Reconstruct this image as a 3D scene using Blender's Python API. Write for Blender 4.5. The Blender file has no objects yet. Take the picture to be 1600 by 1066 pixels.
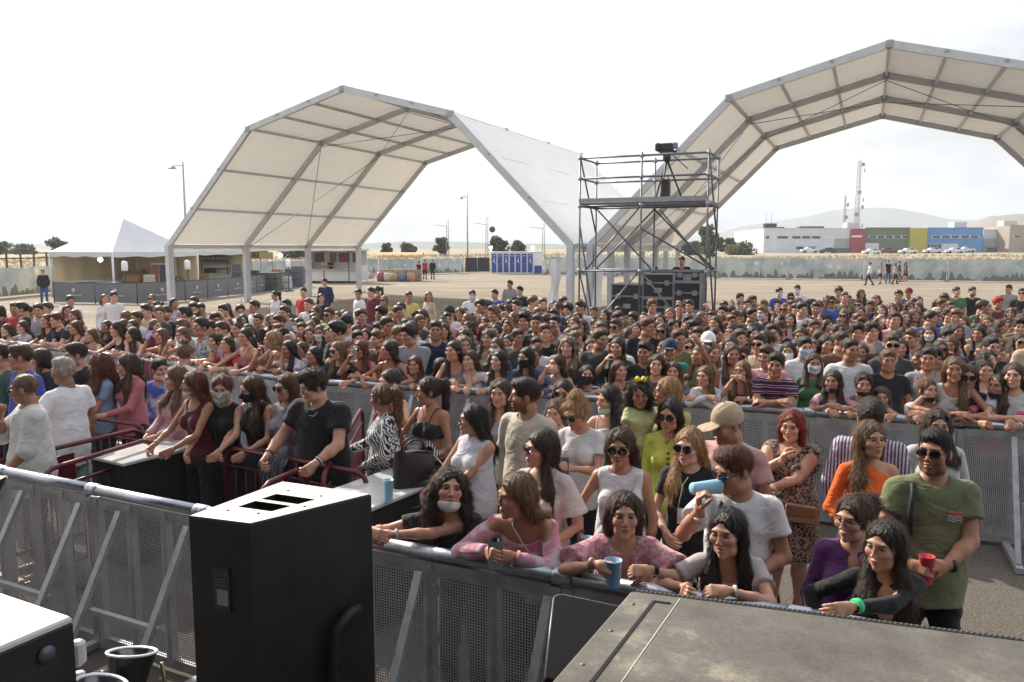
import bpy, math, random
import numpy as np
from mathutils import Vector, Matrix
random.seed(7); RNG = np.random.RandomState(7)
PI = math.pi
S = bpy.context.scene
COL = S.collection
# ---------------------------------------------------------------- camera
TZ = 1
CAM_H, FOC, PITCH = 2.75, 1262.0, math.atan(145/1262)
cam = bpy.data.cameras.new('camera'); camo = bpy.data.objects.new('camera', cam); COL.objects.link(camo)
cam.lens = FOC/1600*36*TZ; cam.sensor_width = 36; cam.clip_start = .05; cam.clip_end = 20000
camo.location = (0, 0, CAM_H); camo.rotation_euler = (PI/2-PITCH, 0, 0)
S.camera = camo
# ---------------------------------------------------------------- light
SUN_AZ, SUN_EL = math.radians(-40), math.radians(33)        # azimuth from the +Y view axis, negative = left
w = bpy.data.worlds.new('World'); S.world = w; w.use_nodes = True
nt = w.node_tree; nt.nodes.clear()
sky = nt.nodes.new('ShaderNodeTexSky'); sky.sky_type = 'NISHITA'; sky.sun_disc = False
sky.sun_elevation = SUN_EL; sky.sun_rotation = SUN_AZ; sky.air_density = 1.2; sky.dust_density = 6; sky.ozone_density = 1
tc = nt.nodes.new('ShaderNodeTexCoord')
mp = nt.nodes.new('ShaderNodeMapping'); mp.inputs['Scale'].default_value = (1.2, 1.2, 4.5)
nz = nt.nodes.new('ShaderNodeTexNoise'); nz.inputs['Scale'].default_value = 2.1; nz.inputs['Detail'].default_value = 7; nz.inputs['Roughness'].default_value = .55
cr = nt.nodes.new('ShaderNodeValToRGB'); cr.color_ramp.elements[0].position = .4; cr.color_ramp.elements[1].position = .62
cr.color_ramp.elements[0].color = (.45, .45, .45, 1); cr.color_ramp.elements[1].color = (.97, .97, .97, 1)
mx = nt.nodes.new('ShaderNodeMix'); mx.data_type = 'RGBA'
mx.inputs['B'].default_value = (8.3, 8.5, 8.9, 1)               # thin bright cloud
bg = nt.nodes.new('ShaderNodeBackground'); bg.inputs['Strength'].default_value = .1
wo = nt.nodes.new('ShaderNodeOutputWorld')
L = nt.links.new
L(tc.outputs['Generated'], mp.inputs['Vector']); L(mp.outputs['Vector'], nz.inputs['Vector']); L(nz.outputs['Fac'], cr.inputs['Fac'])
L(cr.outputs['Color'], mx.inputs['Factor']); L(sky.outputs['Color'], mx.inputs['A']); L(mx.outputs['Result'], bg.inputs['Color']); L(bg.outputs['Background'], wo.inputs['Surface'])
sl = bpy.data.lights.new('sun', 'SUN'); sl.energy = 4.8; sl.angle = math.radians(.6); sl.color = (1, .93, .82)
so = bpy.data.objects.new('sun', sl); COL.objects.link(so)
sd = Vector((math.sin(SUN_AZ)*math.cos(SUN_EL), math.cos(SUN_AZ)*math.cos(SUN_EL), math.sin(SUN_EL)))
so.rotation_euler = sd.to_track_quat('Z', 'Y').to_euler(); so.location = (-20, 30, 40)
S.view_settings.view_transform = 'Standard'; S.view_settings.look = 'None'; S.view_settings.gamma = 1
S.view_settings.exposure = .66
S.cycles.max_bounces = 6; S.cycles.diffuse_bounces = 3; S.cycles.glossy_bounces = 3; S.cycles.transparent_max_bounces = 8; S.cycles.volume_bounces = 0

# ---------------------------------------------------------------- helpers
def at(px, py, z=0.0):
    """ground-plan point that the photo shows at pixel (px, py) if it is z metres high"""
    a = (px-800)/FOC; b = (533-py)/FOC
    dy = math.cos(PITCH)+b*math.sin(PITCH); dz = -math.sin(PITCH)+b*math.cos(PITCH)
    t = (z-CAM_H)/dz
    return np.array([a*t, dy*t])
def atd(px, Y):
    return px_x(px)*Y
def px_x(px): return (px-800)/FOC
def zat(py, Y):
    b = (533-py)/FOC
    return CAM_H + Y*(-math.sin(PITCH)+b*math.cos(PITCH))/(math.cos(PITCH)+b*math.sin(PITCH))
def tag(o, label=None, cat=None, group=None, kind=None):
    if label: o['label'] = label
    if cat: o['category'] = cat
    if group: o['group'] = group
    if kind: o['kind'] = kind
    return o
def empty(name, loc=(0, 0, 0), rz=0.0, label=None, cat=None, group=None):
    o = bpy.data.objects.new(name, None); COL.objects.link(o); o.location = loc; o.rotation_euler = (0, 0, rz)
    return tag(o, label, cat, group)
def link(name, me, mat=None, parent=None, loc=None, rz=None, color=None):
    o = bpy.data.objects.new(name, me); COL.objects.link(o)
    if mat is not None:
        me.materials.clear(); me.materials.append(mat)
    if parent is not None: o.parent = parent
    if loc is not None: o.location = loc
    if rz is not None: o.rotation_euler = (0, 0, rz)
    if color is not None: o.color = (*color, 1)
    return o
def copy_tree(o, parent=None):
    c = o.copy(); COL.objects.link(c)
    if parent: c.parent = parent
    for ch in o.children: copy_tree(ch, c)
    return c
def npmesh(name, V, F, C=None, smooth=True):
    me = bpy.data.meshes.new(name)
    V = np.asarray(V, np.float32); F = np.asarray(F, np.int32)
    me.vertices.add(len(V)); me.vertices.foreach_set('co', V.ravel())
    n = F.shape[1]
    me.loops.add(F.size); me.loops.foreach_set('vertex_index', F.ravel())
    me.polygons.add(len(F)); me.polygons.foreach_set('loop_start', np.arange(0, F.size, n, dtype=np.int32))
    me.polygons.foreach_set('loop_total', np.full(len(F), n, np.int32))
    me.polygons.foreach_set('use_smooth', np.full(len(F), smooth))
    if C is not None:
        a = me.color_attributes.new('Col', 'FLOAT_COLOR', 'POINT'); a.data.foreach_set('color', np.asarray(C, np.float32).ravel())
    me.update(calc_edges=True)
    return me
class MB:
    """collects boxes, tubes and sheets; build() links them as one mesh object"""
    def __init__(s): s.v = []; s.f = []; s.sm = []
    def add(s, vs, fs, smooth=False):
        b = len(s.v); s.v += [tuple(map(float, q)) for q in vs]
        s.f += [tuple(b+i for i in f) for f in fs]; s.sm += [smooth]*len(fs); return s
    def box(s, c, d, rz=0, R=None):
        x, y, z = [q/2 for q in d]
        P = [(sx*x, sy*y, sz*z) for sx in (-1, 1) for sy in (-1, 1) for sz in (-1, 1)]
        if R is None: R = np.array([[math.cos(rz), -math.sin(rz), 0], [math.sin(rz), math.cos(rz), 0], [0, 0, 1]])
        P = [np.array(c)+R@np.array(p) for p in P]
        return s.add(P, [(0, 1, 3, 2), (4, 6, 7, 5), (0, 4, 5, 1), (2, 3, 7, 6), (0, 2, 6, 4), (1, 5, 7, 3)])
    def bbox(s, c, d, b=.01, rz=0):
        """box with bevelled vertical and horizontal edges"""
        x, y, z = [q/2 for q in d]; b = min(b, x*.45, y*.45, z*.45)
        def ring(ix, iz):
            X, Y = x-ix, y-ix; k = b if ix == 0 else b*.6
            return [(X-k, -Y, iz), (X, -Y+k, iz), (X, Y-k, iz), (X-k, Y, iz), (-X+k, Y, iz), (-X, Y-k, iz), (-X, -Y+k, iz), (-X+k, -Y, iz)]
        P = ring(b, -z)+ring(0, -z+b)+ring(0, z-b)+ring(b, z)
        R = np.array([[math.cos(rz), -math.sin(rz), 0], [math.sin(rz), math.cos(rz), 0], [0, 0, 1]])
        P = [np.array(c)+R@np.array(p) for p in P]
        F = [tuple(range(7, -1, -1)), tuple(range(24, 32))]
        for r in range(3):
            for i in range(8): F.append((r*8+i, r*8+(i+1) % 8, (r+1)*8+(i+1) % 8, (r+1)*8+i))
        return s.add(P, F)
    def beam(s, a, b, w, h, up=(0, 0, 1)):
        a = np.array(a, float); b = np.array(b, float); t = b-a; l = np.linalg.norm(t); t /= l
        up = np.array(up, float); x = np.cross(t, up); n = np.linalg.norm(x)
        if n < 1e-4: x = np.array([1., 0, 0])
        else: x /= n
        y = np.cross(x, t)
        return s.box((a+b)/2, (w, l, h), R=np.stack([x, t, y], 1))
    def tube(s, pts, r, n=8, cap=True, smooth=True):
        pts = [np.array(p, float) for p in pts]; m = len(pts)
        rs = r if isinstance(r, (list, tuple)) else [r]*m
        V = []; ref = None
        for i, p in enumerate(pts):
            t = pts[min(i+1, m-1)]-pts[max(i-1, 0)]; t /= max(np.linalg.norm(t), 1e-9)
            if ref is None:
                ref = np.array([0, 0, 1.]) if abs(t[2]) < .9 else np.array([1., 0, 0])
            x = np.cross(t, ref); x /= max(np.linalg.norm(x), 1e-9); y = np.cross(x, t); ref = y
            for k in range(n):
                q = 2*PI*k/n; V.append(p+rs[i]*(math.cos(q)*x+math.sin(q)*y))
        F = [(i*n+k, i*n+(k+1) % n, (i+1)*n+(k+1) % n, (i+1)*n+k) for i in range(m-1) for k in range(n)]
        if cap: F += [tuple(range(n-1, -1, -1)), tuple((m-1)*n+k for k in range(n))]
        return s.add(V, F, smooth)
    def lathe(s, prof, c=(0, 0, 0), n=24, R=None, smooth=True):
        V = []; c = np.array(c, float)
        for r, z in prof:
            for k in range(n):
                q = 2*PI*k/n; p = np.array([r*math.cos(q), r*math.sin(q), z])
                V.append(c+(R@p if R is not None else p))
        m = len(prof)
        F = [(i*n+k, i*n+(k+1) % n, (i+1)*n+(k+1) % n, (i+1)*n+k) for i in range(m-1) for k in range(n)]
        return s.add(V, F, smooth)
    def quad(s, a, b, c, d): return s.add([a, b, c, d], [(0, 1, 2, 3)])
    def grid(s, fn, nu, nv, smooth=True):
        V = [fn(i/nu, j/nv) for i in range(nu+1) for j in range(nv+1)]
        F = [(i*(nv+1)+j, (i+1)*(nv+1)+j, (i+1)*(nv+1)+j+1, i*(nv+1)+j+1) for i in range(nu) for j in range(nv)]
        return s.add(V, F, smooth)
    def build(s, name, mat, parent=None, loc=None, rz=None, color=None):
        me = bpy.data.meshes.new(name); me.from_pydata(s.v, [], s.f); me.polygons.foreach_set('use_smooth', s.sm); me.update()
        return link(name, me, mat, parent, loc, rz, color)
# ---------------------------------------------------------------- materials
def newmat(name):
    m = bpy.data.materials.new(name); m.use_nodes = True; t = m.node_tree; t.nodes.clear()
    o = t.nodes.new('ShaderNodeOutputMaterial'); b = t.nodes.new('ShaderNodeBsdfPrincipled'); t.links.new(b.outputs[0], o.inputs[0])
    return m, t, b, o
def N(t, kind, **kw):
    n = t.nodes.new(kind)
    for k, v in kw.items():
        if k in n.inputs: n.inputs[k].default_value = v
        else: setattr(n, k, v)
    return n
def ramp(t, stops, interp='LINEAR'):
    n = t.nodes.new('ShaderNodeValToRGB'); n.color_ramp.interpolation = interp; e = n.color_ramp.elements
    while len(e) > 1: e.remove(e[-1])
    for i, (p, c) in enumerate(stops):
        el = e[0] if i == 0 else e.new(p)
        el.position = p; el.color = (*c, 1) if len(c) == 3 else c
    return n
def mixc(t, fac, a, b, blend='MIX'):
    n = t.nodes.new('ShaderNodeMix'); n.data_type = 'RGBA'; n.blend_type = blend
    for sock, v in (('Factor', fac), ('A', a), ('B', b)):
        if hasattr(v, 'is_output') or isinstance(v, bpy.types.NodeSocket): t.links.new(v, n.inputs[sock])
        else: n.inputs[sock].default_value = v if sock == 'Factor' else ((*v, 1) if len(v) == 3 else v)
    return n.outputs['Result']
def coords(t, scale=(1, 1, 1), kind='Object'):
    c = t.nodes.new('ShaderNodeTexCoord'); m = t.nodes.new('ShaderNodeMapping'); m.inputs['Scale'].default_value = scale
    t.links.new(c.outputs[kind], m.inputs['Vector']); return m.outputs['Vector']
def noise(t, scale, detail=3, rough=.5, vec=None):
    n = N(t, 'ShaderNodeTexNoise', Scale=scale, Detail=detail, Roughness=rough)
    if vec is not None: t.links.new(vec, n.inputs['Vector'])
    return n.outputs['Fac']
def bump(t, b, h, dist=.01, strength=.5):
    n = N(t, 'ShaderNodeBump', Strength=strength, Distance=dist); t.links.new(h, n.inputs['Height']); t.links.new(n.outputs[0], b.inputs['Normal'])
MATS = {}
def mat(name, col, rough=.6, metal=0, var=.15, scale=6, bmp=0, bscale=60, spec=.5, emit=None):
    if name in MATS: return MATS[name]
    m, t, b, o = newmat(name)
    v = coords(t)
    f = noise(t, scale, 5, .6, v)
    c2 = tuple(max(0, c*(1-var)) for c in col); c1 = tuple(min(1, c*(1+var)) for c in col)
    r = ramp(t, [(.3, c2), (.7, c1)]); t.links.new(f, r.inputs['Fac']); t.links.new(r.outputs[0], b.inputs['Base Color'])
    rr = N(t, 'ShaderNodeMapRange'); rr.inputs['To Min'].default_value = max(.03, rough-.12); rr.inputs['To Max'].default_value = min(1, rough+.12)
    t.links.new(f, rr.inputs['Value']); t.links.new(rr.outputs[0], b.inputs['Roughness'])
    b.inputs['Metallic'].default_value = metal; b.inputs['Specular IOR Level'].default_value = spec
    if bmp: bump(t, b, noise(t, bscale, 3, .6, v), bmp, .6)
    if emit: b.inputs['Emission Color'].default_value = (*emit[0], 1); b.inputs['Emission Strength'].default_value = emit[1]
    MATS[name] = m; return m
def objcol(t):
    return t.nodes.new('ShaderNodeObjectInfo').outputs['Color']
def skin_material():
    m, t, b, o = newmat('skin')
    a = N(t, 'ShaderNodeAttribute'); a.attribute_name = 'Col'
    mul = mixc(t, 1.0, objcol(t), a.outputs['Color'], 'MULTIPLY')
    v = coords(t)
    f = noise(t, 18, 4, .6, v); r = ramp(t, [(.3, (.86, .8, .8)), (.7, (1.08, 1.06, 1.04))]); t.links.new(f, r.inputs['Fac'])
    mul2 = mixc(t, 1.0, mul, r.outputs[0], 'MULTIPLY')
    t.links.new(mixc(t, a.outputs['Alpha'], a.outputs['Color'], mul2), b.inputs['Base Color'])
    b.inputs['Roughness'].default_value = .5; b.inputs['Specular IOR Level'].default_value = .45
    b.inputs['Subsurface Weight'].default_value = .12; b.inputs['Subsurface Radius'].default_value = (.02, .008, .004); b.inputs['Subsurface Scale'].default_value = .5
    bump(t, b, noise(t, 220, 2, .5, v), .002, .25)
    return m
def hair_material():
    m, t, b, o = newmat('hair')
    v = coords(t, (95, 95, 7)); f = noise(t, 1.0, 4, .65, v)
    r = ramp(t, [(.25, (.35, .33, .3)), (.5, (.95, .92, .9)), (.78, (2.6, 2.2, 1.8))]); t.links.new(f, r.inputs['Fac'])
    at_ = N(t, 'ShaderNodeAttribute'); at_.attribute_name = 'Col'
    c = mixc(t, 1.0, mixc(t, 1.0, objcol(t), r.outputs[0], 'MULTIPLY'), at_.outputs['Color'], 'MULTIPLY'); t.links.new(c, b.inputs['Base Color'])
    b.inputs['Roughness'].default_value = .38; b.inputs['Specular IOR Level'].default_value = .6
    bump(t, b, f, .012, 1.0)
    tr = N(t, 'ShaderNodeBsdfTranslucent'); t.links.new(c, tr.inputs['Color'])
    ms = N(t, 'ShaderNodeMixShader'); ms.inputs[0].default_value = .18
    t.links.new(b.outputs[0], ms.inputs[1]); t.links.new(tr.outputs[0], ms.inputs[2]); t.links.new(ms.outputs[0], o.inputs[0])
    return m
def math_(t, op, a, b=None):
    n = t.nodes.new('ShaderNodeMath'); n.operation = op
    for i, v in enumerate((a, b)):
        if v is None: continue
        if isinstance(v, (int, float)): n.inputs[i].default_value = v
        else: t.links.new(v, n.inputs[i])
    return n.outputs[0]
def cloth_material(pat='plain', c2=(.02, .02, .03), c3=None, scale=1.0):
    m, t, b, o = newmat('fabric_'+pat)
    v = coords(t); base = objcol(t); C2 = c2
    if pat == 'plain': col = base
    elif pat in ('stripes_h', 'stripes_v', 'polo'):
        w_ = N(t, 'ShaderNodeTexWave', Scale=(9 if pat == 'stripes_h' else 5 if pat == 'polo' else 14)*scale, Distortion=.6)
        w_.bands_direction = 'Z' if pat != 'stripes_v' else 'X'; w_.inputs['Detail Scale'].default_value = 1.5
        t.links.new(v, w_.inputs['Vector'])
        if pat == 'polo': r = ramp(t, [(0, c2), (.34, (.32, .02, .03)), (.72, (.6, .6, .62)), (.84, c2)], 'CONSTANT')
        else: r = ramp(t, [(0, (0, 0, 0)), (.46, (0, 0, 0)), (.54, (1, 1, 1))])
        t.links.new(w_.outputs['Fac'], r.inputs['Fac'])
        col = r.outputs[0] if pat == 'polo' else mixc(t, r.outputs[0], base, C2)
    elif pat == 'zebra':
        w_ = N(t, 'ShaderNodeTexWave', Scale=16.0, Distortion=11.0, Detail=2.0); w_.inputs['Detail Scale'].default_value = .9; w_.bands_direction = 'DIAGONAL'
        t.links.new(v, w_.inputs['Vector']); r = ramp(t, [(.45, C2), (.55, (.72, .71, .7))]); t.links.new(w_.outputs['Fac'], r.inputs['Fac']); col = r.outputs[0]
    elif pat in ('floral', 'leopard', 'tiedye', 'marble'):
        sc = {'floral': 38, 'leopard': 55, 'tiedye': 4, 'marble': 14}[pat]
        f = noise(t, sc, 3, .6, v); r = ramp(t, [(.44, (0, 0, 0)), (.56, (1, 1, 1))]); t.links.new(f, r.inputs['Fac']); col = mixc(t, r.outputs[0], base, C2)
    elif pat == 'check':
        k = N(t, 'ShaderNodeTexChecker', Scale=22.0*scale); t.links.new(v, k.inputs['Vector']); k.inputs['Color1'].default_value = (.7, .7, .68, 1); k.inputs['Color2'].default_value = (.015, .015, .015, 1); col = k.outputs['Color']
    f = noise(t, 5, 4, .6, v); r = ramp(t, [(.3, (.88, .88, .88)), (.7, (1.06, 1.06, 1.06))]); t.links.new(f, r.inputs['Fac'])
    t.links.new(mixc(t, 1.0, col, r.outputs[0], 'MULTIPLY'), b.inputs['Base Color'])
    b.inputs['Roughness'].default_value = .85; b.inputs['Specular IOR Level'].default_value = .25; b.inputs['Sheen Weight'].default_value = .15
    v2 = coords(t, (5, 5, 8)); n1 = N(t, 'ShaderNodeTexNoise', Scale=1.0, Detail=2, Roughness=.5, Distortion=1.2); t.links.new(v2, n1.inputs['Vector'])
    rg = math_(t, 'ABSOLUTE', math_(t, 'SUBTRACT', n1.outputs['Fac'], .5)); bump(t, b, math_(t, 'ADD', math_(t, 'POWER', rg, .6), math_(t, 'MULTIPLY', noise(t, 1.0, 3, .55, coords(t, (300, 300, 300))), .02)), .05, .3)
    return m
SKIN = skin_material(); HAIR = hair_material(); CLOTH = {}
def cloth(pat, c2=(.02, .02, .03), **k):
    key = (pat, c2, tuple(k.items()))
    if key not in CLOTH: CLOTH[key] = cloth_material(pat, c2, **k)
    return CLOTH[key]
BLACKGLASS = mat('dark_lens', (.008, .008, .01), .08, var=.05)
ALU = mat('brushed_aluminium', (.5, .51, .55), .42, .85, .12, 9, .002, 90)
GALV = mat('galvanised_steel', (.33, .34, .36), .5, .7, .2, 7)
DARKSTEEL = mat('dark_steel', (.06, .06, .065), .5, .5, .2, 8)
BLACKPAINT = mat('textured_black_paint', (.017, .017, .019), .5, 0, .45, 5, .003, 420)
REDPAINT = mat('worn_red_paint', (.1, .008, .014), .38, .1, .3, 9)
WHITEPVC = mat('white_plastic', (.72, .73, .75), .5, 0, .06)
TREEBARK = mat('bark', (.09, .07, .05), .9, 0, .3, 12, .02, 30)
# ---------------------------------------------------------------- figures: one smooth surface from a blended distance field
def RX(a): c, s = math.cos(a), math.sin(a); return np.array([[1, 0, 0], [0, c, -s], [0, s, c]])
def RY(a): c, s = math.cos(a), math.sin(a); return np.array([[c, 0, s], [0, 1, 0], [-s, 0, c]])
def RZ(a): c, s = math.cos(a), math.sin(a); return np.array([[c, -s, 0], [s, c, 0], [0, 0, 1]])
I3 = np.eye(3)
def cone(a, b, ra, rb, k=.03, cap=False, op='+'): return dict(t='c', a=np.array(a, float), b=np.array(b, float), ra=ra, rb=rb, k=k, cap=cap, op=op)
def ell(c, r, R=I3, k=.03, op='+'): return dict(t='e', c=np.array(c, float), r=np.array(r, float), R=R, k=k, op=op)
def pbounds(p):
    if p['t'] == 'c':
        r = max(p['ra'], p['rb']); return np.minimum(p['a'], p['b'])-r, np.maximum(p['a'], p['b'])+r
    e = np.sqrt(((p['R']*p['r'][None, :])**2).sum(1)); return p['c']-e, p['c']+e
def inflate(p, t):
    q = dict(p)
    if p['t'] == 'c': q['ra'] = p['ra']+t; q['rb'] = p['rb']+t
    else: q['r'] = p['r']+t
    return q
def pdist(p, X, Y, Z):
    if p['t'] == 'c':
        a, b = p['a'], p['b']; ba = b-a; l2 = max(ba@ba, 1e-10)
        t0 = ((X-a[0])*ba[0]+(Y-a[1])*ba[1]+(Z-a[2])*ba[2])/l2; t = np.clip(t0, 0, 1)
        d = np.sqrt((X-a[0]-t*ba[0])**2+(Y-a[1]-t*ba[1])**2+(Z-a[2]-t*ba[2])**2)-(p['ra']+(p['rb']-p['ra'])*t)
        if p['cap']: d = np.maximum(d, (t0-1)*math.sqrt(l2))
        return d
    c, r, R = p['c'], p['r'], p['R']; x, y, z = X-c[0], Y-c[1], Z-c[2]
    q = [x*R[0, i]+y*R[1, i]+z*R[2, i] for i in range(3)]
    k0 = np.sqrt(sum((q[i]/r[i])**2 for i in range(3))); k1 = np.sqrt(sum((q[i]/r[i]**2)**2 for i in range(3)))
    return k0*(k0-1)/np.maximum(k1, 1e-6)
def surf(prims, h, post=None, pad=.02):
    """polygonise the blended prims: naive surface nets on a grid of step h"""
    add = [p for p in prims if p['op'] == '+']
    B = [pbounds(p) for p in add]; pad = pad+2*h
    lo = np.min([b[0] for b in B], 0)-pad; hi = np.max([b[1] for b in B], 0)+pad
    n = np.ceil((hi-lo)/h).astype(int)+1
    ax = [(lo[i]+h*np.arange(n[i])).astype(np.float32) for i in range(3)]
    D = np.full(n, 1.0, np.float32)
    for p in prims:
        b0, b1 = pbounds(p); m = p['k']+.02+2*h
        i0 = np.clip(((b0-m-lo)/h).astype(int), 0, n-1); i1 = np.clip(np.ceil((b1+m-lo)/h).astype(int)+1, 1, n)
        if (i1 <= i0).any(): continue
        sl_ = tuple(slice(i0[i], i1[i]) for i in range(3))
        d = pdist(p, ax[0][sl_[0]][:, None, None], ax[1][sl_[1]][None, :, None], ax[2][sl_[2]][None, None, :]).astype(np.float32)
        a = D[sl_]; k = p['k']
        if p['op'] == '+':
            q = np.maximum(k-np.abs(a-d), 0)/k; D[sl_] = np.minimum(a, d)-q*q*k*.25
        else:
            d = -d; q = np.maximum(k-np.abs(a-d), 0)/k; D[sl_] = np.maximum(a, d)+q*q*k*.25
    if post is not None: D = post(D, ax[0][:, None, None], ax[1][None, :, None], ax[2][None, None, :])
    s = D < 0
    c8 = [s[i:n[0]-1+i, j:n[1]-1+j, k:n[2]-1+k] for i in (0, 1) for j in (0, 1) for k in (0, 1)]
    allc = np.logical_and.reduce(c8); anyc = np.logical_or.reduce(c8); mask = anyc & ~allc
    ci = np.argwhere(mask)
    if len(ci) == 0: return np.zeros((0, 3)), np.zeros((0, 4), int)
    idx = np.full(mask.shape, -1, np.int32); idx[mask] = np.arange(len(ci))
    acc = np.zeros((len(ci), 3)); cnt = np.zeros(len(ci))
    cor = [(i, j, k) for i in (0, 1) for j in (0, 1) for k in (0, 1)]
    dv = {c: D[ci[:, 0]+c[0], ci[:, 1]+c[1], ci[:, 2]+c[2]] for c in cor}
    for c in cor:
        for axx in range(3):
            if c[axx] == 0:
                e = list(c); e[axx] = 1; e = tuple(e); d0, d1 = dv[c], dv[e]; ch = (d0 < 0) != (d1 < 0)
                t = np.where(ch, d0/np.where(d0-d1 == 0, 1, d0-d1), 0)
                pt = np.zeros((len(ci), 3)); pt[:] = c; pt[:, axx] = t
                acc[ch] += pt[ch]; cnt[ch] += 1
    V = lo+h*(ci+acc/np.maximum(cnt, 1)[:, None])
    Fs = []
    for axx in range(3):
        o1, o2 = (axx+1) % 3, (axx+2) % 3
        s0 = [slice(None)]*3; s1 = [slice(None)]*3
        s0[axx] = slice(0, n[axx]-1); s1[axx] = slice(1, n[axx])
        for q in (o1, o2): s0[q] = slice(1, n[q]-1); s1[q] = slice(1, n[q]-1)
        A, Bb = s[tuple(s0)], s[tuple(s1)]
        for flip, msk in ((False, A & ~Bb), (True, ~A & Bb)):
            e = np.argwhere(msk)
            if len(e) == 0: continue
            e[:, o1] += 1; e[:, o2] += 1
            def cell(d1_, d2_):
                q = e.copy(); q[:, o1] -= d1_; q[:, o2] -= d2_; return idx[q[:, 0], q[:, 1], q[:, 2]]
            qd = np.stack([cell(1, 1), cell(0, 1), cell(0, 0), cell(1, 0)], 1)
            Fs.append(qd[:, ::-1] if flip else qd)
    F = np.concatenate(Fs); F = F[(F >= 0).all(1)]
    return V, F
def cat(parts):
    V = []; F = []; C = []; b = 0
    for v, f, c in parts:
        if len(v) == 0: continue
        V.append(v); F.append(np.asarray(f)+b); C.append(c); b += len(v)
    return np.concatenate(V), np.concatenate(F), np.concatenate(C)
def tube_arr(pts, rs, n=5):
    m = MB(); m.tube(pts, list(rs), n, cap=False); return np.array(m.v), np.array(m.f)
def sph_arr(c, r, R, nu=10, nv=7):
    V = []; F = []
    for j in range(nv+1):
        th = PI*j/nv
        for i in range(nu):
            ph = 2*PI*i/nu; V.append((math.sin(th)*math.cos(ph), -math.cos(th), math.sin(th)*math.sin(ph)))
    for j in range(nv):
        for i in range(nu): F.append((j*nu+i, j*nu+(i+1) % nu, (j+1)*nu+(i+1) % nu, (j+1)*nu+i))
    V = np.array(V); return c+(V*r)@R.T, np.array(F), V
def wob(X, Y, Z, fr, ph):
    return (np.sin(fr*1.0*X+fr*.6*Z+ph)*np.sin(fr*.9*Y-fr*.5*Z+ph*2.1)+.6*np.sin(fr*1.9*X-fr*.8*Y+ph*.7)*np.sin(fr*1.7*Z+fr*Y+ph*1.3))
class Rig: pass
def make_rig(h=1.66, sex='f', build=1.0, lean=0.0, twist=0.0, side=0.0, head=(0, 0, 0), lh=None, rh=None, lel=(1, .6, -1), rel=(-1, .6, -1),
             curl=(.5, .5), hdir=(None, None), hpalm=(None, None), walk=0.0, crouch=0.0, hscale=None):
    """facing -Y, own left = +X. lh / rh: wrist targets in the figure's frame"""
    g = Rig(); s = h/1.72; g.s = s; g.sex = sex; g.h = h; g.build = build
    hs = (.55+.45*s)*(1.0 if sex == 'f' else 1.04) if hscale is None else hscale; g.hs = hs
    deg = math.radians
    Rp = RX(deg(lean)*.45); Rc = RZ(deg(twist))@RY(deg(side))@RX(deg(lean)); g.Rp, g.Rc = Rp, Rc
    pel = np.array([0, .1*math.sin(deg(lean)), .93*s-crouch]); g.pel = pel
    ab = pel+Rp@np.array([0, 0, .13*s]); ch = ab+Rc@np.array([0, 0, .19*s]); g.ab, g.ch = ab, ch
    sw = (.150 if sex == 'f' else .172)*s*(.7+.3*build)
    shl = {1: ch+Rc@np.array([sw, .01, .122*s]), -1: ch+Rc@np.array([-sw, .01, .122*s])}; g.sh = shl
    nb = ch+Rc@np.array([0, .015, .165*s]); g.nb = nb
    Rh = RZ(deg(head[0]))@RX(deg(head[1]))@RY(deg(head[2])); g.Rh = Rh
    Rn = RX(deg(lean*.6+head[1]*.3))
    atl = nb+Rn@np.array([0, -.014, .074*s]); hc = atl+Rh@(np.array([0, -.018, .09])*hs); g.hc = hc
    g.top = hc+np.array([0, 0, .125*hs])
    b = build; P = []
    f = sex == 'f'
    P.append(ell(pel+Rp@np.array([0, 0, -.02*s]), np.array([.162 if f else .155, .115, .125])*s*b, Rp, .05))
    P.append(ell(ab, np.array([.118 if f else .14, .092, .15])*s*b, Rp, .06))
    P.append(ell(ch, np.array([.132 if f else .158, .1, .165])*s*(.4+.6*b), Rc, .06))
    P.append(ell(ch+Rc@np.array([0, .015, .09*s]), np.array([.138 if f else .16, .078, .07])*s*(.5+.5*b), Rc, .05))
    if f:
        for q in (-1, 1): P.append(ell(ch+Rc@np.array([q*.068*s, -.082*s*(.6+.4*b), -.01*s]), np.array([.06, .056, .062])*s*b**.6, Rc, .03))
    for q in (-1, 1):
        P.append(cone(nb+Rc@np.array([q*.02, 0, .0]), shl[q]+Rc@np.array([-q*.02, 0, .012]), .04*s, .034*s, .05))
        if b > 1.15: P.append(ell(shl[q]+Rc@np.array([0, 0, -.05]), np.array([.06, .06, .09])*s*b, Rc, .05))
    neck = cone(nb-Rc@np.array([0, 0, .03]), atl+Rh@np.array([0, .012, .0]), (.052 if f else .062)*s, (.047 if f else .056)*hs, .04)
    g.torso = list(P); P.append(neck); g.neck = neck
    # legs
    g.legs = []; g.feet = []
    for q in (-1, 1):
        hip = pel+np.array([q*.085*s, 0, -.05*s]); fy = q*walk*.28*s
        ank = np.array([q*(.10 if f else .115)*s, -fy+.02, .085*s]); kn = (hip+ank)/2+np.array([q*.004, -.03-abs(walk)*.06, .0])
        lg = [cone(hip, kn, .084*s*b, .053*s*b**.7, .04), cone(kn, kn+(ank-kn)*.3+np.array([0, .02, 0]), .052*s, .056*s*b**.5, .03), cone(kn+(ank-kn)*.3+np.array([0, .02, 0]), ank, .056*s*b**.5, .034*s, .03)]
        ft = [cone(ank+np.array([0, .02, -.04*s]), ank+np.array([q*.02, -.14*s, -.058*s]), .036*s, .026*s, .02)]
        g.legs.append(lg); g.feet.append(ft); P += lg+ft
    # arms
    g.arms = {}; g.hands = {}
    tg = {1: lh, -1: rh}; hint = {1: lel, -1: rel}
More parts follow.
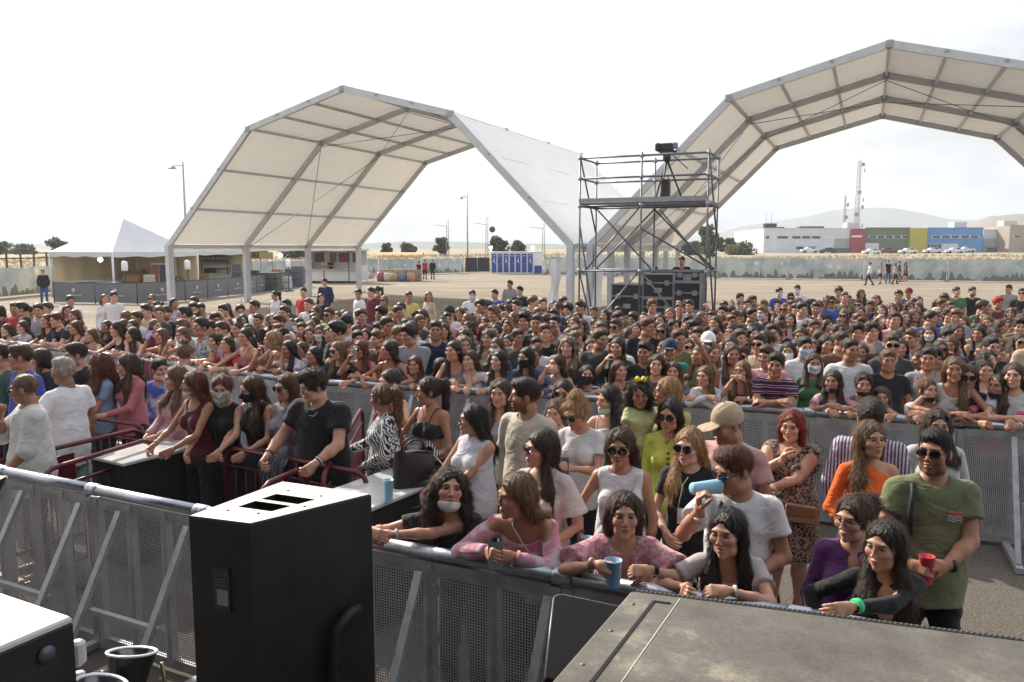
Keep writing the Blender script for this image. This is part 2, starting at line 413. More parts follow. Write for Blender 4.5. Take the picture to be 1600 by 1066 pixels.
    for q in (1, -1):
        a = shl[q]; l1, l2 = .268*s, .235*s
        t = np.array(tg[q], float) if tg[q] is not None else a+np.array([q*.045, -.04, -.49*s])
        v = t-a; d = np.linalg.norm(v); v = v/d; d = min(d, (l1+l2)*.992)
        hv = np.array(hint[q], float); pr = hv-v*(hv@v); pr /= max(np.linalg.norm(pr), 1e-6)
        ca = min(1, max(-1, (l1*l1+d*d-l2*l2)/(2*l1*d)))
        el = a+v*l1*ca+pr*l1*math.sqrt(1-ca*ca); wr = a+v*d
        ra, rb, rc = (.0375, .0295, .0205) if f else (.047, .038, .0265)
        bb = b**.8
        A = [cone(a, el, ra*s*bb, rb*s*bb, .04), cone(el, el+(wr-el)*.35, rb*s*bb, rb*1.02*s*bb, .02), cone(el+(wr-el)*.35, wr, rb*1.02*s*bb, rc*s*bb**.5, .02)]
        g.arms[q] = (a, el, wr, ra*s*bb, rb*s*bb); P += A
        i = 0 if q == 1 else 1
        fd = (wr-el)/np.linalg.norm(wr-el) if hdir[i] is None else np.array(hdir[i], float)/np.linalg.norm(hdir[i])
        pn = np.array(hpalm[i] if hpalm[i] is not None else (-q*.9, .1, -.3), float); pn = pn-fd*(pn@fd); pn /= max(np.linalg.norm(pn), 1e-6)
        wd = np.cross(fd, pn)*q            # towards the thumb
        if True:
            hsz = s*(.97 if f else 1.06); H = [cone(wr-fd*.03, wr+fd*.02*hsz, rc*s*bb**.5*.98, .022*hsz, .015)]
            cu = curl[i]
            for j, (off, ln) in enumerate(((.026, .94), (.0085, 1.04), (-.009, .97), (-.0255, .78))):
                kn_ = wr+fd*(.083-abs(off)*.15)*hsz+wd*off*hsz
                H.append(cone(wr+fd*.012*hsz+wd*off*.55*hsz, kn_, .0145*hsz, .0115*hsz, .014))
                p0 = kn_; ang = 0.12
                for m_, sg in enumerate((.040, .026, .020)):
                    ang += cu*(1.0, 1.15, .8)[m_]*(.85+.1*j)
                    dd = fd*math.cos(ang)+pn*math.sin(ang)+wd*off*1.5*(1-cu)
                    p1 = p0+dd*sg*ln*hsz; H.append(cone(p0, p1, (.0094, .0086, .0078)[m_]*hsz, (.0087, .0079, .0068)[m_]*hsz, .004)); p0 = p1
            tb = wr+fd*.022*hsz+wd*.02*hsz; t1 = tb+(fd*.62+wd*.62+pn*.35)*.042*hsz; t2 = t1+(fd*.8+wd*.25+pn*(.3+cu*.5))*.03*hsz; t3 = t2+(fd*.85+pn*(.3+cu*.6))*.022*hsz
            H += [cone(tb, t1, .0145*hsz, .0115*hsz, .012), cone(t1, t2, .0108*hsz, .0098*hsz, .004), cone(t2, t3, .0098*hsz, .0078*hsz, .004)]
            g.hands[q] = H
        setattr(g, 'wr%d' % i, wr); setattr(g, 'el%d' % i, el)
        g.__dict__['grip%d' % i] = wr+fd*.075*s+pn*.03*s
        g.__dict__['fd%d' % i] = fd; g.__dict__['pn%d' % i] = pn; g.__dict__['wd%d' % i] = wd
    g.body = P
    return g
def HP(g, p): return g.hc+g.Rh@(np.array(p, float)*g.hs)
def head_prims(g, jaw=1.0):
    hs, R = g.hs, g.Rh; fv = getattr(g, 'fv', np.zeros(8)); jaw = jaw*(1+.07*fv[0]); dz = .005*fv[1]; nl = .004*fv[2]; nw = 1+.18*fv[3]; lp = 1+.22*fv[4]; lw = getattr(g, 'smile', 0)
    E = lambda c, r, k=.02, op='+': ell(HP(g, c), np.array(r)*hs, R, k*hs, op)
    K = lambda a, b, ra, rb, k=.01, op='+': cone(HP(g, a), HP(g, b), ra*hs, rb*hs, k*hs, False, op)
    m = g.sex == 'm'; P = [E((0, .014, .03), (.073, .092, .086), .02), E((0, -.028, -.034), ((.054 if m else .051)*jaw, .06, .076), .03),
         E((0, -.070, -.095+dz), ((.021 if m else .015)*jaw, .018, .017), .03)]
    for q in (-1, 1):
        P += [E((q*(.042+.002*fv[5]), -.06-.004*lw, -.022+.006*lw), (.02+.003*fv[6], .02, .018), .03), E((q*(.043 if m else .036)*jaw, -.02, -.078), (.015, .03, .018), .035)]
    P += [K((-.04, -.077, .029), (.04, -.077, .029), .0095 if m else .007, .0095 if m else .007, .018)]
    for q in (-1, 1):
        P += [E((q*.031, -.1, .007), (.0195, .022, .0125), .012, '-')]
    P += [K((0, -.084, .018), (0, (-.1075 if m else -.1035)-nl, -.024-nl*.5), .0062*nw, (.0095 if m else .0085)*nw, .009), E((.0115, -.1, -.029), (.007, .009, .0065), .005), E((-.0115, -.097, -.029), (.007, .009, .0065), .005)]
    P += [E((0, -.0865, -.0535+.002*lw), (.021+.006*lw, .011, .0052*lp*(1-.2*lw)), .007), E((0, -.0855, -.0655-.004*lw), (.018+.004*lw, .0108, .006*lp), .007), E((0, -.099, -.0597-.001*lw), (.022+.004*lw, .009, .0014+.0042*lw), .003, '-')]
    for q in (-1, 1): P += [E((q*.0755, .012, -.006), (.008, .018, .03), .006)]
    return P
def head_colors(g, V, beard=0, lip=(.86, .58, .55)):
    q = (V-g.hc)@g.Rh/g.hs; C = np.ones((len(V), 4))
    x, y, z = q[:, 0], q[:, 1], q[:, 2]
    m = (np.abs(x) < .0235) & (y < -.075)
    lw = np.clip(1-np.maximum(np.abs(x)/.022, np.abs(z+.0595+.08*np.abs(x))/(.0115*np.sqrt(np.clip(1-(x/.0235)**2, 0, 1))+.001))**4, 0, 1)*m
    C[:, :3] = C[:, :3]*(1-lw[:, None])+np.array(lip)*lw[:, None]; m = lw > .3
    ml = np.exp(-((z+.0597)/.0016)**2)*(np.abs(x) < .022)*(y < -.075); C[:, :3] *= 1-.55*ml[:, None]
    ch = np.exp(-(((np.abs(x)-.043)/.016)**2+((z+.028)/.018)**2))*(y < -.03); C[:, :3] *= 1-ch[:, None]*np.array([.0, .14, .12])
    soc = np.exp(-(((np.abs(x)-.031)/.02)**2+((z-.008)/.013)**2))*(y < -.05); C[:, :3] *= 1-soc[:, None]*np.array([.08, .13, .12])
    if beard:
        bz = (z < -.03-.3*(np.abs(x) < .03)*(0)) & (y < .012) & ~m & ~((z > -.035) & (np.abs(x) < .03))
        f = beard*np.clip((-.034-z)/.018, 0, 1)*bz
        C[:, :3] = C[:, :3]*(1-f[:, None])+np.array([.24, .19, .17])*f[:, None]
    return C
def face_bits(g, eye=(.05, .03, .02), brow=(.03, .02, .015), lod=0):
    out = []
    for q in (-1, 1):
        c = HP(g, (q*.031, -.0695, .0065)); v, f, u = sph_arr(c, np.array([.0142, .0138, .0078])*g.hs, g.Rh, 12 if not lod else 8, 10 if not lod else 6)
        C = np.zeros((len(v), 4)); C[:, :3] = (.36, .33, .31)
        C[(u[:, 0]**2+(u[:, 2]*.56)**2 < .17) & (u[:, 1] < 0), :3] = eye; C[(u[:, 0]**2+(u[:, 2]*.56)**2 < .03) & (u[:, 1] < 0), :3] = (.01, .01, .01); out.append((v, f, C))
        w_ = [(-.016, -.002), (-.009, .0032), (0, .0048), (.009, .0036), (.0165, -.001)]
        pts = [HP(g, (q*.031+q*a, -.0852+abs(a)*.3, .0062+b)) for a, b in w_]
        v, f = tube_arr(pts, np.array([.0008, .0021, .0025, .0022, .0009])*g.hs, 5); C = np.zeros((len(v), 4)); C[:, :3] = brow; out.append((v, f, C))
        w_ = [(-.018, -.001), (-.009, .0022), (.002, .0042), (.012, .003), (.0215, -.002)]
        pts = [HP(g, (q*.032+q*a, -.0898+max(0, a+.006)*.5, .0262+b)) for a, b in w_]
        v, f = tube_arr(pts, np.array([.0014, .0021, .0021, .0017, .0009])*g.hs, 5); C = np.zeros((len(v), 4)); C[:, :3] = brow; out.append((v, f, C))
    return out
def teeth(g):
    v, f, u = sph_arr(HP(g, (0, -.0835, -.0605)), np.array([.018, .006, .0042])*g.hs, g.Rh, 10, 6); C = np.zeros((len(v), 4)); C[:, :3] = (.5, .48, .45); return v, f, C
def white(V): C = np.ones((len(V), 4)); return C
# --- hair
def hair_prims(g, style, length=.35, side='both', vol=1.0):
    hs, R = g.hs, g.Rh
    E = lambda c, r, k=.02, op='+': ell(HP(g, c), np.array(r)*hs, R, k*hs, op)
    P = []; cut = [E((0, -.114, -.03), (.062, .068, .122), .012, '-')]
    dn = np.array([0, 0, -1.])
    if style in ('short', 'quiff', 'buzz', 'curlyshort', 'fade'):
        if style == 'buzz': P = [E((0, .018, .036), (.0765, .096, .087), .01)]
        elif style == 'fade': P = [E((0, .018, .036), (.0765, .0955, .086), .01), E((0, -.004, .082), (.066, .084, .05), .015)]
        elif style == 'short': P = [E((0, .018, .04), (.08, .099, .088), .01), E((0, -.008, .088), (.067, .086, .045), .02)]
        elif style == 'quiff': P = [E((0, .018, .038), (.079, .098, .087), .01), E((0, -.022, .098), (.065, .078, .042), .02), E((.01, -.07, .085), (.05, .03, .03), .02)]
        else: P = [E((0, .016, .045), (.09, .106, .095), .01), E((0, -.02, .098), (.075, .088, .05), .02)]
        cut = [E((0, -.112, -.035), (.064, .072, .121), .01, '-'), E((.08, -.035, -.065), (.03, .055, .06), .012, '-'), E((-.08, -.035, -.065), (.03, .055, .06), .012, '-'),
               E((0, .03, -.115), (.12, .1, .065), .012, '-')]
        return P+cut
    if style in ('bun', 'pony', 'topknot'):
        P = [E((0, .02, .036), (.0795, .099, .089), .012)]+cut+[E((0, -.0, -.12), (.12, .085, .06), .01, '-')]
        if style == 'bun': P += [E((0, .04, .14), (.05*vol, .05*vol, .043*vol), .015)]
        elif style == 'topknot': P += [E((0, .1, .09), (.036*vol, .036*vol, .034*vol), .012)]
        else:
            a = HP(g, (0, .105, .06)); b = a+g.Rh@np.array([0, .05, .0]); c = a+g.Rh@np.array([0, .055, 0])+dn*length*.55; d = c+dn*length*.45
            P += [cone(a, b, .02, .032*vol, .015), cone(b, c, .034*vol, .036*vol, .02), cone(c, d, .036*vol, .012, .02)]
        return P
    # long styles
    t = vol; cap = [E((0, .018, .037), (.0795*(.6+.4*t), .099*(.6+.4*t), .0875*(.7+.3*t)), .015), E((0, .055, -.03), (.07*t, .052, .09), .03)]
    P += cap
    for q in (-1, 1):
        fr = side in ('both', 'front') or (side == 'left' and q == 1) or (side == 'right' and q == -1)
        a = HP(g, (q*.064, .012, .055)); b = HP(g, (q*.08*t, .012 if fr else .035, -.03)); c = HP(g, (q*.078*t, 0.0 if fr else .06, -.1))
        P += [cone(a, b, .02*hs, .02*hs*t, .03), cone(b, c, .02*hs*t, .022*hs*t, .03)]
        if length > .2:
            sh = g.ch+g.Rc@np.array([q*.085*t, -.115 if fr else .105, .09]); e = sh+g.Rc@np.array([q*.01, -.02 if fr else .01, 0])+dn*(length-.2)
            for o_, l_ in ((-.024, -.03), (0, .0), (.024, -.05)):
                ov = g.Rc@np.array([o_*t, .006 if o_ else -.004, 0]); P += [cone(c+ov*.4, sh+ov, .018*hs*t, .018*t, .02), cone(sh+ov, e+ov*1.2-np.array([0, 0, l_]), .018*t, .006*t, .014)]
    if side != 'front' or True:
        a = HP(g, (0, .075, -.02)); b = g.nb+g.Rc@np.array([0, .085, -.0]); e = b+g.Rc@np.array([0, .02, 0])+dn*max(.02, length-.16)
        P += [cone(a, b, .045*hs*t, .042*t, .04)]
        if side in ('both', 'back', 'left', 'right'): P += [cone(b, e, .04*t, .018*t, .04), cone(b+np.array([.04, 0, 0]), e+np.array([.035, 0, .015]), .03*t, .012*t, .02), cone(b-np.array([.04, 0, 0]), e-np.array([.035, 0, -.01]), .03*t, .012*t, .02)]
    return P+cut
def vnormals(V, F):
    n = np.cross(V[F[:, 2]]-V[F[:, 0]], V[F[:, 3]]-V[F[:, 1]]); N_ = np.zeros_like(V)
    for i in range(4): np.add.at(N_, F[:, i], n)
    return N_/np.maximum(np.linalg.norm(N_, axis=1), 1e-9)[:, None]
def strands(g, V, F, n, wd, seed, curly, short):
    r = np.random.RandomState(seed); Nn = vnormals(V, F); i = r.randint(0, len(V), n); P = V[i]; nn = Nn[i]
    k = P[:, 2] > -1; P, nn = P[k], nn[k]; n = len(P); ln = (r.uniform(.025, .05, n) if short else r.uniform(.05, .13, n))
    cr = HP(g, (0, .03, .13)); out = P-cr; d = np.stack([out[:, 0]*2.0, out[:, 1]*1.2, -.12-np.abs(out[:, 2])*1.5], 1) if not short else np.stack([out[:, 0]*.6, -.06+out[:, 1]*.3, -.03-np.abs(out[:, 2])*.3], 1)
    d[P[:, 2] < g.hc[2]-.02*g.hs] = (0, 0, -1) if not short else (0, .1, -1)
    d /= np.linalg.norm(d, axis=1)[:, None]; d = d+r.normal(0, .09+.3*min(1, curly), (n, 3)); d -= nn*(d*nn).sum(1)[:, None]; d /= np.maximum(np.linalg.norm(d, axis=1), 1e-6)[:, None]
    sd_ = np.cross(d, nn); lift = (r.uniform(.001, 1, n)**2*.010+.001)[:, None]; bend = r.normal(0, .12+.5*min(1, curly), n)[:, None]; Vs = []; K = 4
    for q in range(K):
        t = q/(K-1); c = P+d*(ln*(t-.3))[:, None]+nn*(lift*(1 if q else .2)-(t-.3)**2*ln[:, None]*.35)+sd_*bend*((t)**2*ln[:, None]); w_ = (wd*(.9 if q < K-1 else .15)*r.uniform(.6, 1.2, n))[:, None]
        Vs += [c-sd_*w_, c+sd_*w_]
    Vs = np.stack(Vs, 1); ql = ((Vs-g.hc)@g.Rh)/g.hs; bad = ((np.abs(ql[..., 0]) < .057) & (ql[..., 1] < -.058) & (ql[..., 2] < .088) & (ql[..., 2] > -.12)).any(1); Vs = Vs[~bad]; n = len(Vs); Vs = Vs.reshape(-1, 3); b = (np.arange(n)*2*K)[:, None]; F_ = np.concatenate([b+np.array([2*q, 2*q+1, 2*q+3, 2*q+2]) for q in range(K-1)])
    return Vs, F_
def hair_mesh(g, style, h, length=.35, side='both', vol=1.0, curly=0, seed=0, fly=0):
    P = hair_prims(g, style, length, side, vol); ph = seed*1.7
    def post(D, X, Y, Z):
        if curly: return D+curly*.011*wob(X, Y, Z, 75, ph)+curly*.006*wob(X, Y, Z, 140, ph+2)
        a = .0032 if style != 'buzz' else .001
        return D+a*np.sin(210*X+60*Y+5*np.sin(14*Z+ph))*np.sin(190*Y-50*X+4*np.sin(11*Z+ph))+.002*np.sin(38*X+ph+3*np.sin(9*Z))*np.sin(33*Y+ph)*(style != 'buzz')
    V, F = surf(P, h, post)
    parts = [(V, F, white(V))]
    if len(V) and style != 'buzz':
        n_, w_ = {700: (5200, .0010), 90: (1100, .0018)}.get(fly, (280, .003)); vs, fs = strands(g, V, F, n_ if style not in ('short', 'fade', 'quiff') else n_//2, w_, seed+9, curly, style in ('short', 'fade', 'quiff', 'curlyshort')); cs_ = np.ones((len(vs), 4)); cs_[:, :3] = np.repeat(np.random.RandomState(seed).uniform(.55, 2.3, len(vs)//8)**1.2, 8)[:, None]*np.array([1, .96, .9]); parts.append((vs, fs, cs_))
    if fly and len(V):
        r = np.random.RandomState(seed+3); ii = r.randint(0, len(V), fly); c0 = V.mean(0)
        vs = []; fs = []; b = 0
        for i in ii:
            p = V[i]; n = p-g.hc if p[2] > g.hc[2]-.1 else p-np.array([g.hc[0], g.hc[1], p[2]])
            n = n/max(np.linalg.norm(n), 1e-5); ln = r.uniform(.02, .055)*(1.3 if curly else 1)
            d = n*r.uniform(.1, .4)+np.array([0, 0, -.6 if p[2] < g.hc[2]+.06 else .15])+r.normal(0, .35, 3)
            sd_ = np.cross(d, n+.01); sd_ = sd_/max(np.linalg.norm(sd_), 1e-5)*.00045
            q = p-n*.004; cur = [q]
            for k in range(3):
                q = q+d/np.linalg.norm(d)*ln/3; d = d+np.array([0, 0, -.35])+r.normal(0, .25+.5*curly, 3); cur.append(q)
            for k, q in enumerate(cur): vs += [q-sd_*(1-k*.25), q+sd_*(1-k*.25)]
            for k in range(3): fs.append((b+2*k, b+2*k+1, b+2*k+3, b+2*k+2))
            b += 8
        vs = np.array(vs); parts.append((vs, np.array(fs), white(vs)))
    return cat(parts)
# --- clothes
def top_prims(g, kind, loose=.012):
    s, Rc, Rp, ch, b = g.s, g.Rc, g.Rp, g.ch, g.build
    P = [inflate(p, loose*(1 if i_ in (0, 1, 2, 4, 5) else .55)) if p['t'] == 'e' else inflate(p, min(loose*.5+.003, .011)) for i_, p in enumerate(g.torso)]
    if kind in ('tee', 'long', 'blouse', 'shirt', 'dress', 'sleeveless', 'half'):
        P.append(ell(g.ab+Rp@np.array([0, 0, -.03]), np.array([.142 if g.sex == 'f' else .152, .112, .21])*s*b+loose*.8, Rp, .06))
        P.append(cone(g.pel+Rp@np.array([0, -.012, .03*s]), g.pel+Rp@np.array([0, -.02, -.16*s]), .128*s*b+loose, .136*s*b+loose*1.5, .06))
    sl = {'tee': .55, 'long': 2, 'blouse': .75, 'shirt': 2, 'half': 1.15, 'offshoulder': 2, 'oneshoulder': 2}.get(kind, 0)
    if kind in ('hoodie', 'jacket'): sl = 2
    if sl:
        for q in (1, -1):
            if kind == 'oneshoulder' and q == 1: continue
            a, el, wr, ra, rb = g.arms[q]; fl = loose*.85+.005
            if sl <= 1: P.append(cone(a+(el-a)*.02, a+(el-a)*sl, ra+fl*.6, ra*.86+fl*(1.35 if kind != 'blouse' else 2.6), .035, True))
            else:
                P.append(cone(a, el, ra+fl*.8, rb+fl, .02)); e2 = el+(wr-el)*(min(sl-1, .93)); P.append(cone(el, e2, rb+fl, rb*.75+fl*.8, .02, True))
    return P
def top_mesh(g, kind, h, loose=.012, neck='crew', hem=-.1, seed=0, wr=1.0):
    s, Rc, Rp, ch, nb = g.s, g.Rc, g.Rp, g.ch, g.nb
    P = top_prims(g, kind, loose)
    C = lambda c, r, k=.012: ell(ch+Rc@(np.array(c)*s), np.array(r)*s, Rc, k, '-')
    if kind == 'dress':
        for q in (0,): P.append(cone(g.pel+np.array([0, 0, -.02]), g.pel+np.array([0, -.01, -.42*s]), .165*s*g.build, .2*s*g.build, .06, True))
    cuts = []
    if neck == 'crew': cuts += [C((0, -.02, .20), (.068, .082, .05))]
    if neck in ('v', 'deepv'): cuts += [C((0, -.02, .20), (.07, .082, .05)), ell(ch+Rc@(np.array([0, -.125, .13 if neck == 'v' else .10])*s), np.array([.036 if neck == 'v' else .05, .07, .10 if neck == 'v' else .125])*s, Rc, .012, '-')]
    if neck in ('scoop', 'tank'): cuts += [C((0, -.06, .20), (.088, .125, .10))]
    if neck == 'wide': cuts += [C((0, -.03, .21), (.135, .13, .085))]
    if kind in ('tank', 'sleeveless', 'strap', 'bra'):
        cuts += [C((.205 if g.sex == 'f' else .235, 0, .125), (.062, .13, .105)), C((-.205 if g.sex == 'f' else -.235, 0, .125), (.062, .13, .105))]
    if kind == 'oneshoulder': cuts += [C((.15, -.02, .2), (.13, .2, .09)), C((-.03, -.14, .08), (.035, .08, .022))]
    ztop = {'strap': .075, 'bra': .06}.get(kind)
    if kind == 'offshoulder': cuts += [C((0, -.03, .21), (.2, .2, .125))]
    zb = g.pel+Rp@np.array([0, 0, hem*s]); nh = Rp@np.array([0, 0, 1.]); zt = ch+Rc@np.array([0, 0, (ztop or 0)*s]); nc = Rc@np.array([0, 0, 1.])
    zb2 = ch+Rc@np.array([0, 0, -.075*s]); ph = seed*2.3
    def post(D, X, Y, Z):
        am = wr*min(1, loose/.013); D = D+.003*am*wob(X, Y, Z*1.3, 26, ph)+.0042*am*(.62-np.abs(np.sin(9*X+13*Z+1.8*np.sin(7*Z-6*X+ph)+ph)))+.0026*am*(.62-np.abs(np.sin(-14*X+9*Z+6*Y+2*np.sin(6*X+5*Z+ph))))
        if kind == 'dress': D = np.maximum(D, (g.pel[2]-.42*s)-Z)
        elif kind == 'bra': D = np.maximum(D, -((X-zb2[0])*nc[0]+(Y-zb2[1])*nc[1]+(Z-zb2[2])*nc[2]))
        else: D = np.maximum(D, -((X-zb[0])*nh[0]+(Y-zb[1])*nh[1]+(Z-zb[2])*nh[2]+.006*np.sin(30*X+ph)))
        if ztop is not None:
            pl = (X-zt[0])*nc[0]+(Y-zt[1])*nc[1]+(Z-zt[2])*nc[2]
            D = np.maximum(D, pl+(.25*np.abs(X-zt[0])-.02 if kind in ('strap', 'bra') else 0))
        return D
    V, F = surf(P+cuts, h, post)
    parts = [(V, F, white(V))]
    if kind in ('strap', 'bra'):
        for q in (-1, 1):
            pts = [ch+Rc@(np.array(p)*s) for p in ((q*.075, -.135, .045), (q*.088, -.105, .12), (q*.092, -.04, .185), (q*.09, .04, .185), (q*.08, .09, .1), (q*.07, .1, .03))]
            v, f = tube_arr(pts, [.006]*6, 6); parts.append((v, f, white(v)))
    if kind == 'shirt' or neck == 'collar':
        pts = []
        m = MB()
        for q in (-1, 1):
            a = [nb+Rc@(np.array(p)*s) for p in ((0, .062, .055), (q*.045, .045, .052), (q*.062, 0, .035), (q*.045, -.055, .01), (q*.018, -.078, -.02))]
            c_ = [nb+Rc@(np.array(p)*s) for p in ((0, .085, .015), (q*.065, .062, .015), (q*.088, -.005, .0), (q*.075, -.08, -.04), (q*.03, -.105, -.055))]
            m.add(a+c_, [(i, i+1, i+6, i+5) for i in range(4)], True)
        parts.append((np.array(m.v), np.array(m.f), white(m.v)))
    return cat(parts)
def bottom_mesh(g, kind, h, seed=0, loose=.012):
    P = [inflate(g.torso[0], loose)]
    ph = seed
    for lg in g.legs:
        a, b_, c_ = lg
        if kind == 'shorts': e = a['a']+(a['b']-a['a'])*.9; P.append(cone(a['a'], e, a['ra']+loose+.005, a['rb']+loose*2+.02, .03, True))
        elif kind == 'skirt': pass
        else:
            f = .8 if kind == 'wide' else .25
            P += [cone(a['a'], a['b'], a['ra']+loose, a['rb']+loose*(1+f), .03), cone(b_['a'], c_['b'], b_['ra']+loose*(1+f), c_['rb']+loose*(1+f*2.4), .03, True)]
    if kind == 'skirt': P.append(cone(g.pel, g.pel+np.array([0, 0, -.38*g.s]), .15*g.s*g.build, .19*g.s*g.build, .05, True))
    zt = g.pel+g.Rp@np.array([0, 0, .07*g.s]); n = g.Rp@np.array([0, 0, 1.])
    def post(D, X, Y, Z):
        D = D+.005*wob(X, Y, Z*1.6, 24, ph)
        return np.maximum(D, (X-zt[0])*n[0]+(Y-zt[1])*n[1]+(Z-zt[2])*n[2])
    V, F = surf(P, h, post); return V, F, white(V)
def shoe_mesh(g, i):
    p = g.feet[i][0]; V, F = surf([inflate(p, .014), cone(p['a']-np.array([0, 0, .02]), p['b']-np.array([0, 0, .012]), .03, .028, .02), cone(p['a'], p['a']+np.array([0, .0, .075]), .043, .043, .02, True)], .012)
    V[:, 2] = np.maximum(V[:, 2], .004); return npmesh('shoe', V, F)
def glasses_mesh(g, size=1.0, shape='round', up=0.0, clear=False):
    fr = MB(); ln = MB(); a_, b_ = (.0245*size, .0205*size)
    def Q(x, y, z): return HP(g, (x, y+up*.35, z+up)) if up == 0 else HP(g, (x*1.02, -.06+y*.0-(.0), z+up))
    for q in (-1, 1):
        ring = []
        for k in range(16):
            th = 2*PI*k/16; e = .75 if shape == 'square' else 1
            cx, cz = abs(math.cos(th))**e*math.copysign(1, math.cos(th)), abs(math.sin(th))**e*math.copysign(1, math.sin(th))
            x = q*.033+a_*cx; z = .004+b_*cz*(.8 if shape == 'square' else 1); y = -.103+abs(x)*.16
            ring.append(Q(x, y, z))
        c = Q(q*.033, -.1025+.0, .004)
        ln.add(ring+[c, ], [(k, (k+1) % 16, 16) for k in range(16)], True)
        fr.tube(ring+[ring[0]], [.0016 if clear else .0024]*17, 4, cap=False)
        fr.tube([Q(q*(.033+a_), -.097, .008), Q(q*.074, -.07, .01), Q(q*.08, .01, .006)], [.0028, .0025, .002], 4)
    fr.tube([Q(-.012, -.105, .008), Q(0, -.112, .01), Q(.012, -.105, .008)], [.0018]*3, 4)
    return fr, ln
def mask_mesh(g, h, chin=False, drop=0):
    P = [inflate(p, .007*g.hs) if p['op'] == '+' else p for p in head_prims(g)[:7]]
    P = [p for p in P if p['op'] == '+']+[cone(HP(g, (0, -.09, -.02)), HP(g, (0, -.112, -.045)), .012, .014, .03)]
    zt, zb = (-.008, -.115) if not chin else (-.062, -.125)
    def post(D, X, Y, Z):
        R = g.Rh; x, y, z = X-g.hc[0], Y-g.hc[1], Z-g.hc[2]
        ly = (x*R[0, 1]+y*R[1, 1]+z*R[2, 1])/g.hs; lz = (x*R[0, 2]+y*R[1, 2]+z*R[2, 2])/g.hs
        return np.maximum(np.maximum(np.maximum(D, (lz-zt)), zb-lz), ly+.02)
    V, F = surf(P, h, post)
    parts = [(V, F, white(V))]
    for q in (-1, 1):
        v, f = tube_arr([HP(g, (q*.058, -.045, -.03)), HP(g, (q*.072, -.015, -.015)), HP(g, (q*.081, .018, .0))], [.0018]*3, 4); parts.append((v, f, white(v)))
    return cat(parts)
def cap_mesh(g, h, back=False):
    E = lambda c, r, k=.015, op='+': ell(HP(g, c), np.array(r)*g.hs, g.Rh, k, op)
    sg = 1 if not back else -1
    V, F = surf([E((0, .018, .045), (.088, .106, .098)), E((0, -.03, -.06), (.12, .17, .09), .01, '-'), E((0, -.135*sg, .036), (.072, .085, .009), .008)], h)
    v2, f2, _ = sph_arr(HP(g, (0, .018, .143)), .008, g.Rh, 6, 4)
    return cat([(V, F, white(V)), (v2, f2, white(v2))])
def hat_strap(g, pts, r=.009):
    m = MB(); m.tube(pts, r, 6); return m
SKINS = {'light': (.53, .29, .2), 'fair': (.6, .35, .25), 'tan': (.4, .2, .125), 'olive': (.46, .25, .16), 'dark': (.26, .135, .085)}
HAIRC = {'dark': (.027, .016, .011), 'black': (.012, .01, .011), 'brown': (.06, .032, .018), 'light': (.14, .08, .042), 'blond': (.3, .19, .09), 'auburn': (.1, .03, .014), 'red': (.2, .025, .012), 'grey': (.32, .31, .3), 'scarlet': (.4, .01, .015)}
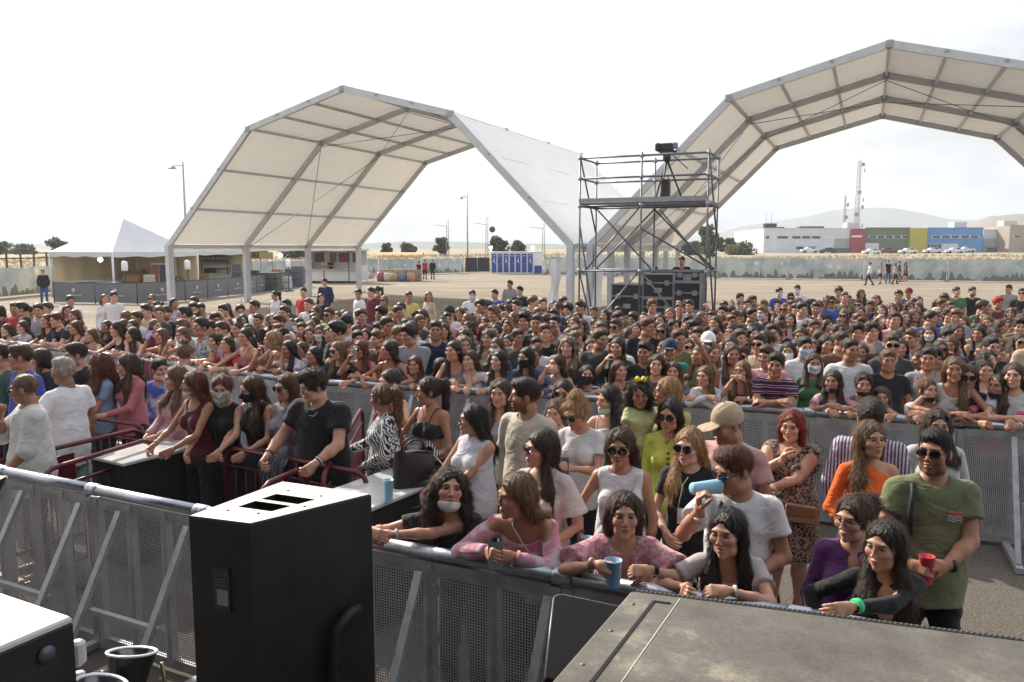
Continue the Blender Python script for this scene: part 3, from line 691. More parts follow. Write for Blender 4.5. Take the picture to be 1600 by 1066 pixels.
def figure(rig, skin='light', hair='brown', hstyle='long', hlen=.35, hside='both', vol=1.0, curly=0, top='tee', topc=(.6, .6, .6), pat='plain', c2=(.02, .02, .03), neck='crew', hem=-.1, loose=.012,
           bot='trousers', botc=(.02, .022, .03), botpat='plain', glasses=None, mask=None, cap=None, beard=0, lod=0, seed=0, shoes=False, lip=(.86, .58, .55), extra=None, jaw=1.0, wr=1.0):
    """builds one person with hair and clothes as children; returns the top-level object (at the origin)"""
    g = make_rig(**rig); g.fv = np.random.RandomState(seed*7+1).uniform(-1, 1, 8); g.smile = 0 if mask else [0, 0, 1, 0, 0, .6][(seed*5) % 6]; hb = (.0125, .017, .022)[lod]; hh = (.0046, .0075, .011)[lod]; hn = (.0042, .006, .011)[lod]; hc_ = (.0105, .015, .021)[lod]; hr = (.0065, .010, .0145)[lod]
    parts = []
    V, F = surf(g.body, hb); parts.append((V, F, white(V)))
    V, F = surf([g.neck]+head_prims(g, jaw), hh); parts.append((V, F, head_colors(g, V, beard, lip)))
    for q in (1, -1):
        if lod < 2: V, F = surf(g.hands[q], hn, pad=.005); parts.append((V, F, white(V)))
        else: V, F = surf([inflate(p, .002) for p in g.hands[q]], .013, pad=.005); parts.append((V, F, white(V)))
    hc0 = HAIRC[hair] if isinstance(hair, str) else hair
    if g.smile: parts.append(teeth(g))
    parts += face_bits(g, brow=tuple(c*.8+.004 for c in hc0), lod=lod)
    V, F, C = cat(parts)
    root = link('person', npmesh('person', V, F, C), SKIN, color=SKINS[skin] if isinstance(skin, str) else skin)
    if hstyle:
        V, F, C = hair_mesh(g, hstyle, hr, hlen, hside, vol, curly, seed, (700, 90, 0)[lod])
        link('hair', npmesh('hair', V, F, C), HAIR, root, color=hc0)
    if top:
        V, F, C = top_mesh(g, top, hc_, loose, neck, hem, seed, wr)
        link('dress' if top == 'dress' else 'top', npmesh('top', V, F), cloth(pat, c2), root, color=topc)
    if bot:
        V, F, C = bottom_mesh(g, bot, hc_*1.25, seed)
        link({'shorts': 'shorts', 'skirt': 'skirt'}.get(bot, 'trousers'), npmesh('trousers', V, F), cloth(botpat, c2 if botpat != 'plain' else (.02, .02, .03)), root, color=botc)
    if glasses:
        fr, ln = glasses_mesh(g, glasses.get('size', 1.0), glasses.get('shape', 'round'), glasses.get('up', 0.0), glasses.get('clear', False))
        f_ = fr.build('glasses' if glasses.get('clear') else 'sunglasses', BLACKGLASS if not glasses.get('white') else WHITEPVC, root)
        if not glasses.get('clear'): ln.build('lens', BLACKGLASS, f_)
    if mask:
        V, F, C = mask_mesh(g, hh*1.3, mask.get('chin', False)); link('face_mask', npmesh('face_mask', V, F), cloth('plain'), root, color=mask['c'])
    if cap:
        V, F, C = cap_mesh(g, hh*1.2, cap.get('back', False)); link('cap', npmesh('cap', V, F), cloth('plain'), root, color=cap['c'])
    if shoes:
        for i in (0, 1): link('shoe', shoe_mesh(g, i), cloth('plain'), root, color=shoes if isinstance(shoes, tuple) else (.02, .02, .02))
    if extra: extra(g, root)
    root['_k'] = 0; del root['_k']
    return root, g
# ================================================================ SETTING
TH = -.414; UX = np.array([math.cos(TH), math.sin(TH)]); NX = np.array([-UX[1], UX[0]])
FENCE_PX = [(-260, 480), (-40, 470), (110, 456), (380, 441), (480, 436), (570, 431), (725, 427), (765, 425), (850, 430), (960, 432), (1120, 435), (1350, 438), (1620, 442), (1900, 448)]
FENCE = [at(*p) for p in FENCE_PX]
faz = [math.atan2(p[0], p[1]) for p in FENCE]; fr_ = [float(np.hypot(*p)) for p in FENCE]
def ground_z(x, y):
    a = math.atan2(x, y); rr = math.hypot(x, y)
    rf = np.interp(a, faz, fr_)+2.0
    t = min(1, max(0, (rr-rf)/(22+rf*.15))); t = t*t*(3-2*t)
    z = 1.45*t
    if t > 0: z += t*(.25*math.sin(x*.11+1)*math.sin(y*.07)+.12*math.sin(x*.31+y*.2))*max(0, 1-rr/900)
    return z
def make_ground():
    m = MB(); nr, na = 110, 220
    rs = [0]+[1.2*1.083**i for i in range(nr)]
    def fn(u, v):
        i = int(round(u*nr)); r_ = rs[i]; a = -PI+2*PI*v; x, y = r_*math.sin(a), r_*math.cos(a)
        return (x, y, ground_z(x, y) if y > 0 else 0)
    m.grid(fn, nr, na)
    mt, t, b, o = newmat('dusty_ground'); v = coords(t)
    f1 = noise(t, .35, 8, .65, v); f2 = noise(t, 9, 6, .7, v)
    v3 = coords(t, (.05, .35, 1)); f3 = noise(t, 1.0, 5, .6, v3)
    sand = ramp(t, [(.25, (.2, .165, .125)), (.5, (.3, .255, .2)), (.72, (.42, .365, .29))]); t.links.new(math_(t, 'ADD', math_(t, 'MULTIPLY', f1, .5), math_(t, 'MULTIPLY', f3, .5)), sand.inputs['Fac'])
    gr = ramp(t, [(.35, (.55, .53, .5)), (.55, (1, 1, 1)), (.72, (1.35, 1.3, 1.25))]); t.links.new(f2, gr.inputs['Fac'])
    c = mixc(t, .75, sand.outputs[0], gr.outputs[0], 'MULTIPLY')
    # compacted dark gravel close to the stage
    geo = t.nodes.new('ShaderNodeNewGeometry'); sep = t.nodes.new('ShaderNodeSeparateXYZ'); t.links.new(geo.outputs['Position'], sep.inputs[0])
    near = ramp(t, [(.0, (1, 1, 1)), (1, (0, 0, 0))]); t.links.new(math_(t, 'DIVIDE', math_(t, 'SUBTRACT', sep.outputs['Y'], 9.0), 9.0), near.inputs['Fac'])
    f4 = noise(t, 55, 5, .75, v); gv = ramp(t, [(.3, (.07, .06, .05)), (.5, (.14, .12, .1)), (.7, (.26, .23, .2))]); t.links.new(f4, gv.inputs['Fac'])
    c = mixc(t, near.outputs[0], c, gv.outputs[0])
    # dry grass outside the fence
    f5 = noise(t, .6, 7, .7, v); dg = ramp(t, [(.3, (.22, .18, .12)), (.5, (.36, .3, .2)), (.7, (.45, .4, .3))]); t.links.new(f5, dg.inputs['Fac'])
    far = ramp(t, [(.02, (0, 0, 0)), (.2, (1, 1, 1))]); t.links.new(sep.outputs['Z'], far.inputs['Fac'])
    c = mixc(t, far.outputs[0], c, dg.outputs[0])
    t.links.new(c, b.inputs['Base Color']); b.inputs['Roughness'].default_value = .95; b.inputs['Specular IOR Level'].default_value = .15
    bump(t, b, math_(t, 'ADD', f2, math_(t, 'MULTIPLY', f4, .5)), .03, .8)
    tag(m.build('ground', mt), kind='structure')
make_ground()
def make_hills():
    R_ = random.Random(4)
    def ridge(name, dist, prof, col, seed):
        xs = [p[0] for p in prof]; m = MB(); n = 220; D0 = dist
        rr = np.random.RandomState(seed); ph = rr.uniform(0, 6, 12)
        def top(px):
            py = np.interp(px, xs, [p[1] for p in prof]); k = sum(math.sin(px*.011*(1.7**i)+ph[i])/(1.6**i) for i in range(7))
            return max(1.0, zat(py+1.2*k, D0))
        def fn(u, v):
            px = xs[0]+(xs[-1]-xs[0])*u; h = top(px); d = D0*(1-.25*(1-v))*(1+.0)
            X = px_x(px)*D0; k = v**1.3
            rid = .12*h*math.sin(px*.09+6*v+ph[0])*math.sin(px*.043+ph[1]-3*v)*(1-v)
            return (X*(.75+.25*v), d, -1+(h+1)*k+rid*k)
        m.grid(fn, n, 10); 
        m.grid(lambda u, v: ((lambda px: (px_x(px)*D0*(1+.2*v), D0*(1+.25*v), top(px)*(1-v)-1*v))(xs[0]+(xs[-1]-xs[0])*u)), n, 3)
        tag(m.build(name, mat(name+'_scrub', col, .95, 0, .35, .01)), kind='structure')
    ridge('mountains', 2600, [(900, 386), (1090, 372), (1160, 352), (1215, 345), (1260, 338), (1300, 330), (1340, 326), (1385, 325), (1430, 333), (1480, 342), (1560, 344), (1700, 340), (2100, 350)], (.17, .17, .15), 3)
    ridge('hill_right', 1200, [(1440, 386), (1500, 352), (1540, 338), (1580, 334), (1640, 338), (1800, 345), (2000, 360)], (.24, .19, .13), 5)
    ridge('hills', 1500, [(-600, 376), (-100, 378), (0, 380), (200, 382), (560, 384), (640, 378), (700, 377), (860, 380), (960, 386), (1120, 384), (1300, 384), (1700, 382), (2100, 380)], (.12, .13, .09), 8)
make_hills()
# ---------------------------------------------------------------- trees
def leafmat(name, a, b_):
    if name in MATS: return MATS[name]
    m, t, b, o = newmat(name); v = coords(t); f = noise(t, 1.3, 4, .6, v); r = ramp(t, [(.3, a), (.7, b_)]); t.links.new(f, r.inputs['Fac'])
    t.links.new(r.outputs[0], b.inputs['Base Color']); b.inputs['Roughness'].default_value = .7
    tr = N(t, 'ShaderNodeBsdfTranslucent'); t.links.new(r.outputs[0], tr.inputs['Color']); ms = N(t, 'ShaderNodeMixShader'); ms.inputs[0].default_value = .3
    t.links.new(b.outputs[0], ms.inputs[1]); t.links.new(tr.outputs[0], ms.inputs[2]); t.links.new(ms.outputs[0], o.inputs[0]); MATS[name] = m; return m
def tree(name, x, y, h, wd, label, leaf, seed, n=2600, low=.18, group='trees beyond the perimeter fence', cat_='tree', ls=.16):
    z = ground_z(x, y)-.05; r = np.random.RandomState(seed); root = empty(name, (x, y, z), 0, label, cat_, group)
    tb = MB(); tips = []
    tb.tube([(0, 0, 0), (.05*wd, 0, h*.25), (0, .03*wd, h*.5)], [h*.035, h*.028, h*.018], 7)
    for i in range(9):
        a = r.uniform(0, 6.28); k = r.uniform(.25, .5); rr = r.uniform(.45, .95)*wd*.5; zz = h*r.uniform(low+.15, .92)
        rr *= math.sqrt(max(.08, 1-((zz/h-.55)/.5)**2))
        tip = (rr*math.cos(a), rr*math.sin(a), zz); tips.append(tip)
        tb.tube([(0, 0, h*k*.8), (tip[0]*.5, tip[1]*.5, h*k*.8+(zz-h*k*.8)*.6), tip], [h*.015, h*.009, h*.004], 5)
    tb.build('trunk', TREEBARK, root)
    cl = [(np.array(t_), r.uniform(.16, .26)*wd) for t_ in tips]+[(np.array([r.uniform(-.25, .25)*wd, r.uniform(-.25, .25)*wd, h*r.uniform(low+.1, .93)]), r.uniform(.13, .24)*wd) for _ in range(10)]
    c, rad = np.array([q[0] for q in cl]), np.array([q[1] for q in cl]); k = r.randint(0, len(cl), n)
    d = r.normal(0, 1, (n, 3)); d /= np.linalg.norm(d, axis=1)[:, None]
    P = c[k]+d*(rad[k]*r.uniform(.35, 1.08, n)**.6)[:, None]*np.array([1, 1, .8]); P[:, 2] = np.maximum(P[:, 2], h*low*.5)
    a = r.normal(0, 1, (n, 3)); a /= np.linalg.norm(a, axis=1)[:, None]; b_ = np.cross(a, r.normal(0, 1, (n, 3))); b_ /= np.linalg.norm(b_, axis=1)[:, None]
    s_ = (r.uniform(.6, 1.3, n)*ls)[:, None]
    V = np.stack([P-a*s_, P+b_*s_*.6, P+a*s_, P-b_*s_*.6], 1).reshape(-1, 3); F = np.arange(4*n).reshape(n, 4)
    link('crown', npmesh('crown', V, F, smooth=False), leaf, root); return root
LEAF_D = leafmat('dark_leaves', (.05, .065, .035), (.11, .125, .07)); LEAF_L = leafmat('dry_leaves', (.08, .095, .045), (.16, .17, .085))
for i, (px, D, yt, wpx, lab, lf, nm) in enumerate([
    (97, 150, 374, 32, 'dark tree with loose crown directly left of the pagoda roof', LEAF_D, 'tree'),
    (40, 160, 385, 36, 'rounded low tree at the far left behind the brown railing', LEAF_D, 'tree'),
    (4, 165, 378, 30, 'small tree at the very left edge of the photo beyond the railing', LEAF_D, 'tree'),
    (691, 130, 371, 22, 'slim upright tree beside the catenary mast left of the tall street lamp', LEAF_L, 'tree'),
    (777, 135, 371, 28, 'round tree rising right above the blue portable toilets', LEAF_D, 'tree'),
    (812, 140, 378, 26, 'low bushy tree right of the round tree above the toilets', LEAF_D, 'tree'),
    (1103, 95, 350, 34, 'green tree seen through the right side of the scaffold tower', LEAF_L, 'tree'),
    (1132, 160, 371, 28, 'small dark tree between the scaffold tower and the white building', LEAF_D, 'tree'),
    (1155, 150, 384, 50, 'low wide bush between the dark tree and the white building', LEAF_L, 'bush'),
    (1080, 140, 380, 44, 'bushy low tree behind the scaffold tower legs', LEAF_D, 'bush'),
    (605, 150, 381, 14, 'small dark tree above the colourful candy stall', LEAF_D, 'tree'),
    (640, 155, 383, 30, 'wide low bush on the rise right of the candy stall', LEAF_D, 'bush'),
    (470, 110, 393, 60, 'dry bush on the rise behind the white food kiosk', LEAF_L, 'bush'),
    (400, 110, 392, 50, 'leafy bush above the mural fence behind the bar counter', LEAF_L, 'bush')]):
    x_ = px_x(px)*D; h_ = zat(yt, D)-ground_z(x_, D); tree(nm, x_, D, max(1.4, h_), wpx*D/FOC, lab, lf, 20+i, 1500, ls=.1+.0012*D, cat_=nm, low=.12)
def make_scrub():
    r = np.random.RandomState(5); n = 16000; az = r.uniform(faz[0], faz[-1], n); rf = np.interp(az, faz, fr_)
    d = rf+2+r.uniform(0, 1, n)**1.6*55; x, y = d*np.sin(az), d*np.cos(az); z = np.array([ground_z(a, b) for a, b in zip(x, y)])
    hgt = r.uniform(.06, .28, n)*(1+.8*(np.sin(x*.2)*np.sin(y*.13) > .3)); ang = r.uniform(0, PI, n); wdt = r.uniform(.05, .22, n)
    P = np.stack([x, y, z], 1); U = np.stack([np.cos(ang)*wdt, np.sin(ang)*wdt, 0*ang], 1); T = np.stack([r.normal(0, .08, n), r.normal(0, .08, n), hgt], 1)
    V = np.stack([P-U*.4, P+U*.4, P+U+T, P-U+T*.8], 1).reshape(-1, 3); F = np.arange(4*n).reshape(n, 4)
    o = link('dry_grass', npmesh('dry_grass', V, F, smooth=False), leafmat('straw', (.3, .255, .18), (.44, .39, .28))); tag(o, 'dry yellow grass and weeds on the rise behind the perimeter fence', 'grass', kind='stuff')
make_scrub()
# ---------------------------------------------------------------- perimeter fence with printed mural sheets
def mural_material():
    m, t, b, o = newmat('mural_print'); g_ = t.nodes.new('ShaderNodeTexCoord'); sep = t.nodes.new('ShaderNodeSeparateXYZ'); t.links.new(g_.outputs['Object'], sep.inputs[0])
    v = coords(t, (1, 1, 1)); vz = coords(t, (1, 1, .55))
    f = noise(t, .9, 5, .6, v); base = ramp(t, [(.3, (.34, .33, .35)), (.42, (.33, .39, .4)), (.55, (.47, .5, .48)), (.66, (.54, .52, .47)), (.8, (.55, .47, .42))]); t.links.new(f, base.inputs['Fac'])
    vo = N(t, 'ShaderNodeTexVoronoi', Scale=.8); t.links.new(v, vo.inputs['Vector']); r = ramp(t, [(.10, (1, 1, 1)), (.22, (0, 0, 0))]); t.links.new(vo.outputs['Distance'], r.inputs['Fac'])
    c = mixc(t, r.outputs[0], base.outputs[0], (.66, .66, .6))
    vo2 = N(t, 'ShaderNodeTexVoronoi', Scale=2.6); vc = coords(t, (1, 1, .3)); t.links.new(vc, vo2.inputs['Vector'])
    sil = math_(t, 'ADD', math_(t, 'MULTIPLY', vo2.outputs['Distance'], 1.1), math_(t, 'MULTIPLY', noise(t, .7, 3, .5, v), .5))
    thr = math_(t, 'SUBTRACT', 1.22, sil)      # crowd silhouettes along the foot
    cmp_ = math_(t, 'LESS_THAN', sep.outputs['Z'], thr)
    c = mixc(t, cmp_, c, (.16, .17, .16)); t.links.new(c, b.inputs['Base Color']); b.inputs['Roughness'].default_value = .6
    return m
MURAL = mural_material()
def mural_fence(i0, i1, label, top=1.75):
    P0 = FENCE[i0]; root = empty('mural_fence', (P0[0], P0[1], 0), 0, label, 'fence', 'mural fences round the ground')
    for i in range(i0, i1):
        a, b_ = FENCE[i], FENCE[i+1]; L_ = float(np.hypot(*(b_-a))); n = max(1, int(round(L_/6.5)))
        for k in range(n):
            p, q = a+(b_-a)*k/n-P0, a+(b_-a)*(k+1)/n-P0; d = (q-p)/np.hypot(*(q-p)); m = MB(); nn = np.array([-d[1], d[0]])
            def fn(u, v, p=p, q=q, nn=nn, k=k):
                w_ = p+(q-p)*(.012+.976*u)+nn*(.05*math.sin(u*9+k)*math.sin(v*3)); return (w_[0], w_[1], .08+(top-.12+.03*math.sin(u*12+k))*v)
            m.grid(fn, 10, 3); m.build('banner', MURAL, root)
            pm = MB(); pm.beam((p[0], p[1], 0), (p[0], p[1], top+.05), .07, .07); pm.box((p[0]-nn[0]*.05, p[1]-nn[1]*.05, .06), (.45, .7, .12), math.atan2(d[1], d[0])); pm.build('post', GALV, root)
    return root
mural_fence(0, 6, 'long mural-printed fence behind the bar tents and food kiosk on the left', 1.7)
mural_fence(8, 13, 'long pale green mural-printed fence on the right in front of the dry bank', 1.9)
def flat_screen(px0, px1, pyb, hgt, label):
    a, b_ = at(px0, pyb), at(px1, pyb); d = b_-a; L_ = np.hypot(*d); root = empty('screen_fence', (a[0], a[1], 0), math.atan2(d[1], d[0]), label, 'fence')
    m = MB(); m.grid(lambda u, v: (u*L_, .03*math.sin(u*14), .1+hgt*v), 12, 2); m.build('cover_sheet', mat('black_netting', (.03, .035, .035), .9), root)
    for k in range(3): MB().tube([(L_*k/2, 0, 0), (L_*k/2, 0, hgt+.15)], .035).build('post', GALV, root)
flat_screen(727, 765, 426, 1.6, 'black covered screen fence left of the blue portable toilets')
# ---------------------------------------------------------------- far buildings
def slab(px0, px1, y0, y1, D, dep, base=None):
    """box in metres whose front the photo shows between these pixels at distance D"""
    z0, z1 = zat(y1, D), zat(y0, D); return (px_x(px0)*D, px_x(px1)*D, z0, z1)
def facade(name, D, px0, px1, ytop, label, col, bits, dep=30, roofbits=()):
    zb = ground_z(px_x((px0+px1)/2)*D, D)-.3; X0, X1 = px_x(px0)*D, px_x(px1)*D; z1 = zat(ytop, D); cx = (X0+X1)/2
    root = empty(name, (cx, D, zb), 0, label, 'building', 'industrial buildings beyond the fence'); H_ = z1-zb; wl = X1-X0
    MB().box((0, dep/2, H_/2), (wl, dep, H_)).build('wall', mat('render_'+name+str(px0), col, .8, 0, .08, .3), root)
    m = MB(); m.box((0, .1, H_+.12), (wl+.1, .35, .24)); m.box((0, dep, H_+.12), (wl+.1, .35, .24)); m.build('parapet', mat('render_cap'+str(px0), tuple(c*.85 for c in col), .8), root)
    for kind, a, b_, t, q in bits:
        xa, xb = px_x(a)*D-cx, px_x(b_)*D-cx; zt, zq = zat(t, D)-zb, max(.05, zat(q, D)-zb); w_, h_ = xb-xa, zt-zq; xc, zc = (xa+xb)/2, (zt+zq)/2
        if kind == 'win':
            n = max(1, int(w_/2.2)); fr = MB().box((xc, -.03, zc), (w_+.12, .1, h_+.12)).build('window', mat('pale_frame', (.5, .52, .55), .5), root)
            g2 = MB()
            for k in range(n): g2.box((xa+w_*(k+.5)/n, -.1, zc), (w_/n*.8, .06, h_*.85))
            g2.build('pane', mat('far_glass', (.03, .035, .045), .15), fr)
        elif kind == 'gate':
            d_ = MB(); d_.box((xc, -.05, zc), (w_, .14, h_)).build('roller_door', mat('door_white', (.62, .64, .68), .5), root)
            s_ = MB(); [s_.box((xc, -.135, zq+h_*(k+.5)/6), (w_*.96, .03, .06)) for k in range(6)]; s_.build('door_rib', mat('door_rib', (.5, .52, .56), .5), root)
        elif kind == 'panel': MB().box((xc, -.06, zc), (w_, .16, h_)).build('cladding', mat('cladding_grey', (.33, .34, .36), .7, 0, .1, 2), root)
        elif kind == 'band': MB().box((xc, -.08, zc), (w_, .2, h_)).build('band', mat('band_white', (.66, .67, .7), .6), root)
        elif kind == 'grid':
            MB().box((xc, -.05, zc), (w_, .12, h_)).build('shop_front', mat('door_white', (.62, .64, .68), .5), root)
            g2 = MB(); [g2.box((xa+w_*(i+.5)/4, -.13, zq+h_*(j+.5)/2), (w_/4*.82, .06, h_/2*.82)) for i in range(4) for j in range(2)]; g2.build('pane', mat('far_glass', (.03, .035, .045), .15), root)
        elif kind == 'dark': MB().box((xc, -.4, zc), (w_, .5, h_)).build('gate', mat('dark_gate', (.09, .095, .11), .6), root)
    for kind, a, b_, t, q in roofbits:
        xa, xb = px_x(a)*D-cx, px_x(b_)*D-cx; zt, zq = zat(t, D)-zb, H_-.02
        if kind == 'sign': MB().bbox(((xa+xb)/2, 2, (zt+zat(q, D)-zb)/2), (xb-xa, 1.5, zt-(zat(q, D)-zb))).build('roof_sign', mat('sign_dark', (.03, .03, .035), .5), root)
        else:
            m = MB(); m.bbox(((xa+xb)/2, 6, (zt+zq)/2), (xb-xa, 3, zt-zq)); [m.box(((xa+xb)/2, 4.45, zq+(zt-zq)*(k+.5)/4), ((xb-xa)*.9, .12, (zt-zq)*.1)) for k in range(4)]
            m.build('roof_unit', mat('roof_unit', (.6, .6, .58), .5) if kind == 'ac' else mat('roof_unit_d', (.1, .1, .11), .5), root)
    return root
facade('office_building', 225, 1190, 1326, 358, 'white two storey office building left of the red block', (.6, .62, .68),
    [('win', 1193, 1199, 369, 373), ('win', 1210, 1229, 369, 373), ('win', 1233, 1279, 369, 373), ('win', 1240, 1253, 385, 390), ('win', 1258, 1272, 385, 390), ('band', 1284, 1292, 370, 374), ('band', 1282, 1294, 384, 388), ('panel', 1300, 1325, 373, 396), ('dark', 1296, 1325, 388, 397)], 30,
    [('sign', 1193, 1212, 349, 356), ('dk', 1219, 1230, 354, 0), ('dk', 1255, 1293, 353, 0)])
for d_ in (('industrial_unit', 224, 1326, 1347.6, 359, 'dark red block between the white office and the green hall', (.32, .05, .05), [('band', 1326, 1342, 368, 371)], 30, [('ac', 1329, 1349, 347, 0)]),
    ('industrial_unit', 225, 1348, 1417, 357, 'olive green hall with a white roller door', (.12, .15, .085), [('win', 1353, 1416, 368, 372), ('gate', 1348, 1369, 380, 397), ('dark', 1369, 1417, 391, 397)], 30, []),
    ('industrial_unit', 224, 1417.4, 1443.6, 358, 'mustard yellow block between the green and the blue hall', (.42, .36, .05), [], 30, []),
    ('industrial_unit', 225, 1444, 1530, 357, 'bright blue hall with glazed entrance and white roller door', (.1, .25, .52), [('win', 1450, 1524, 368, 372), ('grid', 1444, 1465, 381, 397), ('gate', 1467, 1492, 381, 398)], 30, [('ac', 1498, 1518, 346, 0)]),
    ('industrial_unit', 228, 1531, 1562, 360, 'pale grey low hall right of the blue hall', (.55, .57, .62), [('panel', 1531, 1558, 373, 396), ('dark', 1537, 1562, 387, 397)], 26, []),
    ('industrial_unit', 222, 1571, 1650, 353, 'tan block at the right edge of the photo', (.36, .3, .24), [('win', 1577, 1590, 368, 371), ('dark', 1597, 1600, 355, 396)], 30, [('ac', 1576, 1598, 344, 0)])):
    facade(*d_)
def lattice_mast(px, ytop, D, wd, label, dishes=(), sec=14):
    x = px_x(px)*D; zb = ground_z(x, D); H_ = zat(ytop, D)-zb; root = empty('radio_mast', (x, D, zb), .3, label, 'mast', 'radio masts over the buildings'); m = MB(); r_ = wd/2
    for k in range(3):
        a = 2*PI*k/3; a2 = 2*PI*(k+1)/3
        m.tube([(r_*math.cos(a), r_*math.sin(a), 0), (r_*.55*math.cos(a), r_*.55*math.sin(a), H_)], .09, 4)
        for i in range(sec):
            z0, z1 = H_*i/sec, H_*(i+1)/sec; f0, f1 = 1-.45*i/sec, 1-.45*(i+1)/sec
            m.tube([(r_*f0*math.cos(a), r_*f0*math.sin(a), z0), (r_*f1*math.cos(a2), r_*f1*math.sin(a2), z1)], .055, 4)
            m.tube([(r_*f1*math.cos(a), r_*f1*math.sin(a), z1), (r_*f1*math.cos(a2), r_*f1*math.sin(a2), z1)], .055, 4)
    m.build('lattice', mat('mast_paint', (.42, .38, .38), .6, .2, .2), root); rr = random.Random(int(px))
    for f in dishes:
        a = rr.uniform(-2.6, -.6); q = MB(); c = np.array([r_*1.0*math.cos(a)*1.3, r_*1.3*math.sin(a), H_*f])
        q.lathe([(.05, 0), (.55, .05), (.6, .3), (.5, .32), (.05, .2)], c, 12, RZ(a)@RY(PI/2)); q.build('dish', mat('dish_grey', (.3, .3, .33), .5), root)
    q = MB(); q.tube([(0, 0, H_), (0, 0, H_+2)], .05, 4); q.build('aerial', GALV, root)
lattice_mast(1333.5, 252, 240, 1.9, 'tall slim lattice radio mast behind the red block', (.25, .3, .42, .5, .58, .66, .9, .96), 22)
lattice_mast(1314, 306, 240, .9, 'shorter radio mast with round dishes left of the tall lattice mast', (.28, .3, .35, .62, .84), 14)
for px, yt, D, lab in ((1202, 330, 224, 'thin aerial pole on the left end of the white office'), (1210, 328, 224, 'thin aerial pole with crossbar right of the other aerial on the white office')):
    x = px_x(px)*D; zb = zat(354, D)-.9; o = MB(); o.tube([(0, 0, 0), (0, 0, zat(yt, D)-zb)], .07, 5); o.box((0, 0, (zat(yt, D)-zb)*.85), (1.0, .06, .06)); o = o.build('aerial_pole', GALV, None, (x, D+5, zb)); tag(o, lab, 'aerial', 'roof aerials on the white office')
# ---------------------------------------------------------------- cars
def car(px, D, col, label, rz=0.0, L_=4.2):
    x = px_x(px)*D; root = empty('parked_car', (x, D, ground_z(x, D)+.02), rz, label, 'car', 'cars parked before the buildings'); R_ = L_/2
    prof = [(-R_, .35), (-R_, .75), (-R_*.9, .88), (-R_*.55, .95), (-R_*.25, 1.42), (R_*.35, 1.46), (R_*.75, 1.0), (R_*.98, .9), (R_, .6), (R_, .35)]
    m = MB(); W = .85; n = len(prof)
    V = [(a, s*(W if z < 1 else W*.78), z) for s in (-1, 1) for a, z in prof]; F = [tuple(range(n)), tuple(range(2*n-1, n-1, -1))]+[(i, n+i, n+(i+1) % n, (i+1) % n) for i in range(n)]
    m.add(V, F); body = m.build('body', mat('car_'+str(col), col, .3, .3, .05), root)
    [MB().add([(a, s*(W*.86), z) for a, z in ((-R_*.48, 1.0), (-R_*.22, 1.36), (R_*.33, 1.39), (R_*.62, 1.02))], [(0, 1, 2, 3) if s > 0 else (3, 2, 1, 0)]).build('side_window', BLACKGLASS, root) for s in (-1, 1)]
    for sx in (-.62, .62):
        for sy in (-1, 1):
            q = MB(); q.lathe([(.05, -.1), (.32, -.1), (.32, .1), (.05, .1)], (R_*sx, sy*W*.95, .33), 12, RX(PI/2)); q.build('wheel', mat('tyre', (.02, .02, .02), .8), root)
for px, D, c, lab in ((1262, 205, (.6, .62, .64), 'white car parked left before the white office'), (1290, 204, (.03, .04, .035), 'dark green car parked before the grey cladding'), (1358, 200, (.62, .63, .65), 'white car parked before the green hall roller door'),
    (1381, 206, (.14, .03, .03), 'dark red car parked before the green hall'), (1415, 198, (.62, .63, .66), 'white car parked before the yellow block'), (1453, 200, (.55, .56, .6), 'silver car parked before the glazed entrance'),
    (1487, 199, (.6, .6, .62), 'white car parked before the blue hall roller door'), (1505, 204, (.5, .5, .52), 'small light grey car rightmost of the row')):
    car(px, D, c, lab, random.uniform(-.1, .1))
# ---------------------------------------------------------------- lamps and masts
def street_lamp(px, ytop, D, arm, label):
    x = px_x(px)*D; z0 = ground_z(x, D); H_ = zat(ytop, D)-z0; root = empty('street_lamp', (x, D, z0), 0, label, 'street lamp', 'street lamps beyond the tents')
    MB().tube([(0, 0, 0), (0, 0, H_*.5), (0, 0, H_)], [.11, .085, .06], 8).build('pole', mat('lamp_grey', (.34, .35, .36), .5, .4), root)
    MB().tube([(0, 0, H_*.965), (arm*.5, 0, H_*.975), (arm, 0, H_*.965)], .04, 6).build('arm', mat('lamp_grey', (.34, .35, .36), .5, .4), root)
    q = MB(); q.lathe([(.02, .18), (.12, .14), (.26, .02), (.3, -.05), (.02, -.07)], (arm, 0, H_*.95), 12); q.build('lamp_head', mat('lamp_head', (.3, .31, .32), .4), root)
street_lamp(295, 253, 58, -.75, 'tall street lamp rising behind the left roof slope of the left tent')
street_lamp(731, 304, 94, -.7, 'tall street lamp seen through the arch of the left tent')
for px, yt, lab, ball in ((700, 342, 'rail mast beside the slim tree, left of the street lamp', 0), (761, 338, 'rail mast with a round disc above the blue toilets', 1), (849, 347, 'rail mast right of the blue toilets under the tent roof', 0)):
    D = 112; x = px_x(px)*D; z0 = ground_z(x, D); H_ = zat(yt, D)-z0; root = empty('rail_mast', (x, D, z0), 0, lab, 'mast', 'railway masts beyond the fence')
    m = MB(); [m.tube([(s*.16, 0, 0), (s*.12, 0, H_)], .05, 4) for s in (-1, 1)]; [m.beam((-.15, 0, H_*k/12), (.15, 0, H_*(k+.8)/12), .03, .03) for k in range(12)]; m.build('post', GALV, root)
    MB().tube([(0, 0, H_*.82), (-1.9, 0, H_*.86)], .035, 4).build('cantilever', GALV, root)
    if ball: MB().lathe([(.02, -.06), (.42, -.05), (.42, .05), (.02, .06)], (.75, -.1, H_*.72), 14, RX(PI/2)).build('disc', mat('disc_dark', (.05, .05, .05), .6), root)
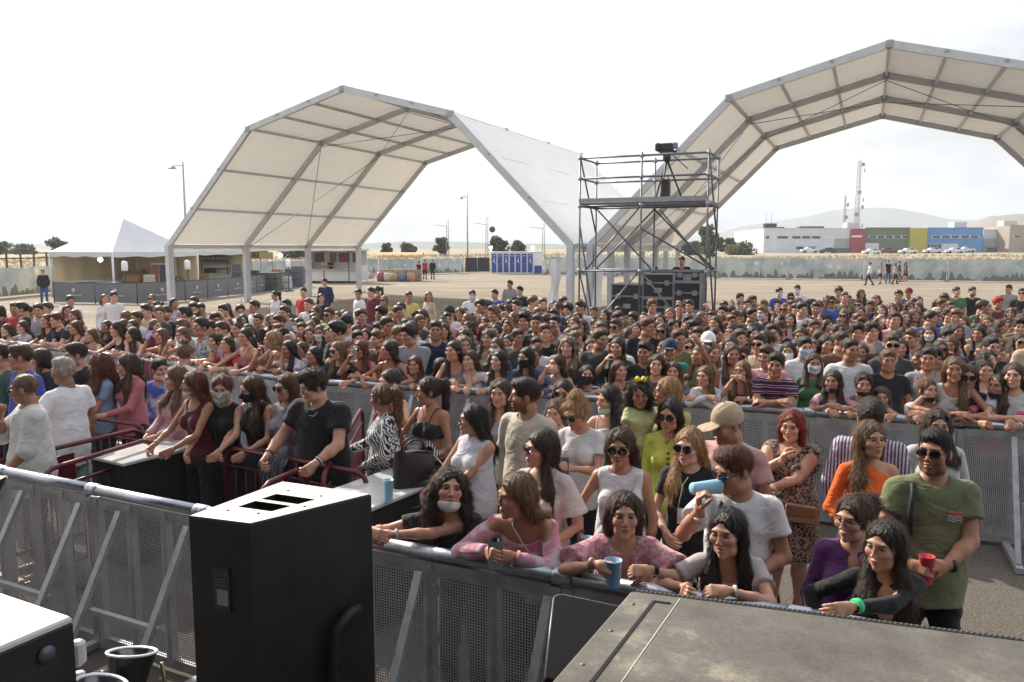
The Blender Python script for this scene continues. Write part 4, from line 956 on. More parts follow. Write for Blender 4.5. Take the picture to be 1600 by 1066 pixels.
# ---------------------------------------------------------------- big tents
def pvc_material():
    m, t, b, o = newmat('tent_membrane'); v = coords(t); f = noise(t, 1.2, 5, .6, v); r = ramp(t, [(.3, (.77, .765, .75)), (.7, (.84, .835, .82))]); t.links.new(f, r.inputs['Fac'])
    t.links.new(r.outputs[0], b.inputs['Base Color']); b.inputs['Roughness'].default_value = .5; bump(t, b, noise(t, 2.2, 3, .5, v), .06, .4)
    tr = N(t, 'ShaderNodeBsdfTranslucent'); tr.inputs['Color'].default_value = (.76, .74, .68, 1); ms = N(t, 'ShaderNodeMixShader'); ms.inputs[0].default_value = .13
    t.links.new(b.outputs[0], ms.inputs[1]); t.links.new(tr.outputs[0], ms.inputs[2]); t.links.new(ms.outputs[0], o.inputs[0]); return m
PVC = pvc_material()
W_, KU, ZE, ZK, ZA, BAY = 19.557, .252, 2.96, 7.915, 9.206, 5.0
NODES = [(0, ZE), (KU*W_, ZK), (W_/2, ZA), (W_-KU*W_, ZK), (W_, ZE)]
FRAMEM = mat('tent_aluminium', (.52, .52, .53), .45, .3, .1, 3)
LEGM = mat('white_leg_paint', (.52, .53, .56), .5, .1, .1, 3)
def big_tent(x, y, label, side):
    root = empty('event_tent', (x, y, 0), TH, label, 'tent', 'pair of polygonal event tents')
    def ins(p, q, d):   # point p moved inwards by d
        c = np.array([W_/2, 3.0]); v = c-np.array(p); v /= np.linalg.norm(v); return np.array(p)+v*d
    for fr in range(4):
        yb = BAY*fr; m = MB()
        for a, b_ in zip(NODES[:-1], NODES[1:]):
            t = np.array(b_)-np.array(a); t /= np.linalg.norm(t); nrm = np.array([t[1], -t[0]]); off = nrm*.14
            m.beam((a[0]+off[0], yb, a[1]+off[1]), (b_[0]+off[0], yb, b_[1]+off[1]), .13, .24, up=(nrm[0], 0, nrm[1]))
        fo = m.build('frame', FRAMEM, root)
        JP = mat('joint_steel', (.34, .34, .36), .5, .4)
        for i in (1, 2, 3): MB().bbox((NODES[i][0], yb, NODES[i][1]-.15), (.26, .17, .28), .03).build('joint_plate', JP, fo)
        for a, b_ in zip(NODES[:-1], NODES[1:]):
            for k in (.33, .66):
                p = np.array(a)+(np.array(b_)-np.array(a))*k; MB().box((p[0], yb-.075, p[1]-.08), (.12, .03, .08)).build('joint_plate', JP, fo)
        for xx, sg in ((0, 1), (W_, -1)):
            q = MB(); q.box((xx+sg*.1, yb, (ZE-.05)/2+.02), (.22, .3, ZE-.1)); lo_ = q.build('leg', LEGM, root)
            q = MB(); q.box((xx+sg*.1, yb, .02), (.6, .7, .04)); [q.tube([(xx+sg*.1+a*.2, yb+b_*.25, 0), (xx+sg*.1+a*.2, yb+b_*.25, .2)], .02, 5) for a in (-1, 1) for b_ in (-1, 1)]; q.build('base_plate', GALV, lo_)
    for i, (a, b_) in enumerate(zip(NODES[:-1], NODES[1:])):
        for k in (0, 1/3, 2/3):
            if i == 0 and k == 0: continue
            p = np.array(a)+(np.array(b_)-np.array(a))*k; q = MB()
            for fr in range(3): q.beam((p[0], BAY*fr+.1, p[1]-.13), (p[0], BAY*fr+4.9, p[1]-.13), .09, .11)
            q.build('purlin', FRAMEM, root)
    for p in (NODES[0], NODES[-1]):
        q = MB(); q.beam((p[0], .1, p[1]-.13), (p[0], 14.9, p[1]-.13), .1, .16); q.build('purlin', FRAMEM, root)
    for fr in range(3):
        m = MB()
        for i, (a, b_) in enumerate(zip(NODES[:-1], NODES[1:])):
            a, b_ = np.array(a), np.array(b_); t = (b_-a)/np.linalg.norm(b_-a); nr = np.array([-t[1], t[0]])
            def fn(u, v, a=a, b_=b_, nr=nr, fr=fr):
                p = a+(b_-a)*u; s_ = -.07*math.sin(PI*v)*(.6+.4*abs(math.sin(PI*u*3)))+.0+.008*math.sin(u*40+fr)*math.sin(v*17)
                p = p+nr*s_; return (p[0], fr*BAY+.002+(BAY-.004)*v, p[1])
            m.grid(fn, 18, 12)
        m.build('roof_membrane', PVC, root)
        for xx in (-.03, W_+.03):
            MB().grid(lambda u, v: (xx+.015*math.sin(u*22+fr), fr*BAY+.09+(BAY-.18)*u, ZE-.02-.34*v-.02*math.sin(u*PI*4)*v), 24, 2).build('valance', PVC, root)
    cb = MB()   # cross cables of the middle bay and the front bay's tension rods
    for (a, b_), yy in ((((NODES[0]), (NODES[1])), (5, 10)), ((NODES[1], NODES[2]), (5, 10)), ((NODES[3], NODES[2]), (5, 10)), ((NODES[4], NODES[3]), (5, 10))):
        cb.tube([(a[0], yy[0], a[1]-.32), (b_[0], yy[1], b_[1]-.32)], .014, 4); cb.tube([(a[0], yy[1], a[1]-.32), (b_[0], yy[0], b_[1]-.32)], .014, 4)
    cb.build('brace_cable', DARKSTEEL, root)
    # white curtain tied up beside the front leg
    for q, yy in ((side, .35),):
        m = MB(); xx = (W_-.75) if q > 0 else .35; r0 = np.random.RandomState(q+5)
        def fn(u, v):
            a = 2*PI*v; z = ZE-.15-(ZE-.75)*u if q < 0 else 2.35-(1.75)*u
            rad = (.09+.14*u**1.2+.05*math.sin(u*7))*(1+.16*math.sin(a*5+u*3)+.1*math.sin(a*9+1)); return (xx+rad*math.cos(a)+.08*math.sin(u*4), yy-.35+rad*.8*math.sin(a), z)
        m.grid(fn, 22, 44); m.build('curtain', PVC, root)
    return root
big_tent(-15.706, 37.046, 'large white polygonal tent on the left, whole arch in view', 1)
big_tent(2.803, 29.98, 'larger looking cream tent arch on the right, cut off by the photo edge', -1)
# ---------------------------------------------------------------- bar zone on the left
def pagoda(px, D, label, sz=5.6, zE=2.55, zP=4.45, walls=True):
    x = px_x(px)*D; root = empty('pagoda_tent', (x, D, 0), -.5, label, 'tent', 'white pagoda tents at the bar'); h = sz/2; m = MB()
    for k in range(4):
        c0 = np.array([h*math.cos(PI/4+PI/2*k)*1.414, h*math.sin(PI/4+PI/2*k)*1.414]); c1 = np.array([h*math.cos(PI/4+PI/2*(k+1))*1.414, h*math.sin(PI/4+PI/2*(k+1))*1.414])
        def fn(u, v): p = (c0+(c1-c0)*u)*(1-v); return (p[0], p[1], zE+(zP-zE)*(.93*v+.07*v**2.5)-.05*math.sin(PI*u)*(1-v))
        m.grid(fn, 10, 10)
        m.grid(lambda u, v: (*(c0+(c1-c0)*u)*1.003, zE-.27*v-.03*math.sin(u*PI*6)*v+.14*(1-v)*0), 18, 1)
        MB().tube([(c0[0]*.985, c0[1]*.985, 0), (c0[0]*.985, c0[1]*.985, zE)], .06, 6).build('leg', WHITEPVC, root)
    m.build('roof', mat('pagoda_canvas', (.56, .57, .6), .7, 0, .05, 2), root)
    if walls:
        w2 = MB(); w2.grid(lambda u, v: (-h+sz*u, h-.08+.03*math.sin(u*30), .05+(zE-.1)*v), 40, 2); w2.grid(lambda u, v: (-h+.06+.03*math.sin(u*30), -h*0+h-.1-sz*.95*u if 1 else 0, .05+(zE-.1)*v), 40, 2)
        w2.build('side_wall', mat('cream_wall', (.78, .66, .42), .8, 0, .04), root)
    return root
pagoda(199, 47, 'white pagoda tent with full pointed roof left of the left arch tent')
pagoda(287, 52.5, 'second white pagoda tent half hidden behind the left arch tent', zE=2.6)
def wall_tent():
    pass
def banner_fence(pts, label, hgt=.98):
    P = [at(*p) for p in pts]; root = empty('bar_fence', (P[0][0], P[0][1], 0), 0, label, 'fence'); bm = mat('grey_banner', (.16, .165, .18), .75, 0, .12, 3); em = mat('banner_print', (.5, .5, .53), .7)
    for a, b_ in zip(P[:-1], P[1:]):
        L_ = np.hypot(*(b_-a)); n = max(1, int(round(L_/2.1))); d = (b_-a)/L_; nn = np.array([d[1], -d[0]])
        for k in range(n):
            p, q = a+(b_-a)*k/n-P[0], a+(b_-a)*(k+1)/n-P[0]; m = MB()
            m.grid(lambda u, v: (*(p+(q-p)*(.01+.98*u)+nn*(.03*math.sin(PI*u*2+k))*v), .06+hgt*v), 8, 2); pn = m.build('banner', bm, root)
            c = (p+q)/2+nn*.045; e = MB()
            e.add([(c[0]+d[0]*sx, c[1]+d[1]*sx, sz_) for sx, sz_ in ((-.09, .76), (.09, .76), (.1, .66), (.0, .54), (-.1, .66))], [(0, 1, 2, 3, 4)])
            for sx in np.linspace(-.42, .42, 11): e.box((c[0]+d[0]*sx, c[1]+d[1]*sx, .42), (.055, .01, .06), math.atan2(d[1], d[0]))
            e.build('emblem', em, pn)
            MB().tube([(p[0], p[1], 0), (p[0], p[1], hgt+.12)], .025, 5).build('post', DARKSTEEL, root)
            MB().tube([(p[0], p[1], hgt+.08), (q[0], q[1], hgt+.08)], .02, 5).build('rail', DARKSTEEL, root)
banner_fence([(85, 474), (215, 476), (290, 471), (385, 460), (430, 452), (478, 446)], 'long low fence with grey printed banners in front of the bar')
# mural fence section also shows behind; cream back wall of the bar tent row
o = MB(); a_, b2 = at(300, 449), at(372, 446); o.grid(lambda u, v: (a_[0]+(b2[0]-a_[0])*u, a_[1]+(b2[1]-a_[1])*u+.04*math.sin(u*40), 2.3*v), 40, 2); o = o.build('bar_back_wall', mat('cream_wall', (.78, .66, .42), .8, 0, .04)); tag(o, 'cream canvas back wall behind the ticket sign', 'wall')
def text_mesh(s, size, name, m, parent=None, loc=(0, 0, 0), rot=(PI/2, 0, 0), ext=.004, align='CENTER'):
    cu = bpy.data.curves.new(name, 'FONT'); cu.body = s; cu.size = size; cu.extrude = ext; cu.align_x = align; cu.align_y = 'CENTER'
    to = bpy.data.objects.new(name, cu); COL.objects.link(to); dg = bpy.context.evaluated_depsgraph_get(); me = bpy.data.meshes.new_from_object(to.evaluated_get(dg)); bpy.data.objects.remove(to)
    o = link(name, me, m, parent); o.location = loc; o.rotation_euler = rot; return o
D = 53.5; x = px_x(337)*D; root = empty('ticket_sign', (x, D, 0), 0, 'dark framed ticket sale sign with pale green lettering under the tent edge', 'sign')
MB().bbox((0, 0, zat(404, D)), (1.78, .08, .44)).build('board', mat('sign_board', (.05, .055, .05), .6), root)
text_mesh('VENTA DE TICKETS', .205, 'lettering', mat('sign_letters', (.62, .68, .45), .6), root, (0, -.05, zat(404, D)))
[MB().tube([(s*.85, 0, 0), (s*.85, 0, zat(399, D))], .03, 5).build('post', DARKSTEEL, root) for s in (-1, 1)]
# ticket window counter
q = MB(); q.bbox((0, .5, .55), (1.9, .6, 1.1)); q.bbox((0, .5, 1.55), (1.9, .1, .2)); [q.box((s*.92, .5, 1.3), (.05, .06, .6)) for s in (-1, 1)]
o = q.build('ticket_counter', mat('pale_blue_board', (.42, .5, .6), .6), None, (x, D, 0)); tag(o, 'pale blue ticket counter under the ticket sign', 'counter')
GLOW = mat('lit_lamp_glass', (.9, .88, .8), .4, emit=((1, .96, .85), 9))
for px, py, D, lab in ((160, 406, 45, 'lit globe lamp under the left pagoda valance'), (302, 400, 51, 'lit globe lamp between left tent leg and ticket sign'), (440, 399, 51, 'lit globe lamp under the middle of the left tent edge')):
    x = px_x(px)*D; z = zat(py, D); root = empty('globe_lamp', (x, D, z), 0, lab, 'lamp', 'lit lamps hanging over the bar')
    MB().lathe([(.005, .13), (.07, .11), (.12, .04), (.125, -.02), (.08, -.1), (.005, -.13)], (0, 0, 0), 14).build('globe', GLOW, root); MB().tube([(0, 0, .12), (0, 0, .55)], .02, 5).build('hanger', DARKSTEEL, root)
for px, pb, D, lab in ((197, 440, 43, 'white cylinder lantern on a pole before the left pagoda'), (295, 440, 46, 'white cylinder lantern on a pole right of the first tent leg'), (452, 434, 52, 'white cylinder lantern on a pole left of the food kiosk')):
    x = px_x(px)*D; root = empty('pole_lantern', (x, D, 0), 0, lab, 'lantern', 'white pole lanterns at the bar')
    MB().tube([(0, 0, 0), (0, 0, 1.6)], .035, 6).build('pole', DARKSTEEL, root); MB().lathe([(.02, 1.55), (.15, 1.55), (.16, 1.6), (.16, 2.0), (.1, 2.06), (.02, 2.08)], (0, 0, 0), 14).build('shade', WHITEPVC, root); MB().lathe([(.02, 0), (.3, 0), (.3, .05), (.02, .08)], (0, 0, 0), 14).build('base', DARKSTEEL, root)
def crate_stack(px, D, w_, h_, n, col, label, cat_, z0=0):
    x = px_x(px)*D; m = MB()
    for k in range(n): m.bbox((random.uniform(-.03, .03), 0, h_*(k+.5)), (w_, w_*.7, h_*.94), .02, random.uniform(-.08, .08)); m.box((0, -w_*.352, h_*(k+.62)), (w_*.5, .012, h_*.12))
    o = m.build(cat_.replace(' ', '_'), mat('box_'+str(col), col, .8, 0, .2, 4), None, (x, D, z0)); tag(o, label, cat_, 'goods and furniture inside the bar')
BR = (.3, .17, .08)
crate_stack(207, 46, .8, .42, 3, BR, 'brown cardboard box pile right of the pagoda front leg', 'box pile')
crate_stack(226, 46.5, .75, .42, 3, (.22, .12, .06), 'darker brown cardboard box pile left of the drinks fridge', 'box pile')
crate_stack(315, 50, .8, .4, 3, (.2, .11, .05), 'brown crate pile right of the first tent leg', 'crate pile')
crate_stack(270, 48, .9, .36, 3, (.25, .15, .07), 'tan crate pile behind the first tent leg', 'crate pile')
crate_stack(180, 45, .7, .5, 2, (.2, .2, .26), 'grey keg crates low behind the grey bar banners', 'crate pile')
crate_stack(150, 45, 1.4, .5, 2, (.3, .3, .33), 'pale grey crates under the left globe lamp', 'crate pile')
crate_stack(235, 43.5, .5, .45, 3, (.42, .38, .3), 'light cardboard box pile before the drinks fridge', 'box pile')
crate_stack(345, 52, 1.0, .5, 2, (.4, .33, .22), 'tan box pile below the ticket sign', 'box pile')
crate_stack(418, 53, 1.7, .4, 3, (.07, .09, .07), 'dark green covered box behind the middle of the bar fence', 'box pile')
crate_stack(396, 52, .7, .45, 3, (.05, .05, .05), 'black box pile left of the green covered box', 'box pile')
for px, D, w_, h_, n, c_, lab in ((128, 45, .7, .45, 2, (.35, .33, .3), 'pale box pile at the left end inside the pagoda'), (215, 49, 1.0, .5, 3, (.34, .2, .1), 'orange brown crate pile against the cream wall of the pagoda'), (262, 50, .6, .5, 3, (.28, .28, .3), 'grey box pile right beside the drinks fridge'), (330, 55, .7, .5, 3, (.18, .1, .06), 'dark brown box pile left under the ticket sign'),
    (360, 55, .6, .5, 3, (.5, .48, .44), 'white box pile right under the ticket sign'), (372, 50, .5, .45, 4, (.1, .09, .1), 'narrow dark box pile at the second tent leg'), (434, 55, .6, .45, 3, (.3, .12, .1), 'reddish box pile before the mural under the left tent'), (445, 56, .9, .4, 2, (.5, .5, .52), 'white box pile left of the third pole lantern'), (466, 58, .8, .5, 3, (.12, .12, .14), 'dark box pile right of the third pole lantern'), (408, 55, 1.1, .35, 2, (.22, .25, .2), 'flat grey green boxes behind the bar fence')):
    crate_stack(px, D, w_, h_, n, c_, lab, 'box pile')
for px, D, sg, c1_, lab in ((385, 57, 'BAR', (.3, .06, .05), 'small red bar board hanging at the second tent leg'), (418, 57, 'MENU', (.3, .22, .1), 'brown menu board before the mural under the left tent')):
    x = px_x(px)*D; root = empty('menu_board', (x, D, 0), 0, lab, 'sign'); MB().bbox((0, 0, 2.25), (.95, .06, .45)).build('board', mat('mb'+sg, c1_, .6), root); [MB().tube([(s*.4, 0, 0), (s*.4, 0, 2.1)], .025, 5).build('post', DARKSTEEL, root) for s in (-1, 1)]
x = px_x(254)*47; root = empty('drinks_fridge', (x, 47, 0), 0, 'drinks fridge with glass doors and a red panel inside the pagoda', 'fridge')
MB().bbox((0, 0, .95), (1.0, .6, 1.9)).build('cabinet', mat('fridge_metal', (.45, .46, .48), .4, .3), root)
for s, c in ((-1, (.3, .08, .04)), (1, (.05, .06, .08))): MB().bbox((s*.24, -.32, 1.0), (.42, .03, 1.6)).build('door', mat('fridge'+str(s), c, .2), root)
# food kiosk
D = 64; x = px_x(523)*D; root = empty('food_kiosk', (x, D, 0), -.08, 'white food kiosk with open serving hatch and red menu boards', 'kiosk'); wk = 4.3
WP = mat('kiosk_white', (.62, .62, .6), .5, 0, .08)
m = MB(); m.box((0, .0, .62), (wk, .12, .9)); m.box((0, 1.9, 1.4), (wk, .1, 2.4)); m.box((-wk/2, .95, 1.4), (.1, 1.9, 2.4)); m.box((wk/2, .95, .8), (.1, 1.9, 1.2)); m.build('body', WP, root)
MB().bbox((0, .9, 2.62), (wk+.3, 2.3, .16)).build('roof', WP, root)
MB().bbox((0, -.12, 1.1), (wk, .4, .06)).build('counter', mat('steel_top', (.5, .5, .52), .3, .8), root)
[MB().tube([(q, -.05, .1), (q, -.05, 2.6)], .04, 6).build('post', DARKSTEEL, root) for q in (-wk/2, -.8, 1.2, wk/2)]
for q, w2, c in ((-1.75, .7, (.25, .1, .06)), (-.6, .55, (.2, .17, .13)), (.3, .9, (.26, .07, .06)), (1.3, .6, (.3, .1, .06))): MB().bbox((q, 1.8, 2.0), (w2, .05, .75)).build('menu_board', mat('menu'+str(q), c, .6, 0, .5, 5), root)
MB().box((0, .2, .1), (wk*.96, .5, .14)).build('skirt', mat('dark_skirt', (.03, .03, .03), .8), root)
[MB().lathe([(.05, -.1), (.3, -.1), (.3, .1), (.05, .1)], (q, 0.05, .3), 14, RX(PI/2)).build('wheel', mat('tyre', (.02, .02, .02), .8), root) for q in (-.4, .5)]
D = 66; x = px_x(463)*D; root = empty('kiosk_trailer', (x, D, 0), 0, 'dark tow bar trailer left of the white food kiosk', 'trailer'); MB().bbox((0, 0, .7), (1.4, 1.4, .8)).build('body', DARKSTEEL, root); MB().tube([(.5, 0, .4), (1.3, 0, .35)], .04).build('tow_bar', DARKSTEEL, root); [MB().lathe([(.05, -.1), (.3, -.1), (.3, .1), (.05, .1)], (q, -.7, .3), 14, RX(PI/2)).build('wheel', mat('tyre', (.02, .02, .02), .8), root) for q in (-.3,)]
# candy stall
D = 68; x = px_x(625)*D; root = empty('candy_stall', (x, D, 0), 0, 'colourful candy stall with yellow and orange canopy', 'stall')
MB().bbox((0, .8, .5), (3.4, .9, .95)).build('counter', mat('stall_orange', (.36, .24, .15), .6, 0, .6, 5), root)
m = MB(); m.grid(lambda u, v: (-1.9+3.8*u, .2+1.4*v, 2.15+.25*math.sin(PI*v)), 16, 8); m.grid(lambda u, v: (-1.9+3.8*u, .2, 2.15-.25*v-.05*math.sin(u*PI*10)), 30, 1)
cm, t, b, o_ = newmat('canopy_stripes'); wv = N(t, 'ShaderNodeTexWave', Scale=1.2, Distortion=2.0); t.links.new(coords(t), wv.inputs['Vector']); rr = ramp(t, [(0, (.62, .5, .12)), (.4, (.6, .25, .12)), (.6, (.66, .62, .5)), (.9, (.5, .12, .14))], 'CONSTANT'); t.links.new(wv.outputs['Fac'], rr.inputs['Fac']); t.links.new(rr.outputs[0], b.inputs['Base Color'])
m.build('canopy', cm, root); [MB().tube([(q, .25, 0), (q, .25, 2.2)], .03, 5).build('post', WHITEPVC, root) for q in (-1.8, 1.8)]
for k, (dx, dz, c, nm) in enumerate(((-1.5, .75, (.3, .1, .1), 'red'), (-.95, .7, (.55, .52, .48), 'pale'), (-.4, .65, (.4, .33, .16), 'yellow'), (.3, .7, (.12, .2, .3), 'blue'), (1.0, .7, (.5, .28, .14), 'orange'))):
    q = MB(); q.lathe([(.05, 0), (.3, .02), (.36, dz*.5), (.3, dz), (.05, dz+.04)], (0, 0, 0), 16); o = q.build('candy_barrel', mat('barrel'+nm, c, .5, 0, .6, 6), None, (x+dx, D-.6, 0)); tag(o, nm+' patterned barrel standing before the candy stall', 'barrel', 'barrels before the candy stall')
for px, lab in ((571, 'left white folding deck chair right of the food kiosk'), (580, 'right white folding deck chair right of the food kiosk')):
    D = 67; x = px_x(px)*D; root = empty('deck_chair', (x, D, 0), .5, lab, 'chair', 'white deck chairs right of the kiosk'); MB().grid(lambda u, v: (-.25+.5*v, -.5+1.0*u, .75-.55*u+.12*math.sin(PI*u)*-1), 8, 2).build('seat', WHITEPVC, root)
    [MB().tube([(s*.27, -.5, .0), (s*.27, .5, .6)], .02, 5).build('leg', WHITEPVC, root) for s in (-1, 1)]; [MB().tube([(s*.27, .4, .0), (s*.27, -.5, .8)], .02, 5).build('leg', WHITEPVC, root) for s in (-1, 1)]
# portable toilets
BLUE = mat('toilet_blue', (.035, .07, .3), .45, 0, .1); D = 87
for k in range(8):
    px = 772+k*9.4; x = px_x(px)*D; last = k == 7; w2 = .62 if not last else 1.0; x += .2 if last else 0
    ordn = ['leftmost', 'second from left', 'third from left', 'fourth from left', 'fifth from left', 'sixth from left', 'blue door next to the grey wash'][k] if k < 7 else ''
    root = empty('portable_toilet' if not last else 'wash_cabin', (x, D, 0), 0, (ordn+' of the blue portable toilets' if k < 6 else 'blue portable toilet directly left of the pale wash cabin') if not last else 'pale wash cabin with low blue panel at the right end of the toilets', 'toilet', 'portable toilets in one row' if not last else None)
    MB().bbox((0, .6, 1.17), (w2, 1.1, 2.2)).build('body', WHITEPVC, root); MB().bbox((0, .6, 2.34), (w2+.02, 1.2, .14), .04).build('roof', WHITEPVC, root)
    if not last:
        dr = MB().bbox((0, .03, 1.17), (w2*.82, .05, 2.0)).build('door', BLUE, root); MB().bbox((.18, -.01, 1.1), (.05, .03, .12)).build('handle', WHITEPVC, dr)
        if k % 2 == 0: q = MB(); q.lathe([(.005, -.01), (.07, -.01), (.07, .01), (.005, .01)], (0, -.01, 1.62), 12, RX(PI/2)); q.box((0, -.01, 1.35), (.14, .012, .26)); q.build('pictogram', WHITEPVC, dr)
        q = MB(); [q.box((0, -.002, 2.0-.05*j), (.3, .02, .02)) for j in range(3)]; q.build('vent', WHITEPVC, dr)
    else: MB().bbox((0, .03, .5), (w2*.8, .05, .8)).build('panel', BLUE, root)
for px, lab in ((767, 'lit floodlight on the left end of the toilet row'), (832, 'lit floodlight over the wash cabin')):
    q = MB(); q.bbox((0, 0, .2), (.34, .14, .26)); q.tube([(0, 0, -.2), (0, 0, .1)], .02, 5); o = q.build('flood_light', GLOW, None, (px_x(px)*D, D+.3, 2.62)); tag(o, lab, 'floodlight', 'floodlights over the toilets')
# brown railing beyond the left fence
P = [at(-60, 466), at(112, 450)]; P = [p*1.12 for p in P]; root = empty('railing', (P[0][0], P[0][1], 0), 0, 'brown post and rail barrier above the mural fence at the far left', 'railing'); d = P[1]-P[0]; n = 8; BRW = mat('brown_steel', (.09, .06, .045), .7)
for k in range(n+1):
    p = d*k/n; MB().beam((p[0], p[1], .9), (p[0], p[1], 2.45), .1, .1).build('post', BRW, root)
for z in (2.4, 2.05): MB().beam((0, 0, z), (d[0], d[1], z), .05, .09).build('rail', BRW, root)
# ---------------------------------------------------------------- scaffold tower
SC = mat('scaffold_tube', (.15, .155, .17), .45, .5, .2, 8)
root = empty('scaffold_tower', (1.66, 20.0, 0), TH, 'steel scaffold camera tower with platform between the two arch tents', 'scaffold')
XS = (0, 1.53, 3.09); ZT, ZPL, ZLOW = 4.95, 3.82, 2.2
for yb in (0, 1.3):
    for xx in XS: MB().tube([(xx, yb, 0), (xx, yb, ZT+.05)], .022, 8).build('standard', SC, root)
for z, yy in ((ZT-.03, (0, 1.3)), (ZT-.52, (0, 1.3)), (ZPL-.05, (0, 1.3)), (ZLOW, (0, 1.3)), (.35, (0, 1.3))):
    for yb in yy:
        MB().tube([(XS[0], yb, z), (XS[2], yb, z)], .024, 8).build('ledger', SC, root)
    for xx in (XS[0], XS[2]): MB().tube([(xx, 0, z), (xx, 1.3, z)], .024, 8).build('transom', SC, root)
for a, b_ in (((0, 0, ZT), (.0, 1.3, ZPL-.7)), ((0, 0, ZPL-.5), (0, 1.3, .5)), ((3.09, 0, ZT), (3.09, 1.3, ZPL-.8)), ((3.09, 0, ZPL-.4), (3.09, 1.3, .8)), ((0, 1.3, ZLOW), (1.53, 1.3, ZPL-.1)), ((3.09, 1.3, ZLOW), (1.53, 1.3, ZPL-.1)), ((.1, 0, ZLOW-.05), (1.5, 0, ZPL-.1)), ((1.53, 1.3, ZPL-.1), (3.05, 1.3, ZLOW)), ((2.0, 0, ZPL-.2), (3.07, 0, ZLOW+.2)), ((1.53, 0, ZPL-.6), (3.05, 1.3, ZLOW)), ((.05, 1.3, ZPL-.1), (1.5, 1.3, ZLOW)), ((1.55, 0, ZLOW), (3.07, 0, .4)), ((.02, 0, .4), (1.5, 0, ZLOW)), ((0, 0, ZLOW), (.0, 1.3, .3))):
    MB().tube([a, b_], .022, 6).build('brace', SC, root)
pm = MB()
for k in range(4): pm.bbox((1.545, .17+.32*k, ZPL), (3.12, .3, .06))
pf = pm.build('platform', mat('deck_alu', (.2, .2, .21), .5, .5), root)
MB().box((1.545, -.03, ZPL+.08), (3.12, .03, .1)).build('toe_board', mat('toe_board', (.3, .31, .33), .5, .2), root)
for xx in XS:
    for yb in (0, 1.3):
        q = MB(); [q.lathe([(.028, -.05), (.05, -.04), (.05, .04), (.028, .05)], (xx, yb, z), 8) for z in (ZT-.03, ZT-.52, ZPL-.05, ZLOW)]; q.build('coupler', GALV, root)
def loc_on(x0, y0, lx, ly): p = np.array([x0, y0])+UX*lx+NX*ly; return p
p = loc_on(1.66, 20, 1.98, .6); root = empty('broadcast_camera', (p[0], p[1], ZPL+.04), TH, 'black broadcast camera on a tall tripod on the scaffold platform', 'camera')
BK = mat('black_plastic', (.02, .02, .022), .5, 0, .2)
MB().bbox((.0, 0, 1.3), (.3, .18, .17), .02).build('body', BK, root); MB().bbox((-.21, 0, 1.3), (.13, .2, .19), .03).build('lens_hood', BK, root); MB().bbox((.2, -.02, 1.32), (.12, .12, .14), .02).build('viewfinder', mat('grey_plastic', (.2, .21, .22), .5), root)
MB().bbox((.02, 0, 1.19), (.42, .22, .04)).build('plate', DARKSTEEL, root); MB().lathe([(.03, .95), (.09, .97), (.1, 1.1), (.05, 1.14)], (0, 0, 0), 12).build('head', BK, root)
for a in (.4, 2.5, 4.6): MB().tube([(0, 0, 1.02), (.42*math.cos(a), .42*math.sin(a), 0)], [.028, .018], 6).build('leg', BK, root)
MB().tube([(.15, 0, 1.1), (.55, -.2, .75)], .012, 5).build('pan_bar', BK, root)
p = loc_on(1.66, 20, 2.05, .25); o = MB(); o.bbox((0, 0, .27), (.2, .2, .5), .02); o.tube([(-.08, 0, .52), (0, 0, .62), (.08, 0, .52)], .012, 5); o = o.build('battery_case', BK, None, (p[0], p[1], ZPL+.03), TH); tag(o, 'small black upright case under the tripod on the platform', 'case')
# flight cases of the mixing desk
CASE = mat('case_laminate', (.022, .023, .027), .35, 0, .3, 5); CORN = mat('case_edging', (.34, .35, .38), .4, .8)
def flight_case(cx, cy, z, w_, d_, h_, label, rz=TH, lid=True):
    root = empty('flight_case', (cx, cy, z), rz, label, 'flight case', 'flight cases at the mixing desk')
    MB().box((0, 0, h_/2), (w_-.03, d_-.03, h_-.02)).build('shell', CASE, root); e = MB()
    for sx in (-1, 1):
        for sy in (-1, 1): e.box((sx*(w_/2-.012), sy*(d_/2-.012), h_/2), (.036, .036, h_))
    for sz_ in (.018, h_*.62, h_-.018):
        for sy in (-1, 1): e.box((0, sy*(d_/2-.011), sz_), (w_-.07, .036, .034))
    e.build('edging', CORN, root)
    for q in (-.28, .28): MB().bbox((w_*q, -d_/2-.008, h_*.62), (.11, .02, .13)).build('latch', CORN, root)
    MB().bbox((0, -d_/2-.008, h_*.32), (.2, .02, .12)).build('handle', CORN, root)
for cx, cy, z, w_, d_, h_, lab in ((1.25, .3, 0, .85, .7, 1.0, 'large black flight case at the lower left under the scaffold'), (1.25, .3, 1.0, .85, .7, .85, 'black flight case topmost of the left stack under the scaffold'),
    (2.05, .35, 0, .8, .8, .9, 'black flight case at the foot of the middle stack'), (2.05, .35, .9, .8, .8, .6, 'black flight case in the middle of the middle stack'), (2.05, .35, 1.5, .8, .8, .62, 'tall black flight case topmost of the middle stack, below the operators'),
    (2.78, .35, 0, .68, .8, 1.2, 'black flight case at the foot of the right stack under the scaffold'), (2.78, .35, 1.2, .68, .8, .72, 'black flight case in the middle of the right stack'), (2.78, .3, 1.92, .66, .7, .28, 'flat black rack case topmost of the right stack')):
    p = loc_on(1.66, 20, cx-.35, cy+1.2); flight_case(p[0], p[1], z, w_, d_, h_, lab)
for lx, lab in ((-.9, 'low black flight case with bright edges left of the scaffold foot'), (.1, 'low black flight case with open lid left of the big case stack'), (1.9, 'long low flight case with bright edging before the stacks')):
    p = loc_on(1.66, 20, lx, -1.4); flight_case(p[0], p[1], 0, .85 if lx < 1 else 1.6, .6, 1.35 if lx < 1 else 1.15, lab)
